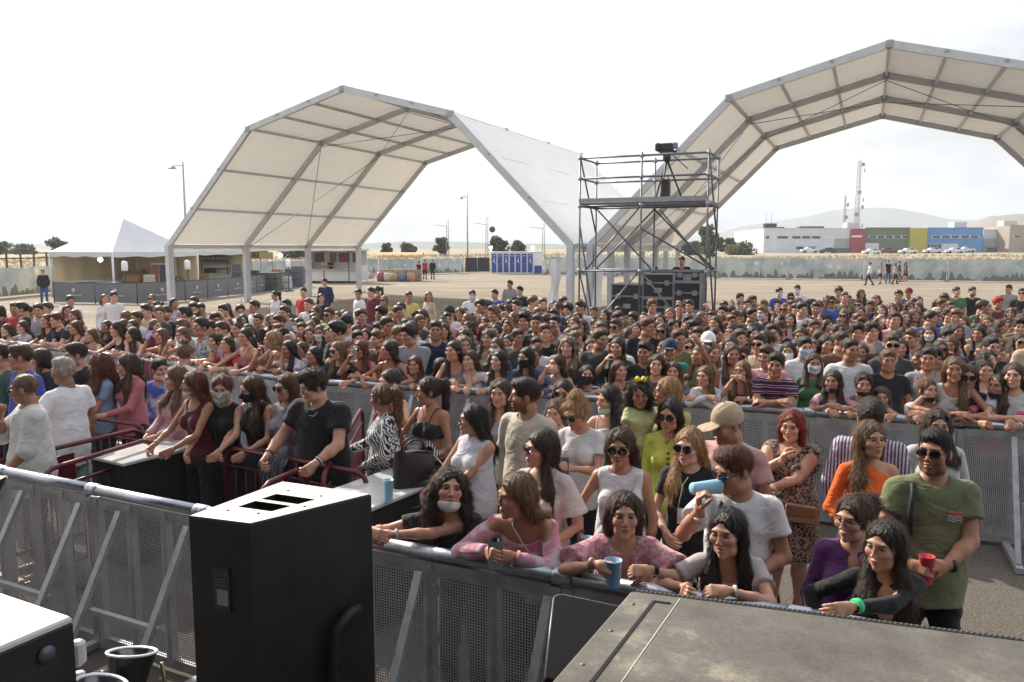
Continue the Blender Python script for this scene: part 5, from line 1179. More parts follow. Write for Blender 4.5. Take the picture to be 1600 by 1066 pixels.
# ================================================================ CROWD BARRIERS
def perf_material():
    m, t, b, o = newmat('perforated_steel'); b.inputs['Metallic'].default_value = .25; b.inputs['Roughness'].default_value = .4
    v = coords(t); f = noise(t, 3, 4, .6, v); r = ramp(t, [(.3, (.32, .32, .34)), (.7, (.5, .51, .54))]); t.links.new(f, r.inputs['Fac']); t.links.new(r.outputs[0], b.inputs['Base Color'])
    sep = t.nodes.new('ShaderNodeSeparateXYZ'); t.links.new(v, sep.inputs[0]); P = 2*PI/.016
    sx = math_(t, 'SINE', math_(t, 'MULTIPLY', sep.outputs['X'], P)); sz = math_(t, 'SINE', math_(t, 'MULTIPLY', sep.outputs['Z'], P))
    hole = math_(t, 'GREATER_THAN', math_(t, 'ADD', sx, sz), .35)
    tr = t.nodes.new('ShaderNodeBsdfTransparent'); ms = N(t, 'ShaderNodeMixShader'); t.links.new(hole, ms.inputs[0]); t.links.new(b.outputs[0], ms.inputs[1]); t.links.new(tr.outputs[0], ms.inputs[2]); t.links.new(ms.outputs[0], o.inputs[0])
    bump(t, b, noise(t, 40, 3, .6, v), .004, .4); return m
PERF = perf_material(); RAILH = 1.17
RAILM = mat('rail_aluminium', (.44, .46, .53), .33, .8, .12, 20, .001, 200)
POSTM = mat('barrier_aluminium', (.38, .38, .4), .45, .35, .22, 12, .002, 90)
def barrier(a, b_, label, group, feet=True):
    """one stage barrier panel: tube rail, perforated infill, uprights and raked struts on the stage side"""
    a, b_ = np.array(a), np.array(b_); d = b_-a; L_ = float(np.hypot(*d)); root = empty('crowd_barrier', (a[0], a[1], 0), math.atan2(d[1], d[0]), label, 'barrier', group)
    q = MB(); q.tube([(0.003, 0, RAILH-.036), (L_-.003, 0, RAILH-.036)], .036, 12)
    for x in (.02, L_-.02): q.lathe([(.038, -.03), (.042, -.02), (.042, .02), (.038, .03)], (x, 0, RAILH-.036), 12, RY(PI/2))
    q.build('top_rail', RAILM, root)
    for x in (.03, L_*.36, L_*.68, L_-.03):
        MB().box((x, .0, (RAILH-.1)/2+.03), (.055, .05, RAILH-.14)).build('upright', POSTM, root)
    MB().box((L_/2, .0, .07), (L_-.12, .045, .06)).build('frame_bar', POSTM, root); MB().box((L_/2, .0, RAILH-.115), (L_-.12, .04, .07)).build('frame_bar', POSTM, root)
    MB().add([(.03, -.03, .1), (L_-.03, -.03, .1), (L_-.03, -.03, RAILH-.13), (.03, -.03, RAILH-.13)], [(0, 1, 2, 3)]).build('infill_sheet', PERF, root)
    for x in (L_*.36, L_-.03):
        MB().beam((x-.02, -.07, RAILH-.12), (x-.02, -.62, .06), .045, .03, up=(0, 1, 0)).build('strut', POSTM, root)
        MB().box((x-.02, -.36, .035), (.06, .72, .05)).build('foot', POSTM, root)
    MB().box((L_*.68, -.62, .04), (L_*.6, .05, .06)).build('cross_bar', POSTM, root)
    MB().box((L_*.68, -.34, .5), (L_*.60, .035, .035)).build('cross_bar', POSTM, root)
    return root
def polyline(pts, step):
    out = []; P = [np.array(p) for p in pts]
    for a, b_ in zip(P[:-1], P[1:]):
        L_ = np.hypot(*(b_-a)); n = max(1, int(round(L_/step)))
        out += [(a+(b_-a)*k/n, a+(b_-a)*(k+1)/n) for k in range(n)]
    return out
FR = [at(-120, 704, RAILH), at(0, 728, RAILH), at(315, 790, RAILH), at(600, 846, RAILH), at(880, 890, RAILH), at(1350, 960, RAILH), at(1720, 1025, RAILH)]
FRL = polyline([FR[0], FR[2], FR[4], FR[6]], 1.1)
WH = ['at the left photo edge', 'left of the tall black speaker', 'directly left behind the tall black speaker', 'hidden mostly by the tall black speaker', 'under the two leaning women right of the speaker', 'under the woman in the pink blouse with blue cup', 'behind the big dusty case', 'under the woman in black at the right', 'at the right photo edge']
ORD = ['leftmost', 'second from left', 'third from left', 'fourth from left', 'fifth from left', 'sixth from left', 'seventh from left', 'eighth from left', 'ninth from left', 'tenth from left', 'eleventh from left', 'twelfth from left', 'thirteenth from left', 'fourteenth from left', 'fifteenth from left', 'sixteenth from left', 'seventeenth from left']
for i, (a, b_) in enumerate(FRL): barrier(a, b_, ORD[i]+' silver panel of the front barrier before the stage', 'front barrier panels before the stage')
MD = [at(-140, 515, RAILH), at(0, 527, RAILH), at(130, 546, RAILH), at(350, 574, RAILH), at(470, 590, RAILH), at(620, 601, RAILH), at(1060, 624, RAILH), at(1600, 661, RAILH), at(1760, 673, RAILH)]
MDL = polyline([MD[0], MD[2], MD[4], MD[6], MD[8]], 1.15)
for i, (a, b_) in enumerate(MDL): barrier(a, b_, ORD[i]+' grey panel of the rear barrier holding back the big crowd', 'rear barrier panels before the big crowd')
# ---------------------------------------------------------------- red pedestrian fences
def red_fence(p, q, label, plate=None, h=1.02):
    p, q = np.array(p), np.array(q); d = q-p; L_ = float(np.hypot(*d)); root = empty('red_fence', (p[0], p[1], 0), math.atan2(d[1], d[0]), label, 'fence', 'low red pedestrian fences'); r0 = .12
    c = [(0, 0, .12), (0, 0, h-r0), (r0*.3, 0, h-r0*.3), (r0, 0, h), (L_-r0, 0, h), (L_-r0*.3, 0, h-r0*.3), (L_, 0, h-r0), (L_, 0, .12)]
    MB().tube(c, .021, 8).build('frame', REDPAINT, root); MB().tube([(0, 0, .2), (L_, 0, .2)], .018, 6).build('bottom_rail', REDPAINT, root); MB().tube([(0, 0, h-.16), (L_, 0, h-.16)], .014, 6).build('mid_rail', REDPAINT, root)
    n = int(L_/.12)
    for k in range(1, n): MB().tube([(L_*k/n, 0, .2), (L_*k/n, 0, h-.16)], .007, 5).build('bar', REDPAINT, root)
    for x in (.2, L_-.2): MB().box((x, 0, .03), (.05, .55, .03)).build('foot', REDPAINT, root)
    if plate: MB().box((L_*plate, -.025, h-.2), (.34, .012, .26)).build('plate', REDPAINT, root)
red_fence(at(-40, 734, 1.0), at(224, 672, 1.0), 'red pedestrian fence with a solid red plate, left of the first table', .42)
red_fence(at(62, 742, 1.0), at(238, 688, 1.0), 'red pedestrian fence next to the left corner of the first table')
red_fence(at(130, 655, 1.0), at(225, 668, 1.0), 'short red fence under the hands of the woman in the pink top')
red_fence(at(352, 702, 1.0), at(575, 745, 1.0), 'red pedestrian fence the big person in black leans on', None)
red_fence(at(405, 765, 1.0), at(478, 733, 1.0), 'short red fence right behind the tall black speaker')
red_fence(at(505, 745, 1.0), at(566, 640, 1.0), 'red fence standing upright behind the woman in the zebra top')
red_fence(at(738, 760, 1.0), at(770, 700, 1.0), 'short red fence by the hands of the woman in the white sleeveless shirt')
# ---------------------------------------------------------------- tables
TOPM = mat('glossy_grey_laminate', (.52, .53, .52), .24, 0, .1, 5); SKIRT = mat('black_skirt_cloth', (.012, .012, .014), .9, 0, .3, 6)
def table(A, B, wd, z, label):
    A, B = np.array(A), np.array(B); d = (B-A); L_ = float(np.hypot(*d)); rz = math.atan2(d[1], d[0]); root = empty('high_table', (A[0], A[1], 0), rz, label, 'table', 'high tables with black skirts')
    MB().bbox((L_/2, -wd/2, z-.015), (L_, wd, .03), .006).build('tabletop', TOPM, root); s_ = MB()
    x0, x1, y0, y1 = .03, L_-.03, -.03, -wd+.03; c = [(x0, y0), (x1, y0), (x1, y1), (x0, y1)]
    for k in range(4):
        p, q = np.array(c[k]), np.array(c[(k+1) % 4]); nn = np.array([(q-p)[1], -(q-p)[0]]); nn = nn/np.linalg.norm(nn)
        s_.grid(lambda u, v: (*(p+(q-p)*u-nn*.012*math.sin(u*30+k)*(1-v)), .03+(z-.06)*v), 40, 3)
    s_.build('skirt', SKIRT, root)
    for x, y in ((.06, -.06), (L_-.06, -.06), (.06, -wd+.06), (L_-.06, -wd+.06)): MB().tube([(x, y, 0), (x, y, z-.03)], .018, 6).build('leg', DARKSTEEL, root)
    return root
table(at(138, 712, .95), at(290, 678, .95), .5, .95, 'glossy high table in front of the three women, left of centre')
B2 = at(622, 727, .95); dv_ = np.array([.52, .85]); table(B2-dv_*1.0, B2, .56, .95, 'glossy high table carrying the black handbag, behind the tall black speaker')
# ---------------------------------------------------------------- speakers and cases on the stage side
GLARE_TOP = mat('glare_pale_top', (.66, .62, .52), .42, 0, .16, 7, .003, 300)  # sun glare on the black cabinet top, painted in as a pale colour
def quadbox(C4, z0, z1, name, matr, root, inset=0, top=True):
    c = np.mean(C4, 0); P = [c+(np.array(p)-c)*(1-inset) for p in C4]; o = np.array(root.location[:2]); P = [p-o for p in P]; b = .008
    V = [(p[0], p[1], z0) for p in P]+[(p[0], p[1], z1-b) for p in P]+[(*(p+(c-o-p)*b*2), z1) for p in P]
    F = [(3, 2, 1, 0)]+([(8, 9, 10, 11)] if top else [])+[(i, (i+1) % 4, 4+(i+1) % 4, 4+i) for i in range(4)]+[(4+i, 4+(i+1) % 4, 8+(i+1) % 4, 8+i) for i in range(4)]
    return MB().add(V, F).build(name, matr, root)
ZS = 1.6; A, B, Cc, Dd = at(295, 806, ZS), at(391, 818, ZS), at(580, 772, ZS), at(441, 752, ZS)
root = empty('loudspeaker', (B[0], B[1], 0), 0, 'tall black loudspeaker cabinet with handle slots in its pale dusty top, left foreground', 'loudspeaker')  # the pale top is sun glare painted in, not dust
quadbox([B, Cc, Dd, A], .13, ZS-.002, 'cabinet', BLACKPAINT, root, 0, False)
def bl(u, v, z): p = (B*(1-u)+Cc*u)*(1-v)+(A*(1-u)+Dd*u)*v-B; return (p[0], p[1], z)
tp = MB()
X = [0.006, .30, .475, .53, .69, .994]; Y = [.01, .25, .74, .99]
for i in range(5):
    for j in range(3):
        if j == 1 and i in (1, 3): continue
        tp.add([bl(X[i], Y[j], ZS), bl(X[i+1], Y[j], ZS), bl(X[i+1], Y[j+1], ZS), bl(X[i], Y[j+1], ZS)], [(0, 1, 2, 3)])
tp.build('top_panel', GLARE_TOP, root)
for i in (1, 3):
    w2 = MB(); c8 = [bl(X[i], Y[1], ZS), bl(X[i+1], Y[1], ZS), bl(X[i+1], Y[2], ZS), bl(X[i], Y[2], ZS)]; c8 += [(q[0], q[1], ZS-.085) for q in c8]
    w2.add(c8, [(0, 1, 5, 4), (1, 2, 6, 5), (2, 3, 7, 6), (3, 0, 4, 7), (4, 5, 6, 7)]); w2.build('handle_slot', mat('slot_black', (.004, .004, .005), .9), root)
sc = MB()
for px, py in ((.22, .3), (.2, .72), (.78, .3), (.8, .72), (.5, .12)): sc.lathe([(.001, .003), (.006, .003), (.007, 0)], bl(px, py, ZS+.0005), 10)
sc.build('screw', DARKSTEEL, root)
# label plate on the short side (B to A)
e = (A-B); el_ = float(np.hypot(*e)); e /= el_; ra_ = math.atan2(e[1], e[0])+PI; no = np.array([e[1], -e[0]])*-1; no = no if no@(-(A+B)/2) > 0 else -no
def onside(f, z, o): p = (B+(A-B)*f)-B+no*o; return (p[0], p[1], z)
pl = MB().box(onside(.5, 1.29, .003), (.085, .006, .2), ra_).build('label_plate', mat('label_black', (.035, .035, .037), .4), root)
MB().box(onside(.48, 1.255, .0075), (.055, .003, .07), ra_).build('sticker', mat('sticker_grey', (.3, .31, .3), .6), pl)
text_mesh('VIIP', .045, 'lettering', mat('label_print', (.14, .14, .14), .6), pl, onside(.5, 1.36, .0075), (PI/2, 0, ra_), .0005)
q = MB(); [q.box(onside(.5, 1.335-.012*k, .0075), (.06, .002, .004), ra_) for k in range(3)]; q.build('small_print', mat('label_print', (.14, .14, .14), .6), pl)
u = Cc-B; Ls = float(np.hypot(*u)); u /= Ls; no2 = np.array([u[1], -u[0]])
def onlong(f, z, o): p = u*Ls*f+no2*o; return (p[0], p[1], z)
q = MB(); q.tube([onlong(.60, .55, .035), onlong(.56, .85, .05), onlong(.60, 1.03, .055), onlong(.74, 1.08, .05), onlong(.84, 1.07, .02)], .028, 10); q.build('bracket', mat('rubber', (.01, .01, .011), .6), root)
quadbox([B, Cc, Dd, A], .0, .13, 'base', DARKSTEEL, root, -.03)
# low black box at the lower left, sun glare painted pale on its top
ZB = 1.5; a1, a2, a3 = at(113, 963, ZB), at(-60, 905, ZB), at(-30, 1035, ZB)
u = a2-a1; u /= np.hypot(*u); v_ = np.array([-u[1], u[0]]); a4 = a1+v_*.62; a2 = a1+u*.75; a3 = a4+u*.75
c0 = (a1+a2+a3+a4)/4; root = empty('loudspeaker', (c0[0], c0[1], 0), 0, 'black loudspeaker with sunlit pale top at the lower left corner', 'loudspeaker')
quadbox([a1, a2, a3, a4], .15, ZB-.02, 'cabinet', BLACKPAINT, root, 0); quadbox([a1, a2, a3, a4], ZB-.02, ZB, 'top_panel', mat('low_box_glare_top', (.7, .69, .64), .3, 0, .06), root, .004)
e = a1+v_*.10+(u*-.004)-c0; q = MB(); q.lathe([(.002, 0), (.028, 0), (.03, .004), (.002, .005)], (e[0]+.0, e[1], ZB-.09), 16, RZ(math.atan2(-u[1], -u[0]))@RY(PI/2)); q.build('carry_handle', mat('handle_grey', (.1, .1, .13), .3), root)
# dark slanted box at the left edge
p = at(-46, 800, 1.2); root = empty('stage_monitor', (p[0], p[1], 0), .1, 'black slanted stage box cut off by the left photo edge above the barrier', 'monitor'); m = MB()
Y0 = .2; V = [(-.4, -Y0, 1.16), (.04, -Y0, 1.2), (.12, -Y0, 1.36), (-.4, -Y0, 1.38), (-.4, Y0, 1.16), (.04, Y0, 1.2), (.12, Y0, 1.36), (-.4, Y0, 1.38)]
m.add(V, [(0, 1, 2, 3), (7, 6, 5, 4), (1, 5, 6, 2), (3, 2, 6, 7), (0, 4, 5, 1), (0, 3, 7, 4)]).build('cabinet', BLACKPAINT, root); MB().tube([(-.2, 0, 0), (-.2, 0, 1.17)], .03, 8).build('stand', DARKSTEEL, root); MB().box((-.2, -Y0-.006, 1.27), (.3, .01, .12)).build('grille', mat('grille', (.02, .02, .022), .7), root)
# par lamps on short stands
def par_lamp(px, py, z, lean, label):
    p = at(px, py, z); root = empty('par_lamp', (p[0], p[1], 0), lean, label, 'lamp', 'upturned stage lamps between speaker and barrier'); R_ = RX(-.25)@RY(.12); c = np.array([0, 0, z])
    MB().lathe([(.035, -.24), (.06, -.22), (.065, -.13), (.09, -.02), (.094, .0)], c, 28, R_).build('housing', mat('lamp_black', (.03, .03, .032), .35, .3), root)
    MB().lathe([(.088, -.004), (.098, .0), (.1, .006), (.092, .009), (.086, .002)], c, 28, R_).build('rim', mat('rim_shine_paint', (.75, .75, .78), .35, .1), root)  # bright reflection of the metal rim put into the colour as light paint
    MB().lathe([(.002, -.085), (.03, -.08), (.07, -.04), (.087, -.003)], c, 28, R_).build('reflector', mat('reflector_dark', (.16, .15, .16), .18, .8), root)
    MB().lathe([(.001, -.03), (.018, -.035), (.022, -.08)], c, 14, R_).build('bulb', mat('bulb_glass', (.5, .52, .6), .1), root)
    MB().tube([c+(.11, 0, -.06), c+(.12, 0, -.2), c+(.05, 0, -.33), c+(-.05, 0, -.33), c+(-.12, 0, -.2), c+(-.11, 0, -.06)], .009, 6).build('yoke', mat('brass_steel', (.3, .24, .16), .4, .7), root)
    MB().tube([(0, 0, .02), (0, 0, z-.33)], .02, 8).build('stand', DARKSTEEL, root); MB().lathe([(.002, .03), (.22, .02), (.22, 0), (.002, 0)], (0, 0, 0), 18).build('base', DARKSTEEL, root)
par_lamp(206, 1020, 1.12, .3, 'upper upturned stage lamp with bright rim left of the tall speaker'); par_lamp(157, 1070, 1.12, -.4, 'lower upturned stage lamp cut off by the bottom photo edge')
q = MB(); q.bbox((0, 0, 1.2), (.05, .05, .1), .015); q.tube([(0, 0, 0), (0, 0, 1.12)], .02, 6); p = at(122, 1020, 1.2); o = q.build('clamp', mat('white_clamp', (.6, .6, .62), .4), None, (p[0], p[1], 0)); tag(o, 'small pale clamp between the low speaker and the upturned lamps', 'clamp')
# dark stage monitor box
ZD = 1.34; e1 = at(866, 926, ZD); ud = (FR[4]-FR[2]); ud = ud/np.hypot(*ud); bk = -e1/np.hypot(*e1); bk = np.array([bk[0]*1.0-.05, bk[1]]); root = empty('stage_monitor', (e1[0], e1[1], 0), 0, 'black angled stage monitor box between the front barrier and the big dusty case', 'monitor')
m = MB(); cs = [];
for k in range(7): a_ = PI/2*k/6; cs.append(e1+(ud*.05)*(1-math.sin(a_))+(bk*.05)*(1-math.cos(a_)))
ring = cs+[e1+bk*.6, e1+bk*.6+ud*.75, e1+ud*.75]; n = len(ring); zt_ = lambda p: ZD-.06*float((p-e1)@bk)
V = [(*(p-e1), .0) for p in ring]+[(*(p-e1), zt_(p)-.012) for p in ring]+[(*(p-e1)*.99, zt_(p)) for p in ring]
m.add(V, [tuple(range(n-1, -1, -1)), tuple(range(2*n, 3*n))]+[(r_*n+k, r_*n+(k+1) % n, (r_+1)*n+(k+1) % n, (r_+1)*n+k) for r_ in (0, 1) for k in range(n)]); m.build('cabinet', mat('monitor_black', (.008, .008, .009), .9, 0, .2, 12, spec=.08), root)
MB().tube([(*(p-e1), zt_(p)-.004) for p in [ring[7]]+cs[::-1]+[ring[-1]]], .005, 6).build('rim', mat('drum_rim', (.12, .12, .13), .35), root)
# big dusty case
ZC = 1.45; c1, c3 = at(985, 922, ZC), at(1660, 1008, ZC); u = (c3-c1)/np.hypot(*(c3-c1)); c2 = at(855, 1070, ZC); v_ = c2-c1; v_ = v_/np.hypot(*v_); wn = np.array([u[1], -u[0]])
L1, L2 = 2.0, 1.3; rz = math.atan2(u[1], u[0]); root = empty('road_case', (c1[0], c1[1], 0), rz, 'big dusty grey-brown case with stained top filling the lower right corner', 'case')
def case_material():
    m, t, b, o = newmat('dusty_case_top'); v = coords(t); f = noise(t, 2.4, 8, .62, v); f2 = noise(t, 7, 5, .7, v)
    r = ramp(t, [(.36, (.07, .062, .05)), (.5, (.11, .098, .08)), (.56, (.135, .12, .1)), (.64, (.3, .265, .19))]); t.links.new(math_(t, 'ADD', math_(t, 'MULTIPLY', f, .8), math_(t, 'MULTIPLY', f2, .2)), r.inputs['Fac'])
    f3 = noise(t, 90, 3, .7, v); r3 = ramp(t, [(.35, (.75, .75, .75)), (.65, (1.15, 1.15, 1.15))]); t.links.new(f3, r3.inputs['Fac'])
    t.links.new(mixc(t, 1.0, r.outputs[0], r3.outputs[0], 'MULTIPLY'), b.inputs['Base Color']); b.inputs['Roughness'].default_value = .55; bump(t, b, f3, .002, .4); return m
CT = case_material(); sk = float(v_@u/max(1e-6, v_@wn)) # slant of the left edge
G = .004
m = MB(); V = []
for z in (.1, ZC-.012, ZC):
    i = 0 if z < ZC else .012
    V += [(0+i, -i, z), (L1-i, -i, z), (L1+sk*L2-i, -L2+i, z), (sk*L2+i, -L2+i, z)]
m.add(V, [(0, 1, 2, 3)]+[(k+(k2+1) % 4, k+k2, k+4+k2, k+4+(k2+1) % 4) for k in (0, 4) for k2 in range(4)]+[(11, 10, 9, 8)]); m.build('body', CT, root)
g2 = MB(); P = [(.16, -.075), (.10, -.075), (.10+sk*(L2-.2)+.0, -L2+.1)]
for a, b_ in zip(P[:-1], P[1:]): g2.beam((a[0], a[1], ZC+.001), (b_[0], b_[1], ZC+.001), .012, .004)
g2.build('groove', mat('slot_black', (.004, .004, .005), .9), root)
g2 = MB(); g2.beam((.19, -.02, ZC+.001), (.19+sk*(L2-.1), -L2+.05, ZC+.001), .0035, .002); g2.build('seam', mat('pale_seam', (.5, .48, .42), .6), root)
st = MB(); st.beam((.02, .012, ZC-.012), (L1, .012, ZC-.012), .022, .018); st.build('edge_strip', mat('strip_black', (.012, .012, .012), .6), root)
bd = MB()
for k in range(int(L1/.017)): bd.lathe([(.0005, .0045), (.0042, .003), (.005, 0)], (.03+.017*k, .012, ZC-.003), 6)
bd.build('stud', mat('stud_metal', (.1, .095, .085), .5, .6), root)
[MB().lathe([(.0005, .003), (.008, .002), (.009, 0)], (x+sk*(-y), y, ZC), 10).build('rivet', mat('rivet', (.14, .12, .1), .5, .5), root) for x, y in ((.05, -.12), (.05, -.35), (.05, -.6))]
# ---------------------------------------------------------------- the stage itself, round and behind the camera
root = empty('stage', (-1.2, -3.2, 0), TH, 'black covered stage with roof and cloths that the picture is taken from', 'stage'); BC = mat('black_stage_cloth', (.012, .012, .013), .95, 0, .2, 2)
MB().box((0, -1.8, .5), (17, 8, 1.0)).build('deck', BC, root); MB().box((0, -2.2, 7.2), (18, 10.4, .25)).build('roof', BC, root); MB().box((0, -6.6, 3.6), (17, .15, 7)).build('back_cloth', BC, root)
for s in (-1, 1): MB().box((s*8.6, -2.2, 3.6), (.15, 9, 7)).build('side_cloth', BC, root)
for sx in (-8.8, 8.8):
    for sy in (2.9, -7.2): MB().box((sx, sy, 3.6), (.4, .4, 7.1)).build('tower', GALV, root)
# ---------------------------------------------------------------- small things
def cup(x, y, z, col, label, r=.038, h=.11, R=I3, fill=None, name='cup'):
    o = MB().lathe([(.001, 0), (r*.78, 0), (r*.8, .004), (r, h), (r*1.05, h+.002), (r*.97, h+.003), (r*.76, .012), (.001, .012)], (0, 0, 0), 20, R).build(name, mat('cup_'+str(col), col, .35, 0, .05), None, (x, y, z)); tag(o, label, 'cup')
    if fill: MB().lathe([(.001, h*.75), (r*.9, h*.75)], (0, 0, 0), 16, R).build('drink', mat('drink'+str(fill), fill, .1), o)
    return o
CB = (.28, .52, .68)
p = at(607, 770, 1.02); cup(p[0], p[1], .952, CB, 'pale blue tall plastic cup standing on the table before the handbag', .036, .16)
p = at(617, 718, 1.02); o = cup(p[0], p[1], .952, (.3, .02, .04), 'plastic cup of dark red drink beside the black handbag', .04, .12, fill=(.2, .01, .02))
MB().lathe([(.041, .09), (.043, .12), (.041, .125)], (0, 0, 0), 20).build('rim', WHITEPVC, o)
p = at(647, 728, 1.1); root = empty('handbag', (p[0], p[1], .953), .35, 'black leather handbag with round handles on the table', 'handbag'); LTH = mat('black_leather', (.013, .012, .016), .38, 0, .2, 9, .003, 120)
m = MB(); m.grid(lambda u, v: (.17*(1-.12*v)*abs(math.cos(2*PI*u))**.45*math.copysign(1, math.cos(2*PI*u)), .085*(1-.55*v**2)*abs(math.sin(2*PI*u))**.6*math.copysign(1, math.sin(2*PI*u))+.008*math.sin(5*v+9*u), .26*v+.02*math.sin(2*PI*u*2)*v), 36, 8); m.grid(lambda u, v: (.15*(2*u-1), .035*(2*v-1), .258+.01*math.cos(PI*(2*u-1))), 8, 3); m.build('body', LTH, root)
for s in (-1, 1): MB().tube([(.09*math.cos(a), s*.045, .25+.11*math.sin(a)) for a in np.linspace(0, PI, 13)], .007, 6).build('handle', LTH, root)
MB().tube([(.17, 0, .2), (.24, .04, .12), (.27, 0, .03), (.2, -.06, .01)], .006, 5).build('strap', WHITEPVC, root)
p = at(672, 716, 1.0); m = MB(); m.grid(lambda u, v: (-.12+.24*u, -.1+.2*v, .08+.05*math.sin(u*7+v*3)*math.cos(v*5)+.07*math.sin(PI*u)), 18, 14); o = m.build('folded_jacket', cloth('stripes_v', (.02, .02, .05)), None, (p[0], p[1], .955), color=(.5, .48, .5)); tag(o, 'crumpled grey striped jacket piled against the handbag', 'jacket')
def drape(p, rz, w_, h_, z, col, label, name='jacket', pat='plain', c2=(.02, .02, .03)):
    m = MB()
    def fn(u, v):
        s = v*2-1; zz = z-(abs(s)**1.1)*h_*(1 if s < 0 else .55); y = .045*math.copysign(1, s)*min(1, abs(s)*5)+.012*math.sin(u*19+3*s); x = (u-.5)*w_*(1-.14*abs(s))+.015*math.sin(s*6); return (x, y, zz+(.012*math.cos(u*9) if abs(s) > .1 else 0))
    m.grid(fn, 24, 26); o = m.build(name, cloth(pat, c2), None, (p[0], p[1], 0), rz, col); tag(o, label, name); return o
def on_mid(px, dz=0): return at(px, 0, 0)
def rail_pt(line, px):
    """point of a rail polyline that the photo shows at column px"""
    k = px_x(px)
    for a, b_ in zip(line[:-1], line[1:]):
        fa, fb = a[0]-k*a[1], b_[0]-k*b_[1]
        if fa*fb <= 0: t = fa/(fa-fb); return a+(b_-a)*t, (b_-a)/np.hypot(*(b_-a))
    return line[-1], (line[-1]-line[-2])/np.hypot(*(line[-1]-line[-2]))
FRP = [FR[0], FR[2], FR[4], FR[6]]; MDP = [MD[0], MD[2], MD[4], MD[6], MD[8]]
for px, w_, h_, c, lab in ((196, .42, .5, (.55, .56, .6), 'white and black jacket hung over the rear barrier left of the wine red one'), (232, .45, .75, (.17, .04, .06), 'wine red jacket hung over the rear barrier, left of centre'), (215, .3, .4, (.03, .03, .06), 'navy jacket hung between the white and the wine red jacket'), (112, .3, .35, (.03, .04, .03), 'dark green garment hung over the rear barrier behind the curly woman')):
    p, d = rail_pt(MDP, px); drape(p, math.atan2(d[1], d[0]), w_, h_, RAILH+.012, c, lab)
p = at(432, 722, 1.0); drape(p, -.54, .3, .34, 1.04, (.12, .13, .17), 'faded blue denim jacket hung over the red fence beside the big person in black', pat='stripes_v')
# ================================================================ PEOPLE
WHT = (.64, .64, .66); BLK = (.014, .014, .016); CRM = (.5, .45, .37)
def plane_dist(line, p):
    """signed distance from a rail polyline, positive on the crowd side"""
    best = None
    for a, b_ in zip(line[:-1], line[1:]):
        d = b_-a; L_ = np.hypot(*d); d = d/L_; t = (p-a)@d; n = np.array([-d[1], d[0]]); s = (p-a)@n
        e = max(0, -t, t-L_)
        if best is None or e+abs(s)*.001 < best[0]: best = (e+abs(s)*.001, s)
    return best[1]
def spot(px, ytop, ztop, off, yaw):
    R = RZ(yaw); o = R@np.array([off[0], off[1], 0]); return at(px, ytop, ztop)-o[:2]
PEOPLE = []
def add_person(px, ytop, label, rig, yaw=-20, rail=None, back=.3, zoff=0.0, group=None, **kw):
    yaw_r = math.radians(yaw); hairup = {'bun': .155, 'buzz': .11}.get(kw.get('hstyle', 'long'), .132)
    if kw.get('cap'): hairup = .145
    if rail is not None:
        lo, hi = 1.3, 2.0
        for _ in range(18):
            h = (lo+hi)/2; g = make_rig(**dict(rig, h=h)); zt = g.hc[2]+hairup*g.hs
            p = spot(px, ytop, zt, g.hc, yaw_r)
            if plane_dist(rail, p) < back: hi = h      # too tall -> too near
            else: lo = h
        rig = dict(rig, h=h)
    root, g = figure(rig, **kw)
    p = spot(px, ytop, g.hc[2]+hairup*g.hs+zoff, g.hc, yaw_r)
    root.location = (p[0], p[1], zoff); root.rotation_euler = (0, 0, yaw_r); root.name = 'person'
    tag(root, label, 'person', group or 'people between the two barriers'); g.root = root; g.px = px; PEOPLE.append((p[0], p[1]))
    g.yaw = yaw_r
    if rail is not None and (rig['h'] < 1.32 or rig['h'] > 1.98): print('RAIL H', px, round(rig['h'], 2))
    return root, g
def world(root, p):
    R = RZ(root.rotation_euler[2]); q = R@np.array(p, float); return q+np.array(root.location)
def band(g, root, i, col, w=.02, r=1.0, name='wristband'):
    wr, fd = getattr(g, 'wr%d' % i), getattr(g, 'fd%d' % i); rr = (.029 if g.sex == 'f' else .034)*g.s*r*g.build**.4; a = wr-fd*.035
    MB().tube([a-fd*w/2, a-fd*w/2.2, a+fd*w/2.2, a+fd*w/2], [rr*.9, rr, rr*.98, rr*.88], 14).build(name, mat('band'+str(col), col, .5), root)
def held_cup(root, g, i, col, label, r=.036, h=.12, tilt=I3, dz=0, **k):
    p = world(root, getattr(g, 'grip%d' % i)); return cup(p[0], p[1], p[2]-h*.5+dz, col, label, r, h, tilt, **k)
def held_phone(root, g, i, label, col=(.012, .012, .015)):
    gp, fd, pn, wd = (getattr(g, k+str(i)) for k in ('grip', 'fd', 'pn', 'wd')); R = RZ(root.rotation_euler[2]); p = world(root, gp+wd*.02)
    M_ = R@RZ(.35)@RX(-.75); o = MB(); o.box((0, 0, .02), (.074, .009, .148), R=M_); o = o.build('phone', mat('phone'+str(col), col, .15), None, tuple(p)); tag(o, label, 'phone'); return o
def strap(g, root, pts, col, r=.007, name='strap'): MB().tube([g.ch+g.Rc@(np.array(p)*g.s) for p in pts], r, 6).build(name, mat('strap'+str(col), col, .7), root)
GL = {}; FW = dict(lel=(1, .1, -.45), rel=(-1, .1, -.45))
def lean_arms(back, a=.1, b=-.1, z=RAILH+.035): return dict(lh=(a, -back-.03, z), rh=(b, -back-.05, z+.02), **FW)
F_ = 'f'; M_S = 'm'
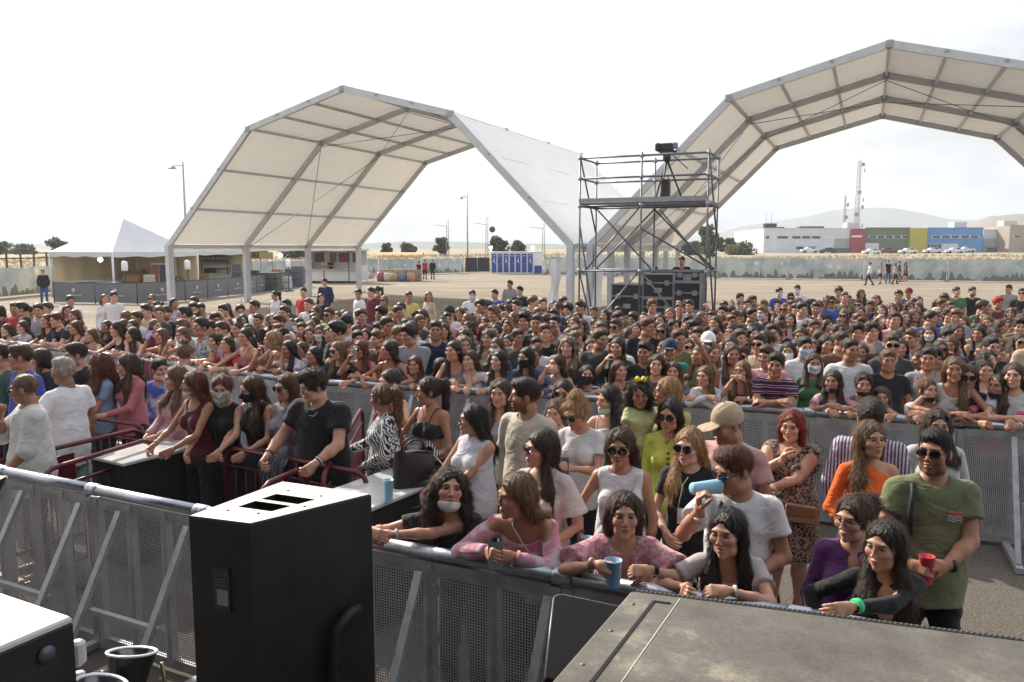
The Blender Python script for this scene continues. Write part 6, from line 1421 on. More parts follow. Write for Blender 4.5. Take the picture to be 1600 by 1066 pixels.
# --- the four women at the front rail and their neighbours
r, g = add_person(702, 731, 'woman with big dark curly hair leaning on the front barrier beside the tall speaker', dict(sex='f', lean=44, head=(28, -18, 8), hdir=((-1, -.25, -.1), (.9, -.4, -.1)), curl=(.7, .8), **dict(lean_arms(.42, -.26, -.36, RAILH+.05), lel=(1, -.3, -.6))),
    yaw=-16, rail=FRP, back=.42, hair='dark', hstyle='long', hlen=.34, vol=1.25, curly=.7, top='tee', topc=(.05, .05, .052), pat='floral', c2=BLK, neck='wide', seed=1, mask=None, skin='light')
V, F, C = mask_mesh(g, .006, True); link('face_mask', npmesh('face_mask', V, F), cloth('plain'), r, color=(.6, .6, .6)); band(g, r, 0, (.5, .5, .6), .012)
r, g = add_person(806, 737, 'blonde woman in pink marbled off-shoulder top leaning on the front barrier with a phone', dict(sex='f', lean=34, head=(-48, 4, 0), curl=(.9, .9), hdir=((-.9, -.5, .1), (.5, -.8, .1)), **lean_arms(.36, .02, -.1)),
    yaw=-18, rail=FRP, back=.36, hair='light', hstyle='long', hlen=.36, hside='back', vol=1.0, top='offshoulder', topc=(.52, .2, .27), pat='marble', c2=(.5, .42, .46), loose=.016, seed=2, skin='tan')
held_phone(r, g, 1, 'dark phone held by the blonde woman in pink at the front barrier'); strap(g, r, [(.1, -.12, -.1), (.08, -.13, .03), (.03, -.11, .12), (-.03, -.05, .19), (-.06, .03, .19)], (.45, .4, .36), .005); band(g, r, 0, (.5, .4, .15), .012)
r, g = add_person(976, 767, 'brown haired woman in pink patterned blouse holding a blue cup over the front barrier', dict(sex='f', lean=30, build=1.04, head=(4, -6, 0), curl=(1.0, .9), hdir=((-1, -.35, .0), (.9, -.5, .0)), **lean_arms(.36, .12, -.12, RAILH+.06)),
    yaw=-8, rail=FRP, back=.36, hair='brown', hstyle='long', hlen=.14, hside='back', vol=.96, top='blouse', topc=(.5, .16, .2), pat='floral', c2=(.56, .38, .4), neck='deepv', loose=.022, seed=3)
held_cup(r, g, 1, (.22, .4, .62), 'blue plastic cup held over the front barrier by the woman in the pink blouse', .042, .13, dz=-.02); band(g, r, 0, BLK, .018); band(g, r, 1, (.35, .25, .12), .016)
r, g = add_person(1138, 793, 'woman with long straight dark hair, both arms on the front barrier behind the case', dict(sex='f', lean=26, head=(-28, 0, -4), curl=(.6, .7), hdir=((-1, -.2, 0), (-.2, -.9, .2)), lh=(-.02, -.38, RAILH+.04), rh=(-.2, -.38, RAILH+.04), lel=(1, 0, -.4), rel=(-1, .4, -.4)),
    yaw=-12, rail=FRP, back=.34, hair='black', hstyle='long', hlen=.4, hside='both', top='tee', topc=(.42, .36, .36), neck='scoop', loose=.016, seed=4, skin='light')
band(g, r, 0, (.6, .6, .6), .012)
r, g = add_person(1385, 810, 'woman in black long-sleeved top with green wristband, one hand on the front barrier', dict(sex='f', lean=10, head=(-34, 3, 0), curl=(.3, .4), hdir=((-.7, -.6, .0), (-.8, -.5, -.1)), lh=(-.16, -.36, RAILH+.05), rh=(-.3, -.1, .95), lel=(1, .1, -.5), rel=(-1, .3, -1)),
    yaw=-20, rail=FRP, back=.34, hair='dark', hstyle='long', hlen=.42, hside='both', top='long', topc=BLK, neck='deepv', loose=.008, seed=5, skin='light')
band(g, r, 0, (.04, .62, .25), .028, 1.25); strap(g, r, [(.06, -.14, .0), (.03, -.15, -.03), (0, -.16, -.06)], (.05, .04, .04), .004, 'necklace')
r, g = add_person(1335, 772, 'woman in purple satin blouse with glasses and ponytail behind the woman in black', dict(sex='f', h=1.54, head=(-32, 2, 0)), yaw=-22, hair='brown', hstyle='pony', hlen=.2, top='long', topc=(.1, .025, .12), neck='v', loose=.02, seed=6, glasses=dict(clear=True, shape='square'))
# --- second line right
r, g = add_person(1462, 669, 'man in olive green tee with red print and sunglasses holding a red cup', dict(sex='m', h=1.76, head=(-30, -4, 0), build=1.08, lh=(.02, -.27, 1.07), rh=(-.16, -.27, 1.06), lel=(1, .3, -1), rel=(-1, .4, -1), curl=(.9, 1.0), hdir=((-1, -.3, .05), (.8, -.6, 0))),
    yaw=-14, hair='black', hstyle='fade', top='tee', topc=(.15, .165, .085), loose=.022, hem=-.16, beard=.75, glasses=dict(shape='square', size=1.05), seed=7, bot='trousers', botc=(.012, .012, .014), skin='tan')
held_cup(r, g, 1, (.55, .04, .07), 'red cup held by the man in the olive green tee', .04, .15); band(g, r, 0, BLK, .02, name='watch'); band(g, r, 1, (.5, .5, .5), .012)
lg = MB(); 
for k in range(3): lg.tube([g.ch+g.Rc@np.array([.045+.011*j, -.138+.0016*j, .02-.012*k+.004*math.sin(j*1.5)]) for j in range(8)], .0022, 4)
lg.build('shirt_print', mat('print_white', (.6, .6, .58), .7), r); lg = MB()
for q in (-1, 1): lg.tube([g.ch+g.Rc@np.array([.085+q*x, -.1385, .03+z]) for x, z in ((.0, .0), (.012, .012), (.03, .012), (.036, .004))], [.002, .007, .006, .001], 5)
lg.build('shirt_print', mat('print_red', (.5, .05, .05), .7), r); strap(g, r, [(-.13, -.12, -.1), (-.135, -.13, .02), (-.12, -.1, .13), (-.11, -.02, .17), (-.11, .08, .12)], BLK, .016)
r, g = add_person(1362, 657, 'woman in bright orange one-shoulder top with sunglasses and wavy brown hair', dict(sex='f', h=1.66, head=(14, -8, 0), rh=(-.15, -.2, .98)), yaw=-6, hair='light', hstyle='long', hlen=.3, hside='right', vol=1.08, curly=.45, top='oneshoulder', topc=(.78, .13, .02), neck='none', loose=.006, seed=8, glasses=dict(), skin='olive')
r, g = add_person(1466, 638, 'woman in white blazer with sunglasses pushed up, behind the man in olive green', dict(sex='f', h=1.64, head=(-5, -2, 0)), yaw=-10, hair='brown', hstyle='long', hlen=.22, top='jacket', topc=(.5, .5, .5), neck='deepv', loose=.02, seed=9, glasses=dict(up=.06))
r, g = add_person(1362, 622, 'man seen from behind in purple and white striped shirt at the rear barrier', dict(sex='m', h=1.72, head=(10, -10, 0), build=1.05), yaw=150, hair='dark', hstyle='short', top='shirt', topc=(.55, .5, .56), pat='stripes_v', c2=(.1, .06, .14), loose=.02, hem=-.15, seed=10)
r, g = add_person(1238, 640, 'red haired woman in leopard print dress with arms folded', dict(sex='f', h=1.57, build=1.32, head=(-6, 4, 0), lh=(-.1, -.27, 1.03), rh=(-.03, -.2, 1.24), lel=(1, .1, -.7), rel=(-1, -.2, -1), curl=(.6, .8), hdir=((-1, 0, .1), (.3, .3, .9))),
    yaw=-28, hair='red', hstyle='long', hlen=.2, hside='both', top='dress', topc=(.34, .25, .19), pat='leopard', c2=(.03, .02, .02), neck='scoop', loose=.006, bot=None, shoes=True, seed=11, skin='fair')
p = world(r, (-.2, -.16, .8)); o = MB(); o.grid(lambda u, v: (.1*math.cos(2*PI*u)*(.6+.6*v)+.01*math.sin(9*v), .05*math.sin(2*PI*u)*(1+.2*math.sin(u*20)), .12-.5*v), 26, 12); o = o.build('jacket', cloth('plain'), None, tuple(p), 0, BLK); tag(o, 'black jacket hanging from the arm of the red haired woman', 'jacket')
p = world(r, (.12, -.24, .86)); root = empty('shoulder_bag', tuple(p), -.5, 'small tan shoulder bag at the hip of the red haired woman', 'bag'); MB().bbox((0, 0, 0), (.22, .06, .13), .02).build('body', mat('tan_leather', (.28, .16, .09), .5), root); MB().bbox((0, -.033, .03), (.2, .008, .07)).build('flap', mat('tan_leather_dark', (.2, .11, .06), .5), root)
# --- the man drinking, cap man, women in the middle
r, g = add_person(1148, 697, 'man in white tee and sunglasses drinking from a pale blue cup', dict(sex='m', h=1.7, head=(-52, 12, 0), build=1.05, rh=(-.2, -.34, 1.42), rel=(-.6, .2, -1), lh=(.1, -.2, 1.05), curl=(.6, 1.0), hdir=(None, (-.1, -.2, 1))),
    yaw=-14, hair='auburn', hstyle='quiff', top='tee', topc=WHT, loose=.022, glasses=dict(shape='square'), seed=12, skin='tan')
q = HP(g, (0, -.12, -.06)); wq = world(r, q); fdir = RZ(r.rotation_euler[2])@(g.Rh@np.array([0, -1, .12])); a = math.atan2(fdir[1], fdir[0])
cup(wq[0]+fdir[0]*.16, wq[1]+fdir[1]*.16, wq[2]+.02, (.3, .55, .72), 'pale blue tall plastic cup tipped to the mouth of the man in white', .04, .17, RZ(a)@RY(-PI/2*1.03)); strap(g, r, [(.12, .1, -.1), (.08, .13, .06), (.02, .11, .16), (-.06, .02, .2), (-.1, -.08, .14), (-.12, -.13, .0)], BLK, .013); band(g, r, 1, (.5, .5, .5), .014)
r, g = add_person(1136, 628, 'man in beige baseball cap and pale tie-dye tee, head lowered', dict(sex='m', h=1.76, head=(-25, 16, 0)), yaw=-42, hair='dark', hstyle='buzz', top='tee', topc=(.52, .42, .36), pat='tiedye', c2=(.5, .27, .27), loose=.024, cap=dict(c=(.42, .32, .22)), beard=.5, seed=13, skin='tan')
r, g = add_person(1078, 667, 'blonde woman in black tee and sunglasses with checkered trousers', dict(sex='f', h=1.63, head=(-18, 2, 0), lh=(.02, -.22, 1.0), rh=(-.1, -.25, 1.0), lel=(1, .4, -1)), yaw=-22, hair='blond', hstyle='long', hlen=.3, hside='right', top='tee', topc=BLK, loose=.012, bot='wide', botpat='check', glasses=dict(size=1.15), seed=14, skin='fair')
p = world(r, (.02, -.2, 1.1)); o = MB(); o.grid(lambda u, v: (.06*(2*u-1), -.03*math.cos(PI*(u-.5))*math.cos(PI*(v-.5)), .05*(2*v-1)), 10, 8); o.tube([(-.06, 0, .03), (-.03, 0, .2), (.0, 0, .25)], .0018, 4); o = o.build('face_mask', cloth('plain'), None, tuple(p), -.3, (.6, .6, .58)); tag(o, 'white face mask dangling before the blonde woman in checkered trousers', 'mask')
r, g = add_person(970, 667, 'woman in white sleeveless top and sunglasses with long brown hair behind the pink blouse', dict(sex='f', h=1.66, head=(-8, 4, 0), rh=(-.22, -.22, 1.0), curl=(.4, .9)), yaw=-12, hair='brown', hstyle='long', hlen=.3, hside='back', top='sleeveless', topc=WHT, neck='crew', loose=.01, glasses=dict(size=1.1), seed=15, botc=(.06, .1, .2), skin='tan')
held_cup(r, g, 1, CB, 'pale blue cup held low by the woman in the white sleeveless top'); strap(g, r, [(.13, -.06, .16), (.08, -.12, .08), (.0, -.14, -.03), (-.1, -.13, -.16)], (.4, .38, .38), .008); band(g, r, 1, BLK, .018)
r, g = add_person(1047, 621, 'woman in lime yellow cut-out top with sunglasses and black hair', dict(sex='f', h=1.68, head=(-14, 6, 0), lh=(.1, -.1, .95), rh=(-.1, -.15, .9)), yaw=-16, hair='black', hstyle='long', hlen=.26, hside='left', top='long', topc=(.52, .56, .1), neck='crew', loose=.006, glasses=dict(size=1.1), seed=16, skin='olive')
q = MB(); [q.lathe([(.001, -.002), (.011, -.001), (.012, .002), (.001, .003)], g.ch+g.Rc@np.array([.0, -.135, .06-.04*k]), 10, RX(PI/2)) for k in range(3)]; q.build('cut_out', mat('cutout_dark', (.16, .06, .04), .6), r)
r, g = add_person(845, 669, 'woman with long straight brown hair, sunglasses and pale blouse, profile to the left', dict(sex='f', h=1.67, head=(-42, 0, 0), lh=(.12, -.18, 1.0)), yaw=-28, hair='dark', hstyle='long', hlen=.42, hside='left', top='blouse', topc=(.56, .48, .45), neck='scoop', loose=.018, glasses=dict(shape='square', size=1.1), seed=17, skin='light')
r, g = add_person(901, 615, 'woman with blonde topknot and sunglasses in white tee looking down at her phone', dict(sex='f', h=1.66, head=(-22, 18, 0), lh=(.04, -.3, 1.16), rh=(-.06, -.3, 1.16), curl=(.9, .9), hdir=((-.5, -.7, .4), (.5, -.7, .4))), yaw=-24, hair='blond', hstyle='bun', vol=.9, top='tee', topc=WHT, loose=.016, glasses=dict(size=1.1), seed=18, skin='light', curly=.3)
held_phone(r, g, 1, 'dark phone held by the woman with the blonde topknot')
r, g = add_person(820, 590, 'bearded man in cream sweater looking left in the middle of the pit', dict(sex='m', h=1.8, head=(-50, 2, 0)), yaw=-38, hair='dark', hstyle='short', top='long', topc=CRM, loose=.026, hem=-.14, beard=.85, seed=19, skin='tan')
r, g = add_person(782, 591, 'woman with long wavy brown hair and lilac grey top holding a blue cup', dict(sex='f', h=1.67, head=(-8, 2, 0), lh=(.08, -.28, 1.04), curl=(.9, .5)), yaw=-14, hair='brown', hstyle='long', hlen=.3, curly=.25, top='strap', topc=(.36, .33, .42), seed=20, loose=.01)
held_cup(r, g, 0, (.26, .45, .62), 'blue cup held by the woman in the lilac grey top')
r, g = add_person(738, 629, 'dark haired woman in sleeveless white shirt and glasses, turned to the left', dict(sex='f', h=1.62, head=(-38, 0, 0), build=1.08, lh=(-.02, -.32, .98), rh=(-.2, -.3, .98), lel=(1, .3, -1)), yaw=-42, hair='black', hstyle='long', hlen=.3, hside='back', curly=.2, top='sleeveless', topc=(.56, .54, .6), neck='collar', loose=.018, glasses=dict(clear=True), seed=21, skin='olive', botc=(.03, .04, .08))
r, g = add_person(668, 588, 'woman in black bralette with dark braid, looking left', dict(sex='f', h=1.68, head=(-40, 4, 0), rh=(-.28, -.2, 1.15), lh=(.08, -.15, .95)), yaw=-34, hair='dark', hstyle='pony', hlen=.34, vol=.8, top='bra', topc=BLK, seed=22, skin='tan')
r, g = add_person(596, 598, 'woman with blonde highlighted ponytail in zebra print top, turned left', dict(sex='f', h=1.64, head=(-36, 6, 0), rh=(-.12, -.3, 1.04), lh=(.1, -.2, .95)), yaw=-74, hair='light', hstyle='pony', hlen=.36, vol=1.0, top='long', topc=(.6, .6, .6), pat='zebra', loose=.02, seed=23, skin='tan')
add_person(607, 576, 'dark haired woman in red strappy top hidden behind the zebra print woman', dict(sex='f', h=1.66, head=(-20, 0, 0), lh=(.2, -.3, 1.35), lel=(1, 0, -1)), yaw=-30, hair='dark', hstyle='topknot', top='strap', topc=(.2, .03, .05), seed=24, lod=1)
r, g = add_person(489, 578, 'big person in loose black tee with tousled dark hair leaning on the red fence', dict(sex='m', h=1.78, build=1.22, head=(-38, 12, 0), lean=8, lh=(.16, -.36, 1.07), rh=(-.34, -.3, 1.07), lel=(1, .4, -1), rel=(-1, .4, -1), curl=(.6, .8)), yaw=-20, hair='dark', hstyle='curlyshort', curly=.6, top='tee', topc=(.012, .012, .014), loose=.03, hem=-.18, seed=25)
band(g, r, 0, BLK, .03); band(g, r, 0, (.6, .6, .62), .012, 1.02, 'watch'); band(g, r, 1, (.08, .08, .1), .02, 1.02, 'watch'); strap(g, r, [(-.07, -.07, .17), (-.03, -.115, .125), (.02, -.12, .12), (.06, -.08, .165)], (.5, .5, .5), .003, 'necklace')
r, g = add_person(446, 583, 'woman with sunglasses in grey purple patterned shirt left of the big person in black', dict(sex='f', h=1.68, head=(-14, 2, 0)), yaw=-24, hair='brown', hstyle='long', hlen=.16, top='sleeveless', topc=(.14, .12, .17), pat='marble', c2=(.3, .26, .3), glasses=dict(size=1.1), loose=.02, seed=26)
r, g = add_person(392, 585, 'woman in black sleeveless crop top with black mask, long brown hair, head tilted', dict(sex='f', h=1.66, head=(-26, 12, 14), lean=6, rh=(-.1, -.36, 1.02), lh=(.12, -.3, 1.0)), yaw=-26, hair='brown', hstyle='long', hlen=.36, hside='left', top='tank', topc=BLK, neck='crew', mask=dict(c=BLK), hem=.1, seed=27, skin='light')
r, g = add_person(347, 585, 'woman in black sleeveless top with pale grey mask, brown wavy hair', dict(sex='f', h=1.64, head=(14, 10, -4), rh=(-.16, -.34, 1.0), lh=(.16, -.35, 1.02)), yaw=-14, hair='auburn', hstyle='topknot', vol=.8, curly=.3, top='tank', topc=BLK, neck='crew', mask=dict(c=(.45, .5, .45)), seed=28, skin='light')
r, g = add_person(301, 578, 'woman in dark wine red tank top with long dark hair looking left', dict(sex='f', h=1.68, head=(-44, 2, 0), lean=5, rh=(-.2, -.34, 1.02), lh=(.06, -.34, 1.02)), yaw=-32, hair='auburn', hstyle='long', hlen=.36, hside='back', top='tank', topc=(.09, .014, .02), neck='scoop', mask=dict(c=(.55, .55, .55), chin=True), seed=29, skin='tan'); band(g, r, 1, (.3, .3, .3), .02)
r, g = add_person(273, 570, 'blonde woman in pale pink off-shoulder top beside the striped boy', dict(sex='f', h=1.66, head=(-24, 4, 6), lh=(.0, -.26, 1.0), rh=(-.12, -.26, 1.0)), yaw=-34, hair='light', hstyle='long', hlen=.3, curly=.3, top='offshoulder', topc=(.5, .3, .34), glasses=dict(), seed=30)
r, g = add_person(249, 560, 'boy in white and blue tee with short hair looking to the right', dict(sex='m', h=1.52, build=.85, head=(50, 0, 0)), yaw=0, hair='dark', hstyle='short', top='tee', topc=(.5, .52, .56), pat='tiedye', c2=(.05, .09, .35), loose=.02, seed=31, mask=dict(c=(.55, .55, .55), chin=True))
r, g = add_person(198, 551, 'woman in dusty pink long-sleeved top and sunglasses by the short red fence', dict(sex='f', h=1.68, head=(-34, 8, 0), lh=(.02, -.3, 1.06), rh=(-.2, -.32, 1.08), curl=(.8, .8), lel=(1, .4, -1)), yaw=-36, hair='brown', hstyle='long', hlen=.36, hside='both', top='long', topc=(.42, .13, .16), loose=.008, glasses=dict(), seed=32)
band(g, r, 0, (.6, .6, .6), .02); held_cup(r, g, 1, CB, 'pale blue cup held by the woman in the dusty pink top')
r, g = add_person(155, 553, 'woman with big reddish curly hair in light blue top turned left', dict(sex='f', h=1.66, head=(-40, 2, 0), lh=(-.02, -.28, 1.06), rh=(-.16, -.28, 1.04)), yaw=-50, hair='auburn', hstyle='long', hlen=.24, vol=1.35, curly=1.1, top='tee', topc=(.2, .27, .4), loose=.016, seed=33, skin='tan')
add_person(118, 535, 'bearded man with glasses in black tee with white print', dict(sex='m', h=1.74, head=(-34, 6, 0)), yaw=-26, hair='dark', hstyle='short', top='tee', topc=BLK, beard=.5, glasses=dict(clear=True, shape='square'), seed=34, loose=.02)
r, g = add_person(97, 558, 'man with silver dyed hair in white tee seen from behind', dict(sex='m', h=1.76, head=(8, 4, 0), lh=(.3, -.25, 1.1), lel=(1, .3, -1)), yaw=-112, hair='grey', hstyle='fade', top='tee', topc=(.66, .66, .7), loose=.022, hem=-.2, bot='shorts', botc=(.3, .5, .42), seed=35, skin='dark')
band(g, r, 0, BLK, .03)
r, g = add_person(36, 587, 'man with bleached cropped hair in loose white tee, hand at his mouth', dict(sex='m', h=1.73, build=1.1, head=(-30, 4, 0), rh=(-.06, -.2, 1.38), rel=(-.5, -.3, -1), lh=(.1, -.2, .95), curl=(.5, .9), hdir=(None, (.2, .1, 1))), yaw=-50, hair='light', hstyle='buzz', top='half', topc=(.6, .6, .58), loose=.034, hem=-.22, beard=.25, glasses=dict(shape='square'), seed=36, skin='tan')
band(g, r, 1, (.4, .4, .4), .02)
add_person(30, 537, 'man in royal blue tee with short brown hair looking left', dict(sex='m', h=1.82, build=1.08, head=(-36, 4, 0)), yaw=-34, hair='brown', hstyle='fade', top='tee', topc=(.04, .06, .34), loose=.018, seed=37, skin='tan')
add_person(-2, 536, 'dark haired man in dark green tee cut off by the left photo edge', dict(sex='m', h=1.8, head=(-30, 4, 0)), yaw=-34, hair='dark', hstyle='short', top='tee', topc=(.05, .09, .09), seed=38, lod=1)
add_person(62, 543, 'woman with long dark hair between the blue tee and the black tee', dict(sex='f', h=1.66, head=(-50, 2, 0)), yaw=-30, hair='dark', hstyle='long', hlen=.36, top='tee', topc=(.03, .03, .05), seed=39, lod=1)
add_person(288, 533, 'woman with brown blonde updo in white tee seen from behind, elbow out', dict(sex='f', h=1.7, head=(10, 16, 0), lean=10, rh=(.3, -.1, 1.05), lh=(-.32, -.1, 1.1), lel=(1, 0, -.3)), yaw=168, hair='light', hstyle='bun', vol=.9, curly=.4, top='tee', topc=WHT, seed=40, lod=1)
add_person(868, 623, 'girl with brown hair tied back peeking left of the topknot woman', dict(sex='f', h=1.5, head=(-10, 2, 0)), yaw=-14, hair='light', hstyle='topknot', top='tee', topc=(.4, .36, .38), seed=41, lod=1)
add_person(880, 592, 'dark haired woman with sunglasses before the rear barrier, left of the topknot woman', dict(sex='f', h=1.6, head=(-5, 4, 0)), yaw=-14, hair='black', hstyle='long', hlen=.14, top='tee', topc=(.05, .05, .06), glasses=dict(size=1.1), seed=42, lod=1)
add_person(950, 601, 'woman with long dark curly hair in light top, mask under her chin', dict(sex='f', h=1.64, head=(-34, 4, 0), rh=(-.18, -.25, 1.25), rel=(-1, 0, -1), curl=(.4, .8)), yaw=-24, hair='black', hstyle='long', hlen=.42, hside='left', curly=.5, vol=1.1, top='strap', topc=(.5, .5, .5), mask=dict(c=(.4, .5, .45), chin=True), seed=43)
r, g = add_person(1042, 588, 'blonde woman with white sunglasses on her head holding the toddler', dict(sex='f', h=1.7, head=(-60, 4, 0), rh=(-.14, -.26, 1.2), lh=(-.02, -.3, 1.12), curl=(.8, .8), rel=(-1, .1, -1)), yaw=-40, hair='blond', hstyle='long', hlen=.2, hside='back', top='half', topc=(.42, .38, .14), seed=44, glasses=dict(up=.06, white=True), skin='tan')
r, g = add_person(1000, 594, 'toddler with curly dark hair and yellow bow in pale green dress, carried', dict(sex='f', h=1.0, hscale=.84, head=(-14, 6, 0), build=.95, rh=(-.1, -.2, .62), lh=(.14, -.22, .66)), yaw=10, zoff=.72, hair='dark', hstyle='long', hlen=.12, curly=.9, vol=1.1, top='tee', topc=(.5, .55, .32), pat='floral', c2=(.52, .5, .2), seed=45, loose=.02, botc=(.4, .4, .3), skin='tan')
q = MB(); [q.lathe([(.001, 0), (.02, .012), (.028, .03), (.005, .045)], HP(g, (s*.004, -.02, .135)), 8, RY(s*1.2)) for s in (-1, 1)]; q.build('hair_bow', mat('yellow_bow', (.7, .6, .03), .6), r)
# --- people leaning on the rear barrier (pixel of head centre, pixel of head top, look)
MR = [
 (10, 505, 'f', 'brown', 'long', (.05, .05, .06), 'tank', -5, dict(mask=dict(c=(.55, .55, .56), chin=True)), 'woman with white mask on her chin at the left end of the rear barrier'),
 (34, 500, 'f', 'brown', 'long', (.35, .35, .38), 'tee', 10, dict(skin='fair', mask=dict(c=(.5, .52, .5), chin=True)), 'smiling woman with brown bob and grey tee at the left of the rear barrier'),
 (72, 490, 'f', 'auburn', 'long', (.03, .035, .05), 'tee', 12, {}, 'woman with reddish brown hair leaning left of the auburn boy at the rear barrier'),
 (88, 488, 'm', 'auburn', 'short', (.02, .02, .025), 'tee', -6, dict(skin='fair'), 'boy with auburn short hair in dark tee, arms on the rear barrier'),
 (117, 500, 'f', 'auburn', 'long', (.06, .07, .04), 'tank', -10, dict(hlen=.4), 'woman with very long reddish hair in dark green top at the rear barrier'),
 (141, 512, 'f', 'light', 'long', (.3, .15, .14), 'strap', 6, {}, 'laughing light brown haired woman, low between two long haired women'),
 (182, 501, 'f', 'dark', 'long', (.02, .02, .03), 'tank', -26, dict(skin='fair'), 'woman with dark hood-like hair in profile, arms stretched on the rear barrier'),
 (206, 510, 'f', 'dark', 'long', (.4, .4, .42), 'strap', -20, {}, 'dark haired woman in light strappy top over the hanging jackets'),
 (251, 512, 'f', 'light', 'long', (.45, .35, .3), 'strap', 0, dict(curly=.2), 'light brown haired woman in pale strappy top right of the lilac phone'),
 (284, 510, 'f', 'light', 'long', (.5, .48, .46), 'strap', 12, {}, 'smiling woman with honey hair leaning her chin on her hand at the rear barrier'),
 (313, 496, 'm', 'dark', 'short', (.6, .6, .6), 'tee', -4, dict(pat='floral', c2=(.12, .13, .15)), 'young man in white tee with grey print looking down at the rear barrier'),
 (334, 520, 'f', 'dark', 'topknot', (.3, .28, .35), 'tee', 10, {}, 'dark haired girl reading a phone next to the young man in printed tee'),
 (354, 524, 'f', 'brown', 'long', (.5, .02, .03), 'tee', 8, dict(skin='fair'), 'woman with brown hair in bright red tee resting on the rear barrier'),
 (382, 511, 'f', 'dark', 'topknot', (.32, .1, .1), 'strap', 14, {}, 'woman with tied dark hair and pink top, chin lifted, behind the red tee'),
 (424, 516, 'f', 'blond', 'long', (.5, .48, .5), 'strap', -40, dict(curly=.4), 'blonde wavy haired woman propping her face on her arm at the rear barrier'),
 (450, 530, 'f', 'black', 'long', (.5, .5, .55), 'tee', 0, dict(skin='tan'), 'black haired woman in white tee next to the blonde with propped arm'),
 (490, 540, 'f', 'black', 'long', (.05, .08, .3), 'tee', -30, {}, 'black haired woman in blue tee resting her arm over her head'),
 (527, 532, 'f', 'light', 'long', (.03, .03, .04), 'tee', -20, dict(glasses=dict(size=1.1)), 'woman with sunglasses and long light brown hair above the big person in black'),
 (562, 530, 'f', 'auburn', 'long', (.25, .06, .07), 'tank', -10, dict(glasses=dict(size=1.1)), 'woman with sunglasses and auburn hair drinking above the zebra print woman'),
 (607, 531, 'f', 'dark', 'long', (.12, .02, .05), 'strap', -40, dict(hside='back'), 'woman with long straight dark hair in profile, bare shoulder, at the rear barrier'),
 (648, 554, 'f', 'auburn', 'long', (.15, .08, .08), 'tee', 4, {}, 'laughing red brown haired woman with chin low on the rear barrier'),
 (690, 558, 'f', 'dark', 'long', (.06, .08, .16), 'long', 70, {}, 'woman with hair falling over her face at the rear barrier, left of the white shirt'),
 (708, 531, 'f', 'dark', 'long', (.25, .22, .24), 'tank', -16, {}, 'dark haired woman in grey tank behind the bowed head at the rear barrier'),
 (734, 546, 'f', 'brown', 'long', (.58, .58, .62), 'shirt', -12, {}, 'woman in white shirt with brown bob at the rear barrier'),
 (779, 546, 'f', 'dark', 'long', (.05, .06, .08), 'tank', -20, dict(skin='fair'), 'pale woman with long dark hair right of the white shirt at the rear barrier'),
 (822, 541, 'f', 'black', 'long', (.06, .09, .17), 'long', -26, dict(mask=dict(c=BLK)), 'woman in denim blue jacket with black mask at the rear barrier'),
 (870, 552, 'f', 'brown', 'long', (.1, .05, .04), 'tank', -34, dict(mask=dict(c=(.4, .5, .5), chin=True)), 'woman with raised hand and brown hair in profile, mask under chin'),
 (918, 569, 'f', 'black', 'long', (.5, .5, .52), 'tee', 14, dict(mask=dict(c=BLK), pat='stripes_h', c2=(.04, .05, .12)), 'woman in black mask and navy striped tee at the rear barrier'),
 (968, 562, 'f', 'brown', 'long', (.09, .03, .03), 'tank', 40, dict(curly=.2), 'brown haired woman turned right behind the toddler'),
 (1026, 552, 'f', 'dark', 'long', (.1, .08, .05), 'tee', 6, {}, 'smiling woman with dark long hair above the mother holding the toddler'),
 (1052, 563, 'f', 'brown', 'long', (.15, .12, .1), 'tee', 4, {}, 'brown haired girl right above the white sunglasses of the mother'),
 (1102, 570, 'f', 'light', 'long', (.6, .6, .62), 'long', -22, dict(hlen=.34), 'girl with straight light brown hair in white long-sleeved top at the rear barrier'),
 (1160, 562, 'f', 'light', 'long', (.02, .02, .02), 'tank', -20, dict(hlen=.4), 'light haired woman in black tank with hands raised to her face at the rear barrier'),
 (1213, 550, 'm', 'dark', 'short', (.1, .1, .1), 'tee', -4, dict(pat='polo', c2=(.02, .02, .07), neck='collar', skin='tan'), 'young man in red, white and navy striped polo with folded arms'),
 (1302, 577, 'f', 'dark', 'long', (.55, .33, .36), 'tee', -14, dict(mask=dict(c=BLK, chin=True)), 'woman in pale pink tee with dark wavy hair at the rear barrier'),
 (1350, 582, 'f', 'dark', 'topknot', (.1, .14, .16), 'tee', 8, dict(mask=dict(c=BLK, chin=True), glasses=dict(up=.06)), 'laughing woman with sunglasses on her head right of the pale pink tee'),
 (1378, 603, 'f', 'brown', 'long', (.4, .25, .2), 'strap', 4, dict(mask=dict(c=BLK, chin=True)), 'girl peeking over the rear barrier right of the striped shirt man'),
 (1450, 590, 'f', 'light', 'topknot', (.52, .5, .55), 'tee', 36, dict(mask=dict(c=BLK, chin=True)), 'woman with bun in pale tee resting both arms on the rear barrier, looking right'),
 (1492, 556, 'f', 'light', 'long', (.45, .42, .4), 'tank', -2, dict(hlen=.36), 'woman with straight copper brown hair left of the navy tee with oval emblem'),
 (1514, 568, 'f', 'brown', 'long', (.015, .02, .05), 'tee', -4, dict(glasses=dict(size=1.1), skin='tan'), 'woman with sunglasses in navy tee with oval G emblem'),
 (1560, 583, 'f', 'dark', 'pony', (.62, .12, .2), 'tee', -36, dict(vol=1.4, curly=.5, skin='tan', mask=dict(c=BLK, chin=True)), 'woman in bright pink tee with dark curly ponytail, right end of the rear barrier'),
 (1586, 565, 'f', 'brown', 'long', (.5, .5, .52), 'tee', -20, {}, 'brown haired woman in white tee at the right photo edge behind the pink tee'),
]
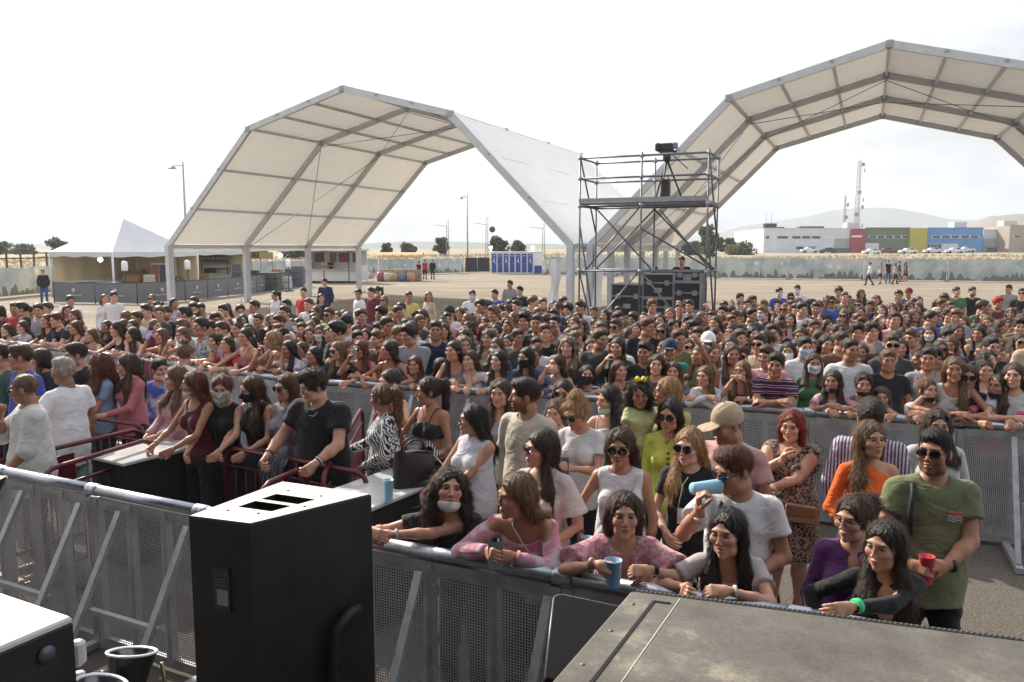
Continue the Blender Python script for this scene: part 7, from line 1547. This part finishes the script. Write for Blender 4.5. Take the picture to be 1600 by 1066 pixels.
for k, (px, yt, sx, hc, hs_, tc, kind, hy, kw, lab) in enumerate(MR):
    p, d = rail_pt(MDP, px); yaw = math.degrees(math.atan2(d[1], d[0])); kw = dict(kw); back = .3; R_ = random.Random(k)
    ln = R_.uniform(10, 30); v = R_.random()
    arms = lean_arms(back, R_.uniform(.0, .16), R_.uniform(-.16, .0)) if v < .6 else dict(lh=(R_.uniform(.12, .3), -back-.12, RAILH-.0), rh=(-R_.uniform(.12, .3), -back-.12, RAILH), **FW)
    if 'lilac phone' in lab or 'propp' in lab or 'raised' in lab or 'chin on' in lab or 'drinking' in lab: arms = dict(lh=(.06, -back-.0, RAILH+.05), rh=(-.05, -back+.02, RAILH+.27), rel=(-.6, -.6, -1), lel=(1, 0, -.4)); ln = 14
    if 'white long-sleeved' in lab or 'polo' in lab or 'resting both' in lab: arms = lean_arms(back, -.06, .06); ln = 24
    kw.setdefault('skin', R_.choice(['light', 'light', 'olive', 'tan', 'fair'])); kw.setdefault('hlen', R_.uniform(.24, .38)); kw.setdefault('hside', R_.choice(['both', 'left', 'right', 'back'])); kw.setdefault('neck', {'tank': 'scoop', 'tee': 'crew', 'long': 'crew', 'shirt': 'v'}.get(kind, 'crew'))
    r, g = add_person(px, yt, lab, dict(sex=sx, lean=ln, head=(hy, R_.uniform(-4, 8)-ln*.25, R_.uniform(-5, 5)), curl=(.7, .7), hdir=((-1, -.25, 0), (.9, -.35, 0)) if v < .6 and 'rel' in arms else (None, None), **arms), yaw=yaw, rail=MDP, back=back, hair=hc, hstyle=hs_, top=kind, topc=tc, seed=60+k, lod=1, group='people leaning on the rear barrier', bot='trousers', **kw)
    if 'folded arms' in lab or k % 4 == 0: band(g, r, 0, (.62, .62, .62), .014)
    if 'G emblem' in lab:
        c = g.ch+g.Rc@np.array([.0, -.15, .0]); q = MB().lathe([(.001, 0), (.03, 0), (.03, .004), (.001, .006)], c, 20, RX(PI/2)@np.diag([1.25, .8, 1.0])).build('emblem', mat('emblem_white', (.6, .6, .58), .6), r)
        t_ = text_mesh('G', .045, 'letter', mat('emblem_green', (.02, .08, .05), .6), q, tuple(c+np.array([0, -.008, 0])))
    if 'lilac phone' in lab: held_phone(r, g, 1, 'lilac phone held up at the rear barrier, left of centre', (.3, .22, .6))
    if 'drinking' in lab: held_cup(r, g, 1, (.4, .4, .42), 'clear plastic cup raised by the auburn woman with sunglasses')
# phone in the crowd with lilac case
# ---------------------------------------------------------------- the standing crowd: a set of figures, copied
TS = [  # sex, rig, look, words
 (0, dict(sex='f', h=1.66, head=(0, -3, 0)), dict(hstyle='long', hlen=.32, top='tank', neck='scoop'), 'long straight hair', 'tank top'),
 (0, dict(sex='f', h=1.64, head=(24, 0, 3)), dict(hstyle='long', hlen=.26, hside='left', top='tee'), 'long side-swept hair', 'tee'),
 (0, dict(sex='f', h=1.67, head=(-26, 0, -3), lh=(-.12, -.2, 1.1), rh=(.1, -.23, 1.13)), dict(hstyle='long', hlen=.3, hside='right', top='strap'), 'long hair and folded arms', 'strappy top'),
 (0, dict(sex='f', h=1.66, head=(8, -4, 0)), dict(hstyle='long', hlen=.26, vol=1.2, curly=.9, top='tee', neck='v'), 'curly hair', 'v-neck tee'),
 (0, dict(sex='f', h=1.65, head=(-34, 3, 0)), dict(hstyle='pony', hlen=.28, top='sleeveless', neck='crew'), 'ponytail', 'sleeveless top'),
 (0, dict(sex='f', h=1.62, head=(10, 2, 0)), dict(hstyle='bun', vol=.85, top='tee', neck='scoop'), 'hair bun', 'tee'),
 (0, dict(sex='f', h=1.66, head=(-6, -5, 0)), dict(hstyle='long', hlen=.3, glasses=dict(size=1.15), top='tank', neck='crew'), 'long hair and sunglasses', 'tank top'),
 (0, dict(sex='f', h=1.64, head=(12, 0, 0)), dict(hstyle='long', hlen=.22, mask=dict(c=(.55, .58, .62)), top='tee'), 'long hair and pale mask', 'tee'),
 (0, dict(sex='f', h=1.68, head=(55, 0, 0)), dict(hstyle='long', hlen=.3, hside='back', top='long'), 'long hair, head turned aside', 'long-sleeved top'),
 (0, dict(sex='f', h=1.66, head=(-12, -2, 0), rh=(-.08, -.28, 1.42), rel=(-.8, 0, -1), curl=(.5, .9)), dict(hstyle='long', hlen=.3, top='tee', neck='scoop'), 'long hair and a hand raised', 'tee'),
 (0, dict(sex='f', h=1.6, head=(-50, 4, 6)), dict(hstyle='long', hlen=.2, vol=1.05, top='blouse', neck='v', loose=.02), 'bob hair, looking aside', 'blouse'),
 (1, dict(sex='m', h=1.76, head=(0, -3, 0)), dict(hstyle='short', top='tee', loose=.018), 'short hair', 'tee'),
 (1, dict(sex='m', h=1.78, head=(24, 0, 0)), dict(hstyle='fade', top='tee', loose=.022), 'cropped hair', 'loose tee'),
 (1, dict(sex='m', h=1.75, head=(-24, 2, 0)), dict(hstyle='quiff', top='long', loose=.02), 'quiff hair', 'sweater'),
 (1, dict(sex='m', h=1.77, head=(8, -2, 0)), dict(hstyle='short', beard=.8, top='tee', loose=.02), 'short hair and beard', 'tee'),
 (1, dict(sex='m', h=1.75, head=(-10, 0, 0)), dict(hstyle='buzz', cap=dict(c=(.03, .03, .035)), top='tee', loose=.02), 'dark cap', 'tee'),
 (1, dict(sex='m', h=1.74, head=(14, 0, 0)), dict(hstyle='curlyshort', curly=.8, top='shirt', loose=.018), 'curly short hair', 'collared shirt'),
 (1, dict(sex='m', h=1.78, head=(-8, -3, 0)), dict(hstyle='fade', glasses=dict(shape='square', size=1.1), top='tee', loose=.02), 'cropped hair and sunglasses', 'tee'),
 (1, dict(sex='m', h=1.76, head=(50, 4, 0)), dict(hstyle='short', top='tee', loose=.02), 'short hair, head turned aside', 'tee'),
 (1, dict(sex='m', h=1.75, head=(0, 0, 0)), dict(hstyle='short', mask=dict(c=(.45, .55, .65)), top='tee', loose=.02), 'short hair and blue mask', 'tee'),

 (0, dict(sex='f', h=1.64, head=(-14, -6, 0), lh=(.12, -.3, 1.72), lel=(1, 0, -.6), curl=(.8, .5)), dict(hstyle='long', hlen=.26, hside='right', top='tee'), 'long hair and one arm raised', 'tee'),
 (1, dict(sex='m', h=1.74, head=(-30, 6, 0), lh=(-.05, -.28, 1.2), rh=(.04, -.26, 1.24), curl=(.9, .9)), dict(hstyle='curlyshort', curly=.4, top='long', loose=.022), 'thick short hair, hands before chest', 'sweater'),
]
CN = {'white': (.62, .62, .64), 'black': (.014, .014, .016), 'dark grey': (.05, .05, .055), 'grey': (.24, .24, .26), 'navy': (.015, .02, .07), 'red': (.42, .03, .035), 'wine red': (.12, .02, .03), 'pink': (.55, .26, .32), 'pale blue': (.28, .4, .55), 'blue': (.04, .08, .35), 'teal': (.02, .26, .24), 'olive': (.12, .13, .06), 'green': (.05, .15, .06), 'lime': (.3, .5, .08), 'beige': (.45, .36, .27), 'yellow': (.55, .45, .12), 'lilac': (.42, .36, .5), 'brown': (.12, .06, .04)}
HN = {'dark': 'dark', 'black': 'black', 'brown': 'brown', 'light': 'light brown', 'blond': 'blonde', 'auburn': 'auburn', 'red': 'red', 'scarlet': 'bright red', 'grey': 'grey'}
TPL = []
for k, (sx, rg, lk, w1, w2) in enumerate(TS):
    root, g = figure(rg, lod=2, seed=100+k, **lk)
    for ch in list(root.children):
        if ch.name.startswith('face_mask') or ch.name.startswith('cap'): pass
    TPL.append([root, g, sx, w1, w2, False])
CROWD = []
def crowd_person(ti, px=None, ytop=None, xy=None, hc='brown', tc='white', skin='light', yaw=None, h=None, cap=None, zoff=0, prefix=None):
    T = TPL[ti]; g = T[1]; s = 1.0 if h is None else h/g.h
    yaw = random.gauss(-18, 16) if yaw is None else yaw; yr = math.radians(yaw)
    if not T[5]: root = T[0]; T[5] = True
    else: root = copy_tree(T[0])
    off = RZ(yr)@(np.array([g.hc[0], g.hc[1], 0])*s)
    if xy is None:
        for _ in range(14):
            off = RZ(yr)@(np.array([g.hc[0], g.hc[1], 0])*s); p = at(px, ytop, (g.hc[2]+.132*g.hs)*s)-off[:2]
            if plane_dist(MDP, p) >= .75: break
            s *= .975
    else: p = np.array(xy)
    root.location = (p[0], p[1], zoff); root.rotation_euler = (0, 0, yr); root.scale = (s, s, s); root.color = (*SKINS[skin], 1)
    for ch in root.children:
        n = ch.name.split('.')[0]
        if n == 'hair': ch.color = (*HAIRC[hc], 1)
        elif n == 'top': ch.color = (*CN[tc], 1)
        elif n == 'trousers': ch.color = (*random.choice([(.02, .02, .03), (.04, .06, .12), (.012, .012, .014), (.12, .16, .24)]), 1)
        elif n == 'cap' and cap: ch.color = (*cap, 1)
    hx = p+off[:2]; zt = (g.hc[2]+.132*g.hs)*s
    CROWD.append(dict(o=root, ti=ti, hc=hc, tc=tc, p=p, X=hx[0], Y=hx[1], sx=T[2], w1=T[3], w2=T[4], cap=cap)); PEOPLE.append((p[0], p[1])); return root
# hand placed: (template, px, y of head top, hair, top)
HPL = [(12, 22, 472, 'brown', 'red'), (11, 45, 478, 'black', 'navy'), (8, 105, 476, 'dark', 'black'), (11, 73, 472, 'brown', 'beige'), (18, 109, 461, 'brown', 'white'), (8, 163, 459, 'light', 'white'), (18, 177, 455, 'dark', 'white'), (6, 237, 459, 'light', 'grey'), (10, 195, 485, 'light', 'black'), (13, 228, 475, 'dark', 'beige'), (4, 243, 470, 'auburn', 'wine red'), (8, 272, 465, 'dark', 'lilac'), (11, 303, 463, 'brown', 'grey'), (18, 313, 473, 'dark', 'red'),
 (18, 336, 487, 'dark', 'white'), (14, 348, 475, 'dark', 'beige'), (18, 375, 475, 'dark', 'white'), (11, 397, 469, 'dark', 'white'), (4, 429, 454, 'black', 'white'), (17, 447, 467, 'dark', 'dark grey'), (12, 474, 449, 'dark', 'red'), (11, 482, 466, 'brown', 'white'), (13, 507, 435, 'dark', 'navy'), (8, 502, 458, 'black', 'black'), (17, 514, 480, 'brown', 'lime'), (18, 560, 451, 'dark', 'white'), (13, 580, 449, 'dark', 'wine red'), (4, 589, 447, 'dark', 'brown'), (6, 600, 461, 'light', 'yellow'), (18, 563, 482, 'dark', 'wine red'), (1, 593, 482, 'dark', 'white'), (18, 621, 477, 'dark', 'teal'), (12, 639, 455, 'brown', 'yellow'),
 (18, 623, 508, 'light', 'red'), (11, 643, 501, 'black', 'white'), (15, 701, 478, 'dark', 'white'), (8, 670, 455, 'light', 'beige'), (18, 749, 467, 'dark', 'navy'), (13, 773, 452, 'dark', 'blue'), (19, 738, 453, 'dark', 'white'), (13, 797, 438, 'dark', 'grey'), (13, 812, 447, 'black', 'black'), (8, 757, 504, 'red', 'black'), (19, 866, 482, 'dark', 'navy'), (11, 834, 461, 'brown', 'dark grey'), (18, 880, 463, 'dark', 'dark grey'), (13, 907, 470, 'dark', 'white'), (12, 940, 501, 'light', 'lilac'), (17, 962, 497, 'brown', 'lilac'),
 (12, 1062, 472, 'brown', 'white'), (15, 1107, 519, 'dark', 'white'), (15, 1047, 530, 'dark', 'teal'), (13, 1078, 468, 'dark', 'grey'), (14, 1157, 458, 'dark', 'white'), (18, 1175, 480, 'dark', 'dark grey'), (17, 1187, 520, 'dark', 'beige'), (17, 1158, 540, 'dark', 'pink'), (14, 1206, 505, 'dark', 'white'), (19, 1218, 449, 'dark', 'blue'), (17, 1236, 457, 'dark', 'navy'), (19, 1258, 525, 'dark', 'white'), (7, 1272, 550, 'brown', 'green'), (7, 1232, 533, 'black', 'black'), (12, 1330, 528, 'dark', 'white'), (16, 1362, 503, 'brown', 'grey'), (0, 1408, 528, 'dark', 'beige'), (16, 1340, 505, 'dark', 'beige'),
 (3, 1346, 452, 'dark', 'black'), (0, 1345, 478, 'brown', 'brown'), (15, 1420, 450, 'dark', 'navy'), (12, 1495, 448, 'dark', 'green'), (14, 1520, 448, 'dark', 'black'), (16, 1560, 464, 'scarlet', 'wine red'), (13, 1577, 445, 'dark', 'grey'), (17, 1597, 450, 'dark', 'black'), (18, 1455, 485, 'dark', 'blue'), (9, 1485, 525, 'auburn', 'pink'), (0, 1497, 505, 'black', 'black'), (2, 1530, 508, 'black', 'dark grey'), (11, 1550, 525, 'dark', 'black'), (6, 1595, 520, 'black', 'black'), (8, 1565, 498, 'brown', 'lilac'), (6, 1470, 530, 'dark', 'dark grey'), (11, 1452, 542, 'dark', 'grey'), (3, 1545, 545, 'dark', 'wine red'), (5, 1540, 560, 'black', 'grey'), (13, 1280, 470, 'dark', 'black'), (17, 1300, 462, 'dark', 'blue'), (1, 1262, 500, 'dark', 'navy'), (1, 1115, 535, 'light', 'white'), (19, 1246, 445, 'dark', 'white')]
CAPS = {1107: (.7, .7, .72), 1047: (.02, .035, .07), 1420: (.15, .015, .02), 701: (.015, .015, .018)}
SK = ['light', 'light', 'olive', 'tan', 'fair', 'tan']
for ti, px, yt, hc, tc in HPL:
    if px == 701 or px == 1047 or px == 1107: yt += 0
    crowd_person(ti, px, yt, hc=hc, tc=tc, skin=random.choice(SK), cap=CAPS.get(px), h=None, yaw=random.gauss(-16, 12))
# fill: scattered places behind the rear barrier, denser towards it
rr = np.random.RandomState(11)
def top_limit(px):   # y above which the photo shows no heads
    return float(np.interp(px, [-60, 0, 60, 150, 260, 330, 420, 520, 600, 700, 800, 880, 1000, 1120, 1300, 1420, 1500, 1600, 1700], [476, 474, 478, 488, 486, 478, 482, 478, 478, 480, 464, 470, 478, 470, 458, 460, 470, 478, 470]))
tries = 0; fills = []
PT = np.array(PEOPLE)
while tries < 60000 and len(fills) < 440:
    tries += 1; Y = 8.5+rr.random_sample()**1.15*15.5; X = rr.uniform(-.70, .70)*Y; p = np.array([X, Y]); s = plane_dist(MDP, p)
    if s < .62: continue
    md = .35+.012*(s)
    if ((PT-p)**2).sum(1).min() < md*md: continue
    px = 800+FOC*X/Y*.99; b = CAM_H-1.68; yt = 533-FOC*math.tan(math.atan2(-b, Y)+PITCH)
    if yt < top_limit(px)+rr.uniform(-2, 12): continue
    if X > 1.1 and X < 4.6 and Y > 18.0: continue
    fills.append((p, s)); PT = np.vstack([PT, p])

fills.sort(key=lambda q: q[0][1])
HCW = ['dark', 'brown', 'dark', 'brown', 'brown', 'light', 'auburn', 'brown', 'light', 'black']; TCW = ['white', 'black', 'black', 'black', 'dark grey', 'navy', 'grey', 'beige', 'black', 'wine red', 'brown', 'dark grey', 'white', 'olive', 'brown', 'dark grey', 'navy', 'black', 'grey', 'pink']
for p, s in fills:
    ti = rr.choice(22, p=np.array([6, 6, 5, 5, 4, 3, 3, 2, 5, 3, 4, 5, 4, 4, 3, 1, 3, 2, 5, 1, 3, 4])/81.0)
    crowd_person(ti, xy=p, hc=HCW[rr.randint(10)], tc=TCW[rr.randint(20)], skin=SK[rr.randint(6)], h=TPL[ti][1].h*rr.uniform(.91, 1.05))
# labels that single out
ZONES = [(0, 200, 'far left under the pagoda tents'), (200, 400, 'left below the left tent legs'), (400, 600, 'below the food kiosk'), (600, 850, 'below the blue toilets'), (850, 1120, 'below the scaffold tower'), (1120, 1340, 'below the white office'), (1340, 1480, 'below the yellow block'), (1480, 2000, 'at the right edge')]
def zone(px): return next((z for a, b_, z in ZONES if px < b_), ZONES[-1][2])
bag_ = {}
for c in CROWD:
    c['px'] = 800+FOC*c['X']/c['Y']; dpt = plane_dist(MDP, c['p']); c['row'] = 'front rows' if dpt < 2.2 else 'middle rows' if dpt < 5.5 else 'back rows'
    who = 'man' if c['sx'] else 'woman'
    hw = 'pale cap' if c['cap'] and sum(c['cap']) > 1.5 else c['w1'] if 'cap' in c['w1'] else HN[c['hc']]+' '+c['w1']
    c['lab'] = '%s with %s, %s %s, %s %s' % (who, hw, c['tc'], c['w2'], c['row'], zone(c['px'])); bag_.setdefault(c['lab'], []).append(c)
for lab, cs in bag_.items():
    cs.sort(key=lambda c: c['px'])
    for k, c in enumerate(cs):
        l2 = lab if len(cs) == 1 else (['left', 'right'] if len(cs) == 2 else ['leftmost', 'middle', 'rightmost'] if len(cs) == 3 else ORD)[k]+' '+lab
        w_ = l2.split()
        if len(w_) > 16: l2 = l2.replace('the ', '').replace('with ', '', 1).replace('head turned aside', 'turned aside').replace('under the pagoda tents', 'by the pagodas'); w_ = l2.split()
        if len(w_) > 16: l2 = l2.replace(' rows', '', 1).replace('and a ', '').replace('and one arm', ', arm').replace(', hands before chest', '')
        if len(l2.split()) > 16: l2 = l2.replace('straight ', '').replace('side-swept ', '').replace('and ', '')
        if len(l2.split()) > 16: l2 = l2.replace('long-sleeved top', 'top')
        if len(l2.split()) > 16: print('LONG', l2)
        tag(c['o'], l2, 'person', 'people standing in the crowd'); c['o'].name = 'person'
if True:   # more than 300 people in view: the farthest standing ones become one object
    n_ind = 300-(len(PEOPLE)-len(CROWD))-14
    CROWD.sort(key=lambda c: c['Y']); rest = CROWD[n_ind:] if len(CROWD) > n_ind else []
    keep_special = [c for c in rest if c in CROWD and c['Y'] > 18]
    pass
MERGE = rest if True else []
def merge_people(cs):
    vs, fs, cols = [], [], []; 
    dg = None; base = 0; V_ = []; L_ = []; MI = []; CA = []; OC = []
    mats = [SKIN_S, HAIR_S, CLOTH_S]
    for c in cs:
        root = c['o']; M0 = Matrix.LocRotScale(root.location, root.rotation_euler, root.scale)
        for o in [root]+list(root.children_recursive):
            if o.type != 'MESH': continue
            me = o.data; n = len(me.vertices); co = np.empty(n*3, np.float32); me.vertices.foreach_get('co', co); co = co.reshape(-1, 3)
            A = np.array(M0); co = co@A[:3, :3].T+A[:3, 3]
            q = len(me.loops); li = np.empty(q, np.int32); me.loops.foreach_get('vertex_index', li); ls = np.empty(len(me.polygons), np.int32); me.polygons.foreach_get('loop_total', ls)
            col = np.ones((n, 4), np.float32); nm = o.name.split('.')[0]; oc = np.array(list(o.color))
            if o is root and 'Col' in me.color_attributes:
                ca = np.empty(n*4, np.float32); me.color_attributes['Col'].data.foreach_get('color', ca); ca = ca.reshape(-1, 4); col[:, :3] = np.where(ca[:, 3:] > .5, ca[:, :3]*oc[:3], ca[:, :3])
            elif nm in ('lens', 'sunglasses'): col[:, :3] = .01
            else: col[:, :3] = oc[:3]
            V_.append(co); L_.append((li+base, ls)); CA.append(col); MI.append(np.full(len(ls), 0 if o is root else 1 if nm == 'hair' else 2, np.int32)); base += n
    V = np.concatenate(V_); li = np.concatenate([l[0] for l in L_]); ls = np.concatenate([l[1] for l in L_]); me = bpy.data.meshes.new('distant_crowd')
    me.vertices.add(len(V)); me.vertices.foreach_set('co', V.ravel()); me.loops.add(len(li)); me.loops.foreach_set('vertex_index', li); me.polygons.add(len(ls)); me.polygons.foreach_set('loop_start', np.concatenate([[0], np.cumsum(ls)[:-1]]).astype(np.int32)); me.polygons.foreach_set('loop_total', ls); me.polygons.foreach_set('use_smooth', np.ones(len(ls), bool))
    me.polygons.foreach_set('material_index', np.concatenate(MI)); a = me.color_attributes.new('Col', 'FLOAT_COLOR', 'POINT'); a.data.foreach_set('color', np.concatenate(CA).ravel()); me.update(calc_edges=True)
    for m_ in mats: me.materials.append(m_)
    o = bpy.data.objects.new('distant_crowd', me); COL.objects.link(o); tag(o, 'densely packed farthest rows of the standing crowd', 'crowd', kind='stuff')
    for c in cs:
        for q in list(c['o'].children_recursive)+[c['o']]: bpy.data.objects.remove(q)
def vcol_mat(name, rough, hair=False):
    m, t, b, o = newmat(name); a = N(t, 'ShaderNodeAttribute'); a.attribute_name = 'Col'; v = coords(t, (95, 95, 7) if hair else (9, 9, 22)); f = noise(t, 1.0, 4, .6, v); r = ramp(t, [(.3, (.6, .6, .6) if hair else (.9, .9, .9)), (.7, (1.5, 1.4, 1.3) if hair else (1.06, 1.06, 1.06))]); t.links.new(f, r.inputs['Fac'])
    t.links.new(mixc(t, 1.0, a.outputs['Color'], r.outputs[0], 'MULTIPLY'), b.inputs['Base Color']); b.inputs['Roughness'].default_value = rough; bump(t, b, f, .012, .6); return m
SKIN_S, HAIR_S, CLOTH_S = vcol_mat('crowd_skin', .5), vcol_mat('crowd_hair', .42, True), vcol_mat('crowd_fabric', .85)
if MERGE: merge_people(MERGE)
for T in TPL:
    if not T[5]:
        for q in list(T[0].children_recursive)+[T[0]]: bpy.data.objects.remove(q)
# --- people far off, walking or waiting on the open ground
def far_person(px, pyb, h, label, sex, walk, yaw, group, **kw):
    p = at(px, pyb, 0); kw.setdefault('shoes', True); r, g = figure(dict(sex=sex, h=h, walk=walk), lod=2, seed=int(px), **kw); r.location = (p[0], p[1], 0); r.rotation_euler = (0, 0, math.radians(yaw)); r.name = 'person'; tag(r, label, 'person', group); return r, g
GW = 'people walking before the right mural fence'
far_person(1358, 446, 1.72, 'leftmost walker in pale top and dark trousers before the right mural fence', 'm', 1.2, -90, GW, hair='dark', hstyle='short', top='long', topc=(.5, .5, .52))
far_person(1375, 444, 1.66, 'walker in light grey top and dark shorts, second from left', 'f', .8, -60, GW, hair='light', hstyle='long', top='tee', topc=(.4, .38, .36), bot='shorts', botc=BLK)
far_person(1387, 443, 1.84, 'tall walker in black tee and blue jeans in the walking group', 'm', .2, 10, GW, hair='dark', hstyle='short', top='tee', topc=BLK, botc=(.07, .12, .22))
far_person(1398, 444, 1.64, 'walker in beige top right of the tall one in jeans', 'f', .6, 60, GW, hair='light', hstyle='long', top='tee', topc=(.4, .33, .28), botc=BLK)
far_person(1404, 441, 1.72, 'walker in dark green top, second from right in the group', 'm', .5, 70, GW, hair='dark', hstyle='short', top='long', topc=(.03, .05, .045), botc=(.1, .12, .13))
far_person(1414, 440, 1.62, 'rightmost walker in wine red dress with bare legs', 'f', .4, 60, GW, hair='dark', hstyle='long', top='dress', topc=(.1, .02, .03), bot=None)
GS = 'three people standing by the mural fence'
far_person(655, 439, 1.66, 'person in black left of the red shirt by the candy stall', 'm', 0, -160, GS, hair='dark', hstyle='short', top='tee', topc=BLK)
far_person(664, 437, 1.78, 'person in red shirt standing right of the candy stall', 'm', 0, 170, GS, hair='dark', hstyle='short', top='tee', topc=(.45, .03, .03))
far_person(676, 437, 1.78, 'person in black right of the red shirt by the candy stall', 'm', 0, 175, GS, hair='dark', hstyle='short', top='long', topc=BLK)
far_person(70, 476, 1.74, 'man in black top and blue jeans alone at the left end of the bar fence', 'm', .2, 30, 'people at the bar', hair='dark', hstyle='short', top='long', topc=(.02, .02, .022), botc=(.06, .1, .25))
for px, D, lab, tc in ((508, 64.9, 'vendor in pale shirt left inside the white food kiosk', (.55, .5, .5)), (518, 64.9, 'vendor in black shirt inside the white food kiosk', BLK)):
    r, g = figure(dict(sex='m', h=1.72, lh=(.15, -.3, 1.15), rh=(-.15, -.3, 1.15)), lod=2, seed=int(px), hair='dark', hstyle='short', top='tee', topc=tc); r.location = (px_x(px)*D, D, .2); r.name = 'person'; tag(r, lab, 'person', 'people at the bar')
for lx, ly, z, lab, tc, hh in ((2.05, 1.95, .83, 'operator in black bending over the mixing desk under the scaffold', BLK, 1.74), (1.35, 2.0, .62, 'seated-height operator with dark hair left of the other at the mixing desk', (.03, .03, .035), 1.66)):
    p = loc_on(1.66, 20, lx, ly+.3); r, g = figure(dict(sex='m', h=hh, lean=14, head=(0, 8, 0), lh=(.2, -.36, 1.1), rh=(-.2, -.36, 1.1)), lod=2, seed=int(lx*10), hair='dark', hstyle='short', top='long', topc=tc); r.location = (p[0], p[1], z); r.rotation_euler = (0, 0, TH+.2); r.name = 'person'; tag(r, lab, 'person', 'operators at the mixing desk')
p = loc_on(1.66, 20, 1.75, 2.45); o = MB(); o.bbox((0, 0, .3), (2.4, 1.4, .58), .01); o = o.build('desk_riser', mat('riser_black', (.03, .03, .032), .8), None, (p[0], p[1], 0), TH); tag(o, 'black riser the mixing desk operators stand on', 'riser')
# ---------------------------------------------------------------- air
def haze():
    m = bpy.data.materials.new('thin_haze'); m.use_nodes = True; t = m.node_tree; t.nodes.clear(); o = t.nodes.new('ShaderNodeOutputMaterial'); v = t.nodes.new('ShaderNodeVolumePrincipled')
    v.inputs['Color'].default_value = (.86, .92, 1, 1); v.inputs['Density'].default_value = .00045; v.inputs['Anisotropy'].default_value = .1; t.links.new(v.outputs[0], o.inputs['Volume'])
    q = MB().box((0, 1600, 85), (7000, 3800, 172)); ob = q.build('haze', m); tag(ob, kind='stuff', label='thin pale haze in the air over the whole ground', cat='haze')
haze()
